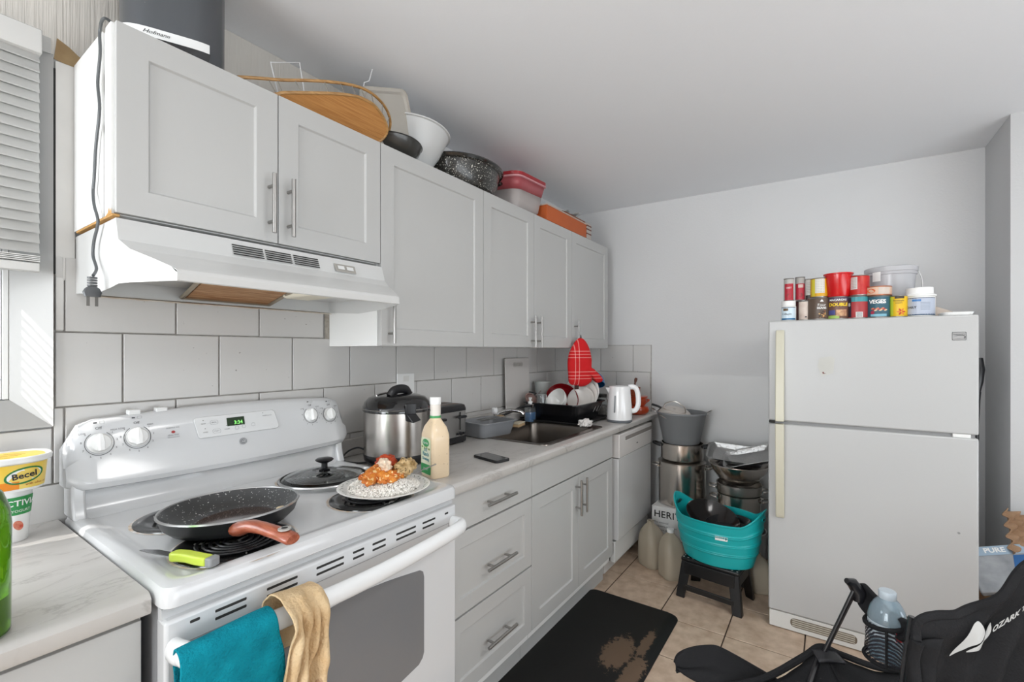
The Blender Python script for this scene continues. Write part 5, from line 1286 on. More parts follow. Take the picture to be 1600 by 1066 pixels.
# orange box and papers
ob = thing('orange_box', 'flat orange cardboard box on top of the last cabinets', 'box', (2.235, -.245, TZ), rotz=.0)
m = MB(); m.box(-.265, .265, -.085, .085, 0, .088); m.build('carton', mat('orange_card', '#c4602a', .55, var=.2, vscale=5), ob, bevel=.002)
MB().box(-.267, .267, -.087, .087, .0885, .095).build('carton_edge', mat('card_edge', '#c9b8aa', .7), ob, smooth=False)
MB().box(-.02, .27, -.075, .08, .0955, .112).build('inner_flap', mat('brown_card', '#7d4a34', .7), ob, bevel=.002)
wb_ = thing('white_box', 'small white box with brown stripes beside the orange box end', 'box', (2.545, -.248, TZ))
MB().box(-.035, .035, -.08, .08, 0, .105).build('carton', mat('offwhite_card', '#b9b0a9', .6), wb_, bevel=.001)
for z in (.03, .06, .085): MB().box(-.036, .036, -.0815, .0815, z, z + .008).build('stripe', mat('brown_stripe', '#6a3a2a', .6), wb_, smooth=False)
pc = thing('paper_sheet', 'crumpled grey-white papers lying on the orange box', 'paper', (2.32, -.22, TZ + .113))
for k, (x, y, a, tl) in enumerate(((0, 0, .3, .30), (.06, -.03, .9, .18), (.13, .01, -.2, .22))):
    m = MB(); m.grid(6, 6, lambda u, v: ((u - .5) * .16, (v - .5) * .12, .012 + tl * .16 * u + .010 * sin(u * 5 + v * 4 + k)))
    m.xf(Matrix.Translation((x, y, 0)) @ Matrix.Rotation(a, 4, 'Z')); m.build('sheet', mat('paper_grey', '#b3b3b0', .8), pc, solid=.0005, fix=False)
st_ = thing('thin_stick', 'thin grey rod sticking out behind the white box', 'rod', (2.58, -.20, TZ + .118), rot=(0, math.radians(3), math.radians(-12)))
MB().tube([(-.12, 0, 0), (.14, 0, 0)], .004, 6).build('rod', mat('grey_rod', '#8b8a88', .5), st_)

# ------------------------------------------------------------------ fridge
FX = 2.24; FY0, FY1 = -1.437, -2.183; FZ = 1.505
fg = thing('refrigerator', 'white top-freezer refrigerator with cream handles', 'refrigerator', (2.6, (FY0 + FY1) / 2, 0), rotz=0)
FR = mat('fridge_white', '#b9b9b8', .35, bump=.06, bscale=260); FS = mat('fridge_side', '#dcdcdb', .4)
MB().box(FX + .075, 2.98, FY0 - .006, FY1 + .006, .03, FZ - .008).build('body', FS, fg, smooth=False, bevel=.004, wp=True)
fd = MB().box(FX, FX + .066, FY0, FY1, 1.016, FZ).build('freezer_door', FR, fg, bevel=.007, bseg=3, wp=True)
rd = MB().box(FX, FX + .066, FY0, FY1, .085, 1.001).build('fridge_door', FR, fg, bevel=.007, bseg=3, wp=True)
MB().box(FX + .012, FX + .07, FY0 - .01, FY1 + .01, .999, 1.018).build('door_gasket', mat('gasket_grey', '#8b8b8b', .6), fg, smooth=False, wp=True)
MB().box(FX + .004, FX + .06, -2.105, -2.16, 1.001, 1.016).build('middle_hinge', ENAM2, fg, wp=True, bevel=.002)
MB().box(FX - .001, FX + .03, FY0 - .003, FY0 - .028, 1.004, 1.014).build('corner_clip', DARK, fg, wp=True, smooth=False)
HC = mat('handle_cream', '#cdc9b6', .4)
def fh(parent, z0, z1, taper_top):
    m = MB(); y0, y1 = -1.470, -1.506
    pr1 = [(FX, z0), (FX, z1), (FX - .008, z1)] + ([(FX - .020, z1 - .02), (FX - .040, z0 + .10), (FX - .045, z0 + .02), (FX - .045, z0)] if taper_top else [(FX - .045, z1), (FX - .045, z1 - .02), (FX - .040, z1 - .12), (FX - .020, z0 + .02), (FX - .008, z0)])
    if not taper_top: pr1 = [(FX, z0), (FX, z1), (FX - .045, z1), (FX - .045, z1 - .02), (FX - .040, z1 - .12), (FX - .022, z0 + .02), (FX - .010, z0)]
    m.prism(pr1, 'y', y0, y1); return m.build('handle', HC, parent, wp=True, bevel=.003)
fh(fd, 1.018, 1.458, True); fh(rd, .545, 1.004, False)
bf = plane_fn((FX - .0006, -2.124, 1.418), (0, -1, 0), (0, 0, 1))
bfl = lambda x, y, d=0: tuple(Vector(bf(x, y, d)) - fg.location)
KG2 = mat('badge_metal', '#c0c0bf', .25, metal=.7)
def fprint(pts, m_, name, d): return MB().add([bfl(x, y, d) for x, y in pts], [tuple(range(len(pts)))]).build(name, m_, fd, smooth=False, fix=False)
fprint(rrect(.043, .034, .003, 3), INK, 'badge_outline', .0004); fprint(rrect(.040, .031, .003, 3), KG2, 'badge', .0008)
text('Kenmore', .0095, INK, fd, lambda x, y, d=0: bfl(x, y + .008, d + .0012), name='badge_letters')
sw = [(-.019, -.001), (-.005, .0015), (.010, .002), (.017, -.002), (.012, -.008), (.017, -.010), (.019, -.004), (.019, .0), (.011, .004), (-.006, .0035)]
fprint(sw, INK, 'badge_swoosh', .0012); fprint([(-.018, -.012), (.0, -.010), (.015, -.013), (.0, -.0115)], INK, 'badge_swoosh', .0012)
fprint([(a - .478, b - .095) for a, b in ((0, 0), (.045, .01), (.06, .0), (.055, -.07), (.01, -.085), (-.005, -.04))], mat('glue_patch', '#bdbcb6', .5), 'sticker_residue', .0003)
fprint([(a - .466, b - .160) for a, b in ((0, 0), (.006, .002), (.008, -.004), (.016, -.006), (.003, -.008))], mat('glue_dark', '#6e3a33', .6), 'sticker_scrap', .0005)
m = MB(); m.lathe([(.0045, 0), (.0045, .002), (0, .0022)], 12); m.xf(Matrix.Rotation(-PI / 2, 4, 'Y')); m.xf(Matrix.Translation((FX, -2.123, .61))); m.build('screw_cover', mat('screw_grey', '#8d8d8c', .5), rd, wp=True)
# kick grille with two louvre sets
kg = MB().box(FX + .004, FX + .05, FY0 - .004, FY1 + .004, .004, .082).build('kick_grille', mat('grille_white', '#d5d4d0', .45), fg, wp=True, bevel=.002)
for a, b in ((-1.53, -1.79), (-1.815, -2.09)):
    MB().prism([(y + 0, z) for y, z in rrect(abs(b - a), .042, .018, 4, (a + b) / 2, .046)], 'x', FX + .0030, FX + .006).build('louvre_recess', mat('louvre_brown', '#6e6355', .8), kg, wp=True, smooth=False)
    for k in range(4): MB().box(FX + .0015, FX + .005, a - .008, b + .008, .030 + k * .0095, .0345 + k * .0095).build('louvre', mat('louvre_light', '#b9b3a6', .5), kg, wp=True, smooth=False)

# things on the fridge
FT = FZ - .0075 + .001
def can_base(x, y, r, z0, h, name, label, cat, mm, lidm=STEEL, group=None):
    t = thing(name, label, cat, (x, y, z0), group=group)
    MB().lathe([(r - .001, .0035), (r, .006), (r, h - .006), (r - .001, h - .0035)], 32).build('wrapper', mm, t)
    MB().lathe([(0, .002), (r - .003, .0), (r + .0008, .0015), (r + .0005, .0045), (r - .001, .005)], 32).build('bottom_rim', lidm, t)
    MB().lathe([(r - .001, h - .005), (r + .0008, h - .0025), (r, h), (r - .003, h), (r - .004, h - .003), (0, h - .003)], 32).build('top_rim', lidm, t)
    return t
def cf(t, r, x, y, zc, off=0): return cyl_fn((0, 0), r + .0003, cup_dir(x, y) + off, zc)
def col_(h): return mat('print_' + h.strip('#'), h, .4)
CX = 2.315; Z1 = FT + .0
DOOR_TOP = FZ + .0005
# bottom row; rows stand on the doors' back edge and cabinet top
def C(y, r, h, name, label, cat, mm, z0=None, x=CX, **k):
    z = FZ + .0008 if z0 is None else z0
    return can_base(x, y, r, z, h, name, label, cat, mm, **k)
MB().box(FX + .068, 2.98, FY0 - .006, FY1 + .006, FZ - .0078, FZ).build('top_panel', FS, fg, wp=True, smooth=False)
WHT = col_('#e3e3e0')
t = thing('supplement_jar', 'small white-capped jar at the left end of the fridge top', 'jar', (2.30, -1.519, FZ + .001)); r = .033
MB().lathe([(0, 0), (r - .002, 0), (r, .003), (r, .070), (r - .003, .074), (0, .074)], 30).build('jar_body', WHT, t)
MB().lathe([(0, .074), (.030, .074), (.031, .076), (.031, .097), (0, .098)], 30).build('cap', WHITEP, t)
f = cf(t, r, 2.3, -1.519, .036); patch(f, .07, .058, col_('#cfe0ea'), t, nu=10)
patch(lambda u, v, d=0: f(u, v - .028, d + .0002), .068, .008, col_('#1b6b9a'), t, name='label_band'); patch(lambda u, v, d=0: f(u - .012, v + .018, d + .0003), .022, .012, col_('#6a5238'), t, name='label_patch', nu=4)
patch(lambda u, v, d=0: f(u, v + .0285, d + .0003), .068, .003, col_('#27425e'), t, name='label_band')
text('Collagen', .012, INK, t, lambda u, v, d=0: f(u - .008, v - .004, d + .0008))
t = C(-1.556, .020, .103, 'food_can', 'narrow dark red can behind the small white-capped jar', 'can', col_('#5e2320'), x=2.375)
t = C(-1.590, .029, .096, 'food_can', 'pinkish white can with brown stripe left of the brown bean can', 'can', mat('label_pinkwhite', '#cdb9ae', .4, var=.8, vscale=18, vcol='#efe6da'), x=2.325)
f = cf(t, .029, 2.325, -1.59, .05); patch(lambda u, v, d=0: f(u + .018, v - .005, d), .008, .085, col_('#7c3a34'), t); patch(lambda u, v, d=0: f(u + .001, v - .033, d), .008, .006, INK, t, name='print', nu=2)
y = -1.644; t = C(y, .047, .106, 'food_can', 'large brown can of beans with white lettering in the bottom row', 'can', col_('#5b4b3f')); f = cf(t, .047, CX, y, .053)
text('Four', .018, WHITEP, t, lambda u, v, d=0: f(u + .012, v + .016, d + .0005)); text('BEANS', .013, WHITEP, t, lambda u, v, d=0: f(u + .012, v + .002, d + .0005), bold=.0004)
poly_patch(f, [(.004, .032), (.012, .044), (.020, .032)], WHITEP, t, name='logo')
random.seed(3)
for k in range(22): poly_patch(f, ell(.012 + random.uniform(-.018, .018), -.026 + random.uniform(-.016, .014), .0036, .0026, 8, k), col_(random.choice(['#b98a4a', '#8a4a24', '#d9b070', '#3f2a1e'])), t, name='bean_print', depth=.0005 + k * 2e-5)
y = -1.7195; t = C(y, .0455, .105, 'food_can', 'can with big yellow lettering and vegetable picture below the red pail', 'can', col_('#6e4a3c')); f = cf(t, .0455, CX, y, .053)
patch(lambda u, v, d=0: f(u, v + .040, d), .094, .018, col_('#4a3a50'), t, name='label_band'); patch(lambda u, v, d=0: f(u - .02, v - .043, d), .05, .014, col_('#9fbf5a'), t, name='label_band'); patch(lambda u, v, d=0: f(u - .026, v - .022, d), .03, .022, col_('#4b4f8a'), t, name='label_patch')
patch(lambda u, v, d=0: f(u + .014, v - .024, d), .042, .03, mat('veg_print', '#a8765a', .5, var=.9, vscale=70, vcol='#e2b98a'), t, name='picture')
text('MACARONI', .013, WHITEP, t, lambda u, v, d=0: f(u, v + .036, d + .0006), bold=.0003); text('DOUBLE', .020, col_('#f2cf2a'), t, lambda u, v, d=0: f(u, v + .014, d + .0008), bold=.0008, shear=.15)
y = -1.7945; t = C(y, .0425, .104, 'food_can', 'red can with teal top band and white barcode in the bottom row', 'can', col_('#a8383a')); f = cf(t, .0425, CX, y, .052)
patch(lambda u, v, d=0: f(u, v + .036, d), .12, .022, col_('#3f8f96'), t, name='label_band'); patch(lambda u, v, d=0: f(u + .006, v - .034, d + .0003), .026, .024, WHITEP, t, name='barcode_field')
for k in range(9): patch(lambda u, v, d=0, k=k: f(u + .006, v - .044 + k * .0025, d + .0006), .022, .0010 + .0005 * (k % 2), INK, t, name='barcode_bar', nu=3)
patch(lambda u, v, d=0: f(u - .034, v, d + .0002), .018, .09, col_('#2c2432'), t, name='label_patch', nu=4); text('8', .022, WHITEP, t, lambda u, v, d=0: f(u - .034, v + .012, d + .0006))
y = -1.870; t = C(y, .0470, .099, 'food_can', 'blue-green can with white brushed lettering in the bottom row', 'can', col_('#2f5a6a')); f = cf(t, .047, CX, y, .05)
text('VEGES', .024, WHITEP, t, lambda u, v, d=0: f(u - .004, v + .022, d + .0006), bold=.0008, space=.9); patch(lambda u, v, d=0: f(u, v - .038, d + .0002), .06, .010, col_('#7fb6c8'), t, name='label_band')
for k in range(9): poly_patch(f, ell(-.022 + .006 * k, -.008 - .002 * (k % 3) * 2, .007, .003, 8, .4), col_(['#d9805a', '#b03a3a', '#e8c9a0'][k % 3]), t, name='carrot_print', depth=.0005 + k * 3e-5)
poly_patch(f, ell(-.022, -.026, .008, .008, 12), col_('#a3304a'), t, name='beet_print'); patch(lambda u, v, d=0: f(u + .052, v, d), .012, .09, col_('#4f7a2a'), t, name='label_band')
y = -1.9385; t = C(y, .0320, .096, 'food_can', 'slim yellow can with red flower picture beside the big white jar', 'can', col_('#e3b81e'), x=2.305); f = cf(t, .032, 2.305, y, .048)
patch(lambda u, v, d=0: f(u + .004, v + .039, d), .034, .010, col_('#3a3024'), t, name='label_band'); text('Pineapple', .010, INK, t, lambda u, v, d=0: f(u + .001, v + .025, d + .0006)); text('TIDBITS', .007, INK, t, lambda u, v, d=0: f(u + .001, v + .014, d + .0006))
for k in range(6): poly_patch(f, ell(.010 + .009 * cos(k * 1.05), -.024 + .009 * sin(k * 1.05), .007, .0035, 10, k * 1.05), col_(['#c0461e', '#d97a1e'][k % 2]), t, name='flower_print', depth=.0005 + k * 3e-5)
patch(lambda u, v, d=0: f(u - .026, v, d), .016, .08, col_('#c9cf3a'), t, name='label_band', nu=4)
y = -2.012; r = .052; t = thing('protein_jar', 'big white jar with grey-blue label at the right of the fridge top', 'jar', (2.325, y, FZ + .001))
MB().lathe([(0, 0), (r - .003, 0), (r, .004), (r, .086), (r - .004, .092), (0, .092)], 34).build('jar_body', WHT, t)
MB().lathe([(0, .090), (r + .004, .090), (r + .004, .094), (.046, .100), (.046, .126), (0, .128)], 34).build('cap', WHITEP, t)
f = cf(t, r, 2.325, y, .044); patch(f, .13, .072, col_('#b4bccb'), t, nu=14); patch(lambda u, v, d=0: f(u, v + .036, d + .0002), .13, .003, col_('#2a3550'), t, name='label_band'); patch(lambda u, v, d=0: f(u, v - .036, d + .0002), .13, .005, col_('#2a4a6a'), t, name='label_band')
patch(lambda u, v, d=0: f(u - .01, v + .026, d + .0003), .03, .009, col_('#3f7ab8'), t, name='label_patch', nu=4); text('DAILY', .013, INK, t, lambda u, v, d=0: f(u - .028, v - .004, d + .0006), bold=.0004)
for k in range(6): patch(lambda u, v, d=0, k=k: f(u + .02, v + .016 - k * .006, d + .0003), .034, .0012, col_('#6a7484'), t, name='small_print', nu=3)
# upper row, each stands on the can below
zt = FZ + .0015
t = C(-1.521, .0225, .110, 'drink_can', 'red and silver can, leftmost of the upper row on the fridge', 'can', col_('#b3b1ac'), z0=zt + .0985, x=2.302); f = cf(t, .0225, 2.302, -1.521, .05)
patch(lambda u, v, d=0: f(u, v - .008, d), .040, .082, col_('#b01c30'), t); text('DIET', .011, WHITEP, t, lambda u, v, d=0: f(u, v + .012, d + .0008)); poly_patch(f, ell(.002, -.028, .011, .013, 14, .5), col_('#7a2a28'), t, name='picture', depth=.0008)
t = C(-1.566, .0215, .114, 'drink_can', 'second red and silver can from the left in the upper row', 'can', col_('#a9a6a2'), z0=zt + .1035, x=2.345); f = cf(t, .0215, 2.345, -1.566, .052)
patch(lambda u, v, d=0: f(u, v - .012, d), .044, .080, col_('#b5283a'), t); patch(lambda u, v, d=0: f(u + .003, v + .016, d + .0003), .022, .016, col_('#c9b0a8'), t, name='label_patch', nu=4); poly_patch(f, ell(.002, -.028, .010, .010, 14), col_('#8e2a30'), t, name='picture', depth=.0008)
t = C(-1.606, .0185, .107, 'food_can', 'slim white can with black print in the upper row', 'can', col_('#c9c8c2'), z0=zt + .0965, x=2.335); f = cf(t, .0185, 2.335, -1.606, .052)
patch(lambda u, v, d=0: f(u, v - .036, d), .04, .022, col_('#33312c'), t)
for k in range(7): patch(lambda u, v, d=0, k=k: f(u, v + .034 - k * .008, d), .026, .0010, col_('#77766f'), t, name='small_print', nu=3)
t = C(-1.6465, .0365, .093, 'food_can', 'yellow can with white nutrition panel in the upper row', 'can', col_('#d9a41c'), z0=zt + .1065, x=2.312); f = cf(t, .0365, 2.312, -1.6465, .046)
patch(lambda u, v, d=0: f(u + .002, v + .008, d), .040, .068, col_('#d6d4cb'), t); patch(lambda u, v, d=0: f(u - .028, v - .0, d), .018, .08, col_('#d8c93a'), t)
for k in range(8): patch(lambda u, v, d=0, k=k: f(u + .002, v + .036 - k * .008, d + .0004), .034, .0010, col_('#7d7b74'), t, name='small_print', nu=3)
t = thing('red_pail', 'bright red plastic pail standing on the can with yellow lettering', 'pail', (2.312, -1.7205, zt + .1055)); RP = mat('pail_red', '#c90f14', .25, coat=.3)
MB().lathe([(0, .0), (.042, 0), (.044, .003), (.0555, .102), (.0595, .103), (.0595, .109), (.053, .109), (.040, .006), (0, .005)], 36).build('pail_body', RP, t)
t = C(-1.800, .0385, .094, 'food_can', 'red can with white nutrition panel right of the red pail', 'can', mat('red_salsa', '#b8131b', .4, var=.3, vscale=40, vcol='#d95a3a'), z0=zt + .1045, x=2.312); f = cf(t, .0385, 2.312, -1.8, .047)
patch(lambda u, v, d=0: f(u - .022, v + .010, d), .030, .056, col_('#cfcac6'), t)
for k in range(7): patch(lambda u, v, d=0, k=k: f(u - .022, v + .032 - k * .007, d + .0004), .024, .0010, col_('#7d7b74'), t, name='small_print', nu=3)
t = C(-1.868, .050, .042, 'tuna_can', 'low pinkish can on top of the blue-green lettered can', 'can', col_('#d9b39a'), z0=zt + .0995, x=2.315, lidm=mat('copper_rim', '#c07a5a', .3, metal=.7)); f = cf(t, .05, 2.315, -1.868, .021)
patch(lambda u, v, d=0: f(u + .024, v, d), .045, .030, col_('#cdbfb4'), t); poly_patch(f, ell(-.026, 0, .017, .010, 16), col_('#d96a3a'), t, name='picture')
t = thing('clear_bucket', 'empty clear plastic bucket with wire handle behind the upper cans', 'bucket', (2.46, -1.925, FZ + .001))
cb_ = mat('frosted_bucket', '#c9c9cc', .2, alpha=.62)
MB().lathe([(0, 0), (.070, 0), (.073, .003), (.092, .205), (.097, .206), (.097, .218), (.100, .220), (.100, .240), (.096, .242)], 40).build('bucket_body', cb_, t, solid=.0015)
MB().tube(spline([(0, -.098, .225), (.02, -.115, .18), (.03, -.112, .12), (.04, -.09, .06)], 5), .0018, 6).build('wire_handle', STEEL, t)
patch(cyl_fn((0, 0), .0985, cup_dir(2.46, -1.925) - .55, .20), .035, .05, WHITEP, t, name='sticker', nu=6)
t = thing('folded_bag', 'folded beige paper bag beside the big white jar', 'bag', (2.40, -2.095, FZ + .001), rotz=.1)
m = MB(); m.add([(-.05, .05, 0), (-.05, -.07, 0), (.05, -.07, 0), (.05, .05, 0), (-.03, .045, .055), (.03, .045, .06)], [(0, 1, 2, 3), (0, 4, 1), (4, 5, 2, 1), (3, 2, 5), (0, 3, 5, 4)]); m.build('paper', mat('beige_bag', '#b9ada2', .8), t, smooth=False)
t = thing('flat_tray', 'thin white plastic slab at the right end of the fridge top', 'tray', (2.40, -2.125, FZ + .001), rotz=0)
t.location = (2.36, -2.13, FZ + .062); t.location = (2.33, -2.125, FZ + .0012)
m = MB(); m.loft([ring(rrect(.14, .09, .02, 4), 0), ring(rrect(.15, .10, .02, 4), .012), ring(rrect(.13, .08, .02, 4), .014)]); m.build('slab', WHITEP, t)

# dark broom handle between fridge and wall
t = thing('floor_squeegee', 'black plastic handled tool leaning in the gap right of the fridge', 'tool', (2.70, -2.262, .0), rot=(math.radians(.5), math.radians(2.5), 0))
MB().tube([(0, 0, 0.01), (0, 0, 1.0), (.0, 0, 1.12), (.0, 0, 1.16)], [.008, .009, .013, .016], 10).build('pole', BLACK, t)
m = MB(); m.tube([(0, 0, 1.15), (.0, -.004, 1.21), (.0, -.008, 1.27), (0, -.008, 1.325)], [.012, .020, .022, .014], 12); m.build('grip', BLACK, t)

# ------------------------------------------------------------------ floor things
mt = thing('floor_mat', 'black anti-fatigue mat with worn brown patches on the tile floor', 'mat', (1.40, -.81, .0005))
mm = bpy.data.materials.new('worn_mat'); mm.use_nodes = True; nt = mm.node_tree; N = nt.nodes; Lk = nt.links; b = N['Principled BSDF']; b.inputs['Roughness'].default_value = .6; b.inputs['Specular IOR Level'].default_value = .3
tc = N.new('ShaderNodeTexCoord')
acc = None
for cx, cy, sx, sy in ((.20, -.10, .16, .08), (.10, -.20, .18, .05), (.33, -.185, .15, .030)):
    mp = N.new('ShaderNodeMapping'); mp.inputs['Location'].default_value = (-cx / sx, -cy / sy, 0); mp.inputs['Scale'].default_value = (1 / sx, 1 / sy, 0); Lk.new(tc.outputs['Object'], mp.inputs[0])
    ln = N.new('ShaderNodeVectorMath'); ln.operation = 'LENGTH'; Lk.new(mp.outputs[0], ln.inputs[0])
    if acc is None: acc = ln.outputs['Value']
    else:
        mn = N.new('ShaderNodeMath'); mn.operation = 'MINIMUM'; Lk.new(acc, mn.inputs[0]); Lk.new(ln.outputs['Value'], mn.inputs[1]); acc = mn.outputs[0]
nz = N.new('ShaderNodeTexNoise'); nz.inputs['Scale'].default_value = 48; nz.inputs['Detail'].default_value = 8; nz.inputs['Roughness'].default_value = .7; Lk.new(tc.outputs['Object'], nz.inputs[0])
m1 = N.new('ShaderNodeMath'); m1.operation = 'MULTIPLY'; m1.inputs[1].default_value = 1.6; Lk.new(nz.outputs[0], m1.inputs[0])
s1 = N.new('ShaderNodeMath'); s1.operation = 'SUBTRACT'; Lk.new(m1.outputs[0], s1.inputs[0]); Lk.new(acc, s1.inputs[1])
mr = N.new('ShaderNodeMapRange'); mr.inputs[1].default_value = -.02; mr.inputs[2].default_value = .10; Lk.new(s1.outputs[0], mr.inputs[0])
mx = N.new('ShaderNodeMix'); mx.data_type = 'RGBA'; mx.inputs[6].default_value = lin('#161514'); mx.inputs[7].default_value = lin('#6b5746'); Lk.new(mr.outputs[0], mx.inputs[0]); Lk.new(mx.outputs[2], b.inputs['Base Color'])
m = MB(); m.loft([ring(rrect(1.32, .500, .05, 5), 0), ring(rrect(1.32, .500, .05, 5), .004), ring(rrect(1.29, .470, .045, 5), .015)]); m.build('mat_pad', mm, mt)

PS = mat('pot_steel', '#d6cfc8', .2, metal=1); PS2 = mat('pot_steel_dull', '#b9b4ae', .3, metal=1)
# crate, box and first stack by the end wall
cr = thing('wooden_crate', 'low reddish-brown wooden crate under the white printed box', 'crate', (2.835, -.875, .0005))
for k in range(3): MB().box(-.15, .15, -.16, .16, .002 + k * .044, .040 + k * .044).build('plank', mat('red_wood', '#6a3a26', .6, var=.6, vscale=10), cr, bevel=.002)
hb_ = thing('printed_box', 'white cardboard box printed in black under the tall steel stockpot', 'box', (2.84, -.885, .134))
MB().box(-.155, .155, -.168, .168, 0, .200).build('carton', mat('box_white', '#d9d8d6', .6), hb_, bevel=.002)
f = plane_fn((-.1555, .155, .150), (0, -1, 0), (0, 0, 1))
text('HERITAGE', .062, col_('#1e1e1e'), hb_, lambda x, y, d=0: f(x, y, d + .0006), ax='LEFT', bold=.0008, space=1.05)
for k, s_ in enumerate(('The essential', 'cookware collection', 'ten piece set')): text(s_, .018, col_('#5a5a58'), hb_, (lambda k: lambda x, y, d=0: f(x, y - .052 - k * .024, d + .0006))(k), ax='LEFT', name='small_lettering')
X1, Y1 = 2.850, -.868
def pot(name, label, x, y, z, r, h, m_=PS, handles=None, hm=PS2, cat='pot', rim=.004, ha=None):
    t = thing(name, label, cat, (x, y, z))
    MB().lathe([(0, .0), (r - .012, 0), (r - .002, .006), (r, .014), (r, h - .006), (r + rim, h - .003), (r + rim, h), (r - .003, h), (r - .003, .016), (0, .012)], 44).build('pot_body', m_, t)
    a0 = cup_dir(x, y) + PI / 2 if ha is None else ha
    for s in (0, PI):
        a = a0 + s; dx, dy = cos(a), sin(a); px_, py_ = -dy, dx
        if handles == 'loop':
            P = lambda u, o, z: (dx * (r + o) + px_ * u, dy * (r + o) + py_ * u, z)
            MB().tube(spline([P(-.038, -.002, h - .035), P(-.036, .022, h - .032), P(-.018, .040, h - .030), P(.018, .040, h - .030), P(.036, .022, h - .032), P(.038, -.002, h - .035)], 5), .0055, 8).build('handle', hm, t)
            for u in (-.038, .038): MB().lathe([(0, -.008), (.008, -.006), (.008, .006), (0, .008)], 10, P(u, .002, h - .035)).build('rivet', PS, t)
        if handles == 'black':
            P = lambda u, o, z: (dx * (r + o) + px_ * u, dy * (r + o) + py_ * u, z)
            MB().tube(spline([P(-.030, .0, h - .022), P(-.030, .022, h - .018), P(-.016, .046, h - .010), P(.016, .046, h - .010), P(.030, .022, h - .018), P(.030, .0, h - .022)], 5), .009, 8).build('handle', BLACK, t)
    return t
pot('stockpot', 'tall steel stockpot standing on the white printed box', X1, Y1, .335, .149, .282, handles='loop')
lt = thing('stockpot_cover', 'shallow steel cover lying on the tall stockpot', 'pot cover', (X1, Y1, .6175))
MB().lathe([(0, .012), (.12, .010), (.145, .002), (.154, .001), (.154, -.0002), (0, -.0002)], 44).build('cover_body', PS2, lt)
pot('saucepot', 'low steel pot with black loop handles between the stockpot and the grey pail', X1 - .0, Y1, .630, .134, .112, handles='black')
bk = thing('grey_pail', 'matte grey tapered pail topping the stack beside the countertop end', 'pail', (X1 - .005, Y1 + .003, .7425))
GB = mat('pail_grey', '#7d7f81', .5)
m = MB(); m.lathe([(0, 0), (.112, 0), (.116, .005), (.155, .190), (.161, .196), (.161, .204), (.155, .206), (.151, .202), (.112, .010), (0, .008)], 48); m.build('pail_body', GB, bk)
a = cup_dir(X1, Y1) + PI / 2
for s in (0, PI):
    dx, dy = cos(a + s), sin(a + s); P = lambda u, o, z: (dx * (.155 + o) - dy * u, dy * (.155 + o) + dx * u, z)
    MB().tube(spline([P(-.035, .0, .195), P(-.030, .022, .212), P(0, .034, .222), P(.030, .022, .212), P(.035, .0, .195)], 5), .0035, 8).build('ear_handle', STEEL, bk)
lid2 = thing('steel_pan_cover', 'shiny domed steel cover with arched wire handle inside the grey pail', 'pan cover', (X1 - .045, Y1 + .040, .938), rot=(math.radians(10), math.radians(-18), 0))
MB().lathe([(.100, .0), (.104, .002), (.098, .008), (.06, .026), (.02, .034), (0, .035)], 40).build('dome', PS, lid2, solid=.002)
MB().tube(spline([(.0, -.072, .024), (0, -.058, .062), (0, 0, .088), (0, .058, .062), (0, .072, .024)], 6), .004, 8).build('wire_handle', PS2, lid2)
ld = thing('ladle', 'black-handled ladle sticking out of the grey pail towards the counter', 'ladle', (X1 - .02, Y1 + .045, .90), rot=(0, 0, 0))
MB().tube(spline([(.02, -.02, -.01), (.01, .04, .035), (.0, .10, .072), (-.01, .150, .088)], 5), [.005] * 6 + [.008] * 10, 8).build('handle', BLACK, ld)
MB().lathe([(.0, -.05), (.025, -.044), (.040, -.02), (.042, .0)], 24, (.035, -.055, .01)).build('scoop', PS, ld, solid=.002)

# second stack
X2, Y2 = 2.815, -1.222
pot('white_stockpot', 'pale enamel pot on the floor at the bottom of the second stack', X2, Y2, .001, .150, .255, m_=mat('pale_enamel', '#c5c5c3', .3), cat='pot')
pot('steel_pot', 'steel pot with thin loop handles below the shallow pot in the second stack', X2, Y2, .257, .122, .215, handles='loop')
pot('shallow_pot', 'shallow steel pot directly under the steel mixing bowl', X2, Y2, .4725, .128, .062, handles='loop', m_=PS2)
sb_ = thing('steel_bowl', 'wide steel mixing bowl holding foil trays in front of the end wall', 'bowl', (X2 - .01, Y2, .535))
MB().lathe([(0, 0), (.075, .0), (.115, .025), (.155, .085), (.168, .118), (.176, .120), (.176, .124), (.166, .123), (.150, .085), (.110, .028), (.07, .005), (0, .005)], 48).build('bowl_body', PS, sb_)
FOIL = mat('crinkled_foil', '#a9a9a8', .34, metal=.9, bump=1., bscale=60)
def foil(name, label, c, w_, d_, rot, seed, dark=False):
    t = thing(name, label, 'foil tray', c, rot=rot); rings = []
    for s, z in ((.80, 0), (.84, .002), (1, .030), (1.06, .031), (1.06, .034)):
        rr_ = []
        for k, (x, y) in enumerate(rrect(w_ * s, d_ * s, .03, 8)):
            q = NZ.noise(Vector((x * 40, y * 40, seed))) * .006
            rr_.append((x + q, y - q, z + NZ.noise(Vector((x * 25, y * 25, seed + 3))) * .006))
        rings.append(rr_)
    m = MB(); m.loft(rings, cap0=True, cap1=False); m.build('foil_shell', FOIL, t, solid=.0012); return t
foil('foil_tray', 'crinkled foil tray leaning upright against the wall in the steel bowl', (X2 + .025, Y2 + .03, .690), .30, .13, AX((0, -1, -.04), (-.62, .1, .78)), 1.)
t_ = foil('foil_tray', 'oval foil tray tilted on the right side of the steel bowl', (X2 - .02, Y2 - .065, .690), .28, .16, AX((.05, -.95, .30), (-.45, .30, .85)), 5.)
bp = thing('baking_tray', 'dark baking tray edge between the foil trays and the steel bowl', 'baking tray', (X2, Y2 - .01, .644), rot=(math.radians(-4), math.radians(-3), 0))
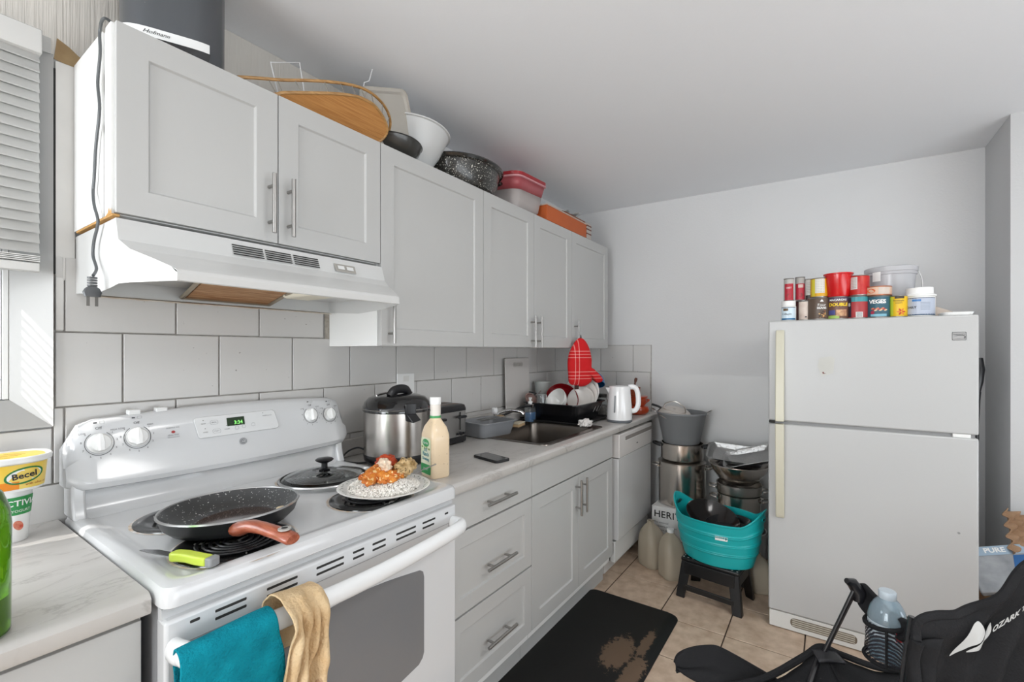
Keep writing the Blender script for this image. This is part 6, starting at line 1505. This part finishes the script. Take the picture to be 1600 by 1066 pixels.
m = MB(); m.loft([ring(rrect(.18, .20, .04, 6), 0), ring(rrect(.21, .24, .05, 6), .014), ring(rrect(.20, .23, .05, 6), .016)]); m.build('tray_body', mat('dark_bakeware', '#2b2725', .3, metal=.5), bp)

# milk jugs
JG = mat('jug_plastic', '#c4b8a4', .3, alpha=.66); JG2 = mat('jug_haze', '#9d9485', .4)
def jug(x, y, rz, h, w_, label, cap=None, z=.001):
    t = thing('plastic_jug', label, 'jug', (x, y, z), rotz=rz, group='empty plastic jugs on the floor')
    secs = [(.92, 0, .0), (1.0, .010, 0), (1.02, .03, 0), (1.01, h * .50, 0), (.97, h * .60, .002), (.88, h * .70, .006), (.72, h * .79, .010), (.50, h * .87, .014), (.29, h * .925, .016), (.25, h * .94, .016), (.25, h, .016)]
    m = MB(); m.loft([ring(rrect(w_ * s, w_ * s * .98, w_ * s * .30, 6, dx, 0), zz) for s, zz, dx in secs], cap1=False); m.build('jug_body', JG, t)
    P = lambda a, b, c: (a, b, c)
    MB().tube(spline([(w_ * .10, 0, h * .88), (w_ * .36, 0, h * .80), (w_ * .50, 0, h * .62), (w_ * .50, 0, h * .50), (w_ * .44, 0, h * .42)], 5), w_ * .085, 10).build('grip', JG, t)
    if cap: MB().lathe([(0, h - .014), (w_ * .15, h - .014), (w_ * .15, h + .006), (0, h + .007)], 20, (.016, 0, 0)).build('cap', cap, t)
    return t
jug(2.56, -.760, math.radians(60), .275, .150, 'uncapped cloudy plastic jug standing nearest the dishwasher')
jug(2.475, -.905, math.radians(45), .272, .138, 'cloudy plastic jug with white cap left of the turquoise tub', cap=WHITEP)
jug(2.60, -1.352, math.radians(20), .20, .140, 'cloudy plastic jug behind the black step stool next to the refrigerator')

# step stool
ss_ = thing('step_stool', 'black plastic folding step stool under the turquoise tub', 'step stool', (2.368, -1.168, .0), rotz=math.radians(-7))
SB = mat('stool_black', '#151516', .35)
H = .215
def slab(pts4, th_, name='leg', m_=SB):
    pass
m = MB(); m.box(-.105, .105, -.150, .150, H - .020, H); tp = m.build('top', SB, ss_, bevel=.006)
gd = mat('grip_dots', '#a9a9a5', .6)
for i in range(8):
    for j in range(12):
        MB().lathe([(0, 0), (.0045, 0), (.004, .0012), (0, .0014)], 8, (-.090 + i * .0257, -.138 + j * .0251, H)).build('grip_dot', gd, tp)
for sx in (-1, 1):
    # side panel frames (left and right in picture): two splayed legs with a cross rail, cut-out between
    for sy in (-1, 1):
        y0, y1 = sy * .148, sy * .170; xa, xb = sx * .100, sx * .128
        m = MB(); wv = .055
        top = [(xa, y0, H - .02), (xa, y0 - sy * wv, H - .02), (xa - sx * .012, y0 - sy * wv, H - .02), (xa - sx * .028, y0, H - .02)]
        bot = [(xb, y1, 0), (xb, y1 - sy * wv * .85, 0), (xb - sx * .012, y1 - sy * wv * .85, 0), (xb - sx * .036, y1, 0)]
        m.loft([bot, top]); m.build('leg', SB, ss_, smooth=False, bevel=.004)
    m = MB(); m.box(sx * .098, sx * .110, -.13, .13, H - .085, H - .018); m.build('side_panel', SB, ss_, smooth=False, bevel=.003)
    m = MB(); m.box(sx * .112, sx * .122, -.13, .13, .045, .075); m.build('rail', SB, ss_, smooth=False, bevel=.003)
for sy in (-1, 1):
    m = MB(); m.box(-.095, .095, sy * .140, sy * .150, H - .075, H - .018); m.build('end_panel', SB, ss_, smooth=False, bevel=.003)

# turquoise tub
tb = thing('turquoise_tub', 'oval turquoise flexible tub with rope-like rim handles on the step stool', 'tub', (2.378, -1.180, .2175), rotz=math.radians(-7))
TQ2 = mat('turquoise_plastic', '#12a6a8', .38)
def tring(k, z, wob=0, da=0, up=0):
    out = []
    for i in range(72):
        a = 2 * PI * i / 72; ex = abs(sin(a)) ** 3
        zz = z + up * max(0, (abs(sin(a)) - .62) / .38) ** 1.6
        out.append(((.128 + .042 * k) * cos(a), (.178 + .056 * k) * sin(a), zz))
    return out
rings = [tring(-.12, 0), tring(0, .004)]
for k in range(1, 72):
    u = k / 72; bump = .0
    for c0 in (.30, .34, .52, .56, .74, .78): bump += .085 * math.exp(-((u - c0) / .016) ** 2)
    rings.append(tring(u ** .9 + bump, .004 + .226 * u, up=.072 * u ** 3))
rings += [tring(1.05, .232, up=.076), tring(1.10, .236, up=.077), tring(1.08, .242, up=.077), tring(.98, .240, up=.077), tring(.93, .225, up=.070), tring(.5, .10), tring(.02, .012)]
m = MB(); m.loft(rings, cap0=True, cap1=True); tbo = m.build('tub_body', TQ2, tb)
for s in (-1, 1):
    # handle openings: dark oval slots with raised lip in the raised ends
    y = s * .2295; 
    pts = [(x_, y + s * (.0025 + 0.02 * 0), .268 + z_) for x_, z_ in ell(0, 0, .030, .011, 20)]
    MB().tube([(a_, b_ - abs(a_) * s * .18, c_) for a_, b_, c_ in pts], .0035, 6, closed=True).build('handle_lip', TQ2, tb)
    MB().add([(a_, b_ - abs(a_) * s * .18 + s * .001, c_) for a_, b_, c_ in pts], [tuple(range(20))]).build('handle_opening', mat('deep_teal', '#0a4748', .7), tb, smooth=False, fix=False)
    MB().add([(a_, b_ - abs(a_) * s * .18 - s * .016, c_ - .0) for a_, b_, c_ in pts], [tuple(range(20))]).build('handle_opening', MATS['deep_teal'], tb, smooth=False, fix=False)
lf2 = cyl_fn((0, 0), .172, PI + .40, .165, .17)
lb = MB(); 
def tubf(x, y, d=0):
    u = (.165 + y) / .23; a = PI + .30 + x / .19; k = u ** .9
    return ((.128 + .042 * k + d + .0025) * cos(a), (.178 + .056 * k + d + .0025) * sin(a), .165 + y + .004)
patch(tubf, .052, .024, WHITEP, tb, name='sticker', nu=6)
text('STORE', .012, INK, tb, lambda x, y, d=0: tubf(x - .006, y + .003, d + .0005), name='sticker_print'); poly_patch(tubf, ell(.019, .001, .004, .007, 10), INK, tb, name='sticker_print')
wk = thing('wok', 'large dark wok lying in the turquoise tub with brown helper grip', 'wok', (2.372, -1.150, .4265), rot=(math.radians(16), math.radians(-14), 0))
WK = mat('wok_seasoned', '#1a1615', .2, metal=.3, coat=.3)
MB().lathe([(.0, -.055), (.05, -.050), (.10, -.022), (.138, .022), (.141, .024), (.137, .026), (.098, -.018), (.05, -.045), (0, -.050)], 48).build('wok_body', WK, wk)
bh = MB(); bh.tube([(-.04, -.135, .024), (-.05, -.165, .038), (-.055, -.185, .046)], [.013, .015, .011], 10); lab(bh.build('handle', mat('brown_grip', '#5a3a2c', .4), wk), 'brown grip handle')
MB().lathe([(.004, 0), (.008, .002), (.008, .006), (.004, .007)], 12, (-.053, -.176, .056)).build('hanging_ring', STEEL, wk)
p2 = thing('dark_pan', 'black pan lying under the wok in the turquoise tub', 'pan', (2.38, -1.235, .395), rot=(math.radians(-6), math.radians(-4), 0))
MB().lathe([(0, 0), (.09, 0), (.115, .030), (.118, .031), (.113, .033), (.088, .004), (0, .004)], 40).build('pan_body', BLACK, p2)

# recycling pile right of the fridge
bxm = mat('kraft_card', '#9a7a5c', .8, var=.3, vscale=12)
rb = thing('cardboard_box', 'open brown cardboard box full of packaging right of the refrigerator', 'box', (2.49, -2.44, .0005))
for a_, b_, c_, d_ in ((-.17, -.165, -.22, .22), (.165, .17, -.22, .22), (-.17, .17, -.22, -.215), (-.17, .17, .215, .22)): MB().box(a_, b_, c_, d_, 0, .28).build('side', bxm, rb, smooth=False)
MB().box(-.165, .165, -.215, .215, 0, .006).build('bottom', bxm, rb, smooth=False)
PULP = mat('egg_pulp', '#a98a6e', .95, bump=.6, bscale=120, var=.5, vscale=14, vcol='#8a6a4e')
def eggtray(label, c, rot, nu=5, nv=4):
    t = thing('egg_carton', label, 'egg carton', c, rot=rot)
    m = MB(); P_ = .048
    m.grid(nu * 8, nv * 8, lambda u, v: ((u - .5) * nu * P_, (v - .5) * nv * P_, .018 * cos(u * nu * 2 * PI) * cos(v * nv * 2 * PI) + .012 * (cos(u * nu * 4 * PI) + 0) * .3))
    m.build('pulp_tray', PULP, t, solid=.003, fix=False); return t
eggtray('brown pulp egg tray on top of the packaging pile', (2.560, -2.430, .545), AX((.35, -.85, -.25), (-.82, .12, .56)), 5, 4)
eggtray('brown pulp egg tray half buried at the bottom of the packaging pile', (2.460, -2.345, .330), AX((.2, -.9, .35), (-.85, .15, .5)), 4, 3)
bwp = thing('water_pack', 'flattened blue and grey plastic-wrapped pack lying on the packaging pile', 'package', (2.440, -2.325, .440), rot=AX((.62, .18, .52), (-.62, .25, .75)))
MB().box(-.10, .10, -.14, .14, -.022, .014).build('wrap', mat('grey_wrap', '#85888c', .25, var=.6, vscale=14, vcol='#b5b8bb', coat=.4), bwp, bevel=.006)
bfn = lambda x, y, d=0: (y, -x, .0155 + d)
MB().add([bfn(x, y, 0) for x, y in ((-.02, -.08), (.135, -.08), (.135, .05), (.02, .05))], [(0, 1, 2, 3)]).build('blue_label', mat('blue_label', '#2a5f97', .3), bwp, smooth=False, fix=False)
MB().add([bfn(x, y, 0) for x, y in ((-.13, .055), (.135, .055), (.135, .095), (-.13, .095))], [(0, 1, 2, 3)]).build('pale_band', mat('pale_band', '#9fb4c6', .3), bwp, smooth=False, fix=False)
text('PURE', .030, WHITEP, bwp, lambda x, y, d=0: bfn(x - .03, y + .075, d + .0008), bold=.001)
MB().add([bfn(x, y, .0006) for x, y in ((.03, -.03), (.11, -.03), (.11, .0), (.03, .0))], [(0, 1, 2, 3)]).build('barcode_field', WHITEP, bwp, smooth=False, fix=False)
for k in range(11): MB().add([bfn(x, y, .001) for x, y in ((.036 + k * .0062, -.027), (.039 + k * .0062, -.027), (.039 + k * .0062, -.003), (.036 + k * .0062, -.003))], [(0, 1, 2, 3)]).build('barcode_bar', INK, bwp, smooth=False, fix=False)
crumple('paper_bag', 'crumpled brown paper bag in front of the blue pack', (2.425, -2.345, .345), (.075, .085, .055), PULP, 7.7, 'bag', amp=.8)
crumple('paper_bag', 'second crumpled brown paper bag low by the refrigerator side', (2.405, -2.290, .300), (.055, .050, .060), mat('kraft_paper', '#b5946f', .9, bump=.5, bscale=60), 3.1, 'bag', amp=.8)
crumple('plastic_bag', 'crumpled whitish plastic film behind the camp chair back', (2.39, -2.42, .33), (.06, .09, .04), mat('white_film', '#cfc9c2', .4), 5.5, 'bag', amp=.9)

# ------------------------------------------------------------------ camp chair (local x to the right of the chair, y away from its back)
LAT, DEP = 1.2, 1.25
ch = thing('camp_chair', 'black folding camp chair seen from behind with white logo and cup holder', 'camp chair', (1.35645, -1.96304, 0), rotz=YAW - PI / 2)
CF = mat('chair_fabric', '#171719', .8, bump=.35, bscale=220, spec=.3); CT_ = mat('chair_tube', '#1d1d1f', .3, coat=.3)
def K(a, b, z): return (a - LAT, b - DEP, z)
# back panel: columns lateral, rows down
top = [(.918, 1.045, .70), (.928, 1.05, .742), (.965, 1.045, .757), (1.003, 1.035, .766), (1.040, 1.025, .788), (1.075, 1.015, .822), (1.113, 1.00, .888), (1.150, .99, .912), (1.23, .975, .93), (1.32, .97, .92), (1.40, .98, .86)]
ts = spline([K(*p) for p in top], 6)
def backf(u, v, d=0):
    i = u * (len(ts) - 1); k = min(int(i), len(ts) - 2); q = ts[k].lerp(ts[k + 1], i - k)
    drop = v * .44; fold = .006 * sin(u * 34 + v * 5) * (1 - .5 * v) * min(1, v * 4) + .014 * NZ.noise(Vector((u * 7, v * 6, 2)))
    x = q.x + (-.035 * v if u < .5 else -.035 * v + (u - .5) * .1 * v)
    return (x, q.y - fold + .03 * v - d, q.z - drop)
m = MB(); m.grid(90, 40, lambda u, v: backf(u, v)); m.build('back_panel', CF, ch, solid=.006, fix=False)
# hem along the top and left edge
e = [backf(u / 60, 0, .002) for u in range(61)]; MB().tube(e, .010, 8, flat=.6).build('top_hem', CF, ch)
e = [backf(.0, v / 20, .004) for v in range(21)]; MB().tube(e, .013, 10).build('side_sleeve', CF, ch)
pk = MB(); pk.grid(14, 12, lambda u, v: tuple(Vector(backf(.075 + u * .13, .10 + v * .75, .010 + .012 * sin(u * PI) * sin(v * 2.2)))) ); pk.build('corner_pocket', CF, ch, solid=.003, fix=False)
m = MB(); m.lathe([(0, 0), (.009, 0), (.008, .004), (0, .006)], 14); m.xf(Matrix.Rotation(PI / 2, 4, 'X')); q = backf(.115, .34, .03); m.xf(Matrix.Translation(q)); m.build('snap_rivet', mat('rivet_white', '#cfcfcf', .4), ch)
# logo and lettering on the panel: parametrised by fabric coordinates
WL = mat('logo_white', '#b9b9b7', .6)
def fab(lat, z, d=.0095):
    lo, hi = 0., 1.
    v = .2
    for _ in range(8):
        lo, hi = 0., 1.
        for _k in range(18):
            mid = (lo + hi) / 2
            if backf(mid, v)[0] + LAT < lat: lo = mid
            else: hi = mid
        i = lo * (len(ts) - 1); k = min(int(i), len(ts) - 2); tz = ts[k].lerp(ts[k + 1], i - k).z
        v = (tz - z) / .44
    return backf(lo, v, d)
def lg(x, y, d=0): return fab(1.024 + x, .722 + y, .0095 + d)
l1 = [(-.035, -.055), (-.020, -.020), (-.004, .020), (.004, .034), (.010, .036), (.018, .020), (.021, .008), (.012, -.006), (-.006, -.020), (-.018, -.036)]
l2 = [(-.012, -.036), (-.002, -.022), (.018, -.006), (.026, .006), (.028, .028), (.034, .034), (.042, .028), (.044, .010), (.036, -.010), (.018, -.024), (.0, -.030)]
def soft(pts): return [(p.x, p.y) for p in spline([(a, b, 0) for a, b in pts], 4, closed=True)]
def logo_patch(pts):
    n = len(pts); cx = sum(p[0] for p in pts) / n; cy = sum(p[1] for p in pts) / n
    mb = MB(); vs = []; 
    R_ = [1, .75, .5, .25]
    for s in R_: vs += [lg(cx + (x - cx) * s, cy + (y - cy) * s) for x, y in pts]
    vs.append(lg(cx, cy)); fs = []
    for r in range(3):
        for i in range(n): fs.append((r * n + i, r * n + (i + 1) % n, (r + 1) * n + (i + 1) % n, (r + 1) * n + i))
    for i in range(n): fs.append((3 * n + i, 3 * n + (i + 1) % n, 4 * n))
    mb.add(vs, fs); return mb.build('logo', WL, ch, smooth=False, fix=False)
logo_patch(soft(l1)); logo_patch(soft(l2))
text('OZARK TRAIL', .0165, WL, ch, lambda x, y, d=0: lg(.045 + x * .52, .012 + y + x * 1.02, .001), ax='LEFT', shear=.2, bold=.0006, name='lettering')
# arm strap with cup holder
armT = [(1.042, 1.40, .643), (1.066, 1.385, .652), (1.055, 1.32, .636), (1.040, 1.24, .640), (1.010, 1.12, .676), (.985, 1.05, .69)]
armB = [(1.040, 1.40, .598), (1.046, 1.375, .588), (1.042, 1.31, .570), (1.028, 1.23, .588), (.998, 1.12, .640), (.975, 1.05, .66)]
tT, tB = spline([K(*p) for p in armT], 6), spline([K(*p) for p in armB], 6)
m = MB(); n = len(tT); m.grid(n - 1, 6, lambda u, v: tuple(tT[min(int(round(u * (n - 1))), n - 1)].lerp(tB[min(int(round(u * (n - 1))), n - 1)], v) + Vector((.012 * sin(v * PI) + .004 * sin(u * 20), 0, 0))))
m.build('arm_strap', CF, ch, solid=.012, fix=False)
m = MB(); m.tube([K(1.015, 1.395, .660), K(1.035, 1.40, .652), K(1.05, 1.39, .625), K(1.045, 1.385, .600)], [.008, .016, .020, .013], 10); m.build('arm_knuckle', BLACK, ch)
m = MB(); m.tube([K(1.033, 1.39, .632), K(.958, 1.41, .436), K(.80, 1.44, .05)], .0062, 10); m.build('frame_tube', CT_, ch)
m = MB(); m.tube([K(1.045, 1.40, .628), K(.970, 1.42, .436), K(.85, 1.50, .05)], .0062, 10); m.build('frame_tube', CT_, ch)
# cup holder
cc = Vector(K(1.037, 1.27, 0))
m = MB(); m.tube([(cc.x + .050 * cos(a), cc.y + .050 * sin(a), .610 - .012 * cos(a - 2.6)) for a in [2 * PI * k / 28 for k in range(28)]], .006, 8, closed=True); m.build('cup_ring', CF, ch)
mesh = bpy.data.materials.new('mesh_net'); mesh.use_nodes = True; nt = mesh.node_tree; N = nt.nodes; Lk = nt.links; b = N['Principled BSDF']; b.inputs['Base Color'].default_value = lin('#1a1a22'); b.inputs['Roughness'].default_value = .7
tc = N.new('ShaderNodeTexCoord'); wv = N.new('ShaderNodeTexWave'); wv.inputs['Scale'].default_value = 60; wv.inputs['Distortion'].default_value = 2.5; wv.bands_direction = 'DIAGONAL'; Lk.new(tc.outputs['Object'], wv.inputs[0])
mr = N.new('ShaderNodeMapRange'); mr.inputs[1].default_value = .38; mr.inputs[2].default_value = .48; mr.inputs[3].default_value = 0; mr.inputs[4].default_value = 1; Lk.new(wv.outputs['Fac'], mr.inputs[0]); Lk.new(mr.outputs[0], b.inputs['Alpha'])
m = MB(); m.lathe([(.050, .610), (.049, .56), (.052, .52), (.050, .507), (.03, .503), (0, .502)], 32, (cc.x, cc.y, 0)); m.build('cup_net', mesh, ch)
for a in (cup_dir(1.4, -1.9) - (YAW - PI / 2) - .0,): MB().tube([(cc.x + .0535 * cos(a), cc.y + .0535 * sin(a), z) for z in (.608, .56, .505)], .0035, 6).build('net_seam', CF, ch)
m = MB(); m.tube([(cc.x + .052 * cos(a), cc.y + .052 * sin(a), .508) for a in [2 * PI * k / 28 for k in range(28)]], .005, 8, closed=True); m.build('net_hem', CF, ch)
# seat sling and side flap
def bil(c00, c10, c01, c11, sag, nx=20, ny=16, seed=0):
    c00, c10, c01, c11 = [Vector(K(*c)) for c in (c00, c10, c01, c11)]
    def f(u, v):
        q = c00.lerp(c10, u).lerp(c01.lerp(c11, u), v); return (q.x, q.y, q.z - sag * sin(u * PI) * .9 - sag * .3 * sin(v * PI) + .006 * NZ.noise(Vector((u * 6, v * 6, seed))))
    return f
m = MB(); m.grid(28, 20, bil((.640, 1.395, .330), (.955, 1.42, .437), (.62, 1.10, .25), (.90, 1.08, .36), .045, seed=1)); m.build('seat', CF, ch, solid=.008, fix=False)
m = MB(); m.grid(28, 20, bil((.955, 1.42, .437), (1.33, 1.40, .40), (.90, 1.08, .36), (1.36, 1.06, .36), .055, seed=2)); m.build('seat', CF, ch, solid=.008, fix=False)
m = MB(); m.grid(6, 6, bil((.925, 1.425, .434), (.995, 1.425, .430), (.915, 1.37, .430), (.995, 1.37, .424), -.004)); m.build('corner_patch', mat('chair_patch', '#232326', .5), ch, solid=.006, fix=False)
e = spline([K(.640, 1.40, .334), K(.78, 1.415, .352), K(.90, 1.42, .412), K(.957, 1.425, .440), K(1.02, 1.42, .418), K(1.15, 1.41, .382), K(1.33, 1.40, .396)], 8); MB().tube(e, .010, 8).build('seat_hem', CF, ch)
flt = [(.522, 1.47, .360), (.535, 1.475, .382), (.575, 1.48, .397), (.634, 1.48, .405), (.672, 1.47, .402), (.77, 1.46, .352), (.84, 1.45, .315), (.90, 1.44, .290)]
flb = [(.520, 1.455, .350), (.535, 1.44, .345), (.565, 1.425, .338), (.604, 1.41, .330), (.68, 1.40, .305), (.74, 1.40, .285), (.80, 1.40, .265), (.86, 1.40, .25)]
a_, b_ = spline([K(*p) for p in flt], 5), spline([K(*p) for p in flb], 5); n = len(a_)
m = MB(); m.grid(n - 1, 8, lambda u, v: tuple(a_[min(int(round(u * (n - 1))), n - 1)].lerp(b_[min(int(round(u * (n - 1))), n - 1)], v) + Vector((0, 0, -.012 * sin(v * PI) + .008 * sin(v * 9 + u * 4)))))
m.build('side_flap', CF, ch, solid=.012, sub=1, fix=False)
MB().tube(a_, .006, 8).build('flap_hem', CF, ch)
# legs reaching the floor (cross frame)
for p in ([K(.86, 1.06, .02), K(1.10, 1.25, .22), K(1.33, 1.42, .42)], [K(1.36, 1.06, .02), K(1.10, 1.27, .22), K(.80, 1.44, .04)], [K(.945, 1.085, .73), K(.90, 1.09, .38), K(.86, 1.06, .02)], [K(1.40, .98, .86), K(1.38, 1.03, .40), K(1.36, 1.06, .02)], [K(1.33, 1.42, .42), K(1.36, 1.44, .04)], [K(.955, 1.42, .432), K(.62, 1.12, .24)], [K(.63, 1.40, .325), K(.58, 1.42, .02)]):
    MB().tube(p, .008, 8).build('leg', CT_, ch)
for p in ((.86, 1.06), (1.36, 1.06), (1.36, 1.44), (.80, 1.44), (.85, 1.50), (.58, 1.42)):
    q = K(p[0], p[1], 0); MB().lathe([(0, .002), (.018, .002), (.018, .012), (.009, .03), (0, .03)], 14, q).build('foot', BLACK, ch)
# bottle
wq = Vector((1.35645, -1.96304, 0)) + Matrix.Rotation(YAW - PI / 2, 3, 'Z') @ Vector((cc.x, cc.y, 0))
wbt = thing('water_bottle', 'clear bluish plastic bottle with white cap in the camp chair cup holder', 'bottle', (wq.x, wq.y, .5065))
PB = mat('bottle_plastic', '#cfe3ee', .04, trans=.75, alpha=.85)
MB().lathe([(0, .004), (.030, .0), (.041, .006), (.043, .02), (.041, .05), (.044, .06), (.044, .112), (.043, .120), (.038, .140), (.028, .158), (.019, .168), (.018, .176)], 36).build('bottle_body', PB, wbt, solid=.001)
MB().lathe([(.0195, .168), (.0205, .170), (.0205, .186), (.0185, .189), (0, .189)], 28).build('cap', mat('cap_pale', '#b9c4cc', .35), wbt)
ca = cup_dir(wq.x, wq.y)
f = cyl_fn((0, 0), .0448, ca - .1, .090); patch(f, .11, .036, mat('bottle_label', '#c6d0d6', .35, alpha=.85), wbt, nu=20)
fr2 = cyl_fn((0, 0), .0450, ca + .62, .088); patch(fr2, .020, .030, col_('#b01a22'), wbt, name='red_logo', nu=5); text('R', .022, WHITEP, wbt, lambda x, y, d=0: fr2(x, y, d + .0008), bold=.001)
for k in range(4): patch(lambda x, y, d=0, k=k: f(x - .012, y + .012 - k * .007, d + .0004), .05, .0014, col_('#8a949c'), wbt, name='small_print', nu=6)
MB().lathe([(.0, .010), (.036, .008), (.0405, .02), (.039, .05), (.0, .052)], 28).build('water', mat('water', '#bcd8e6', .02, trans=.9), wbt)
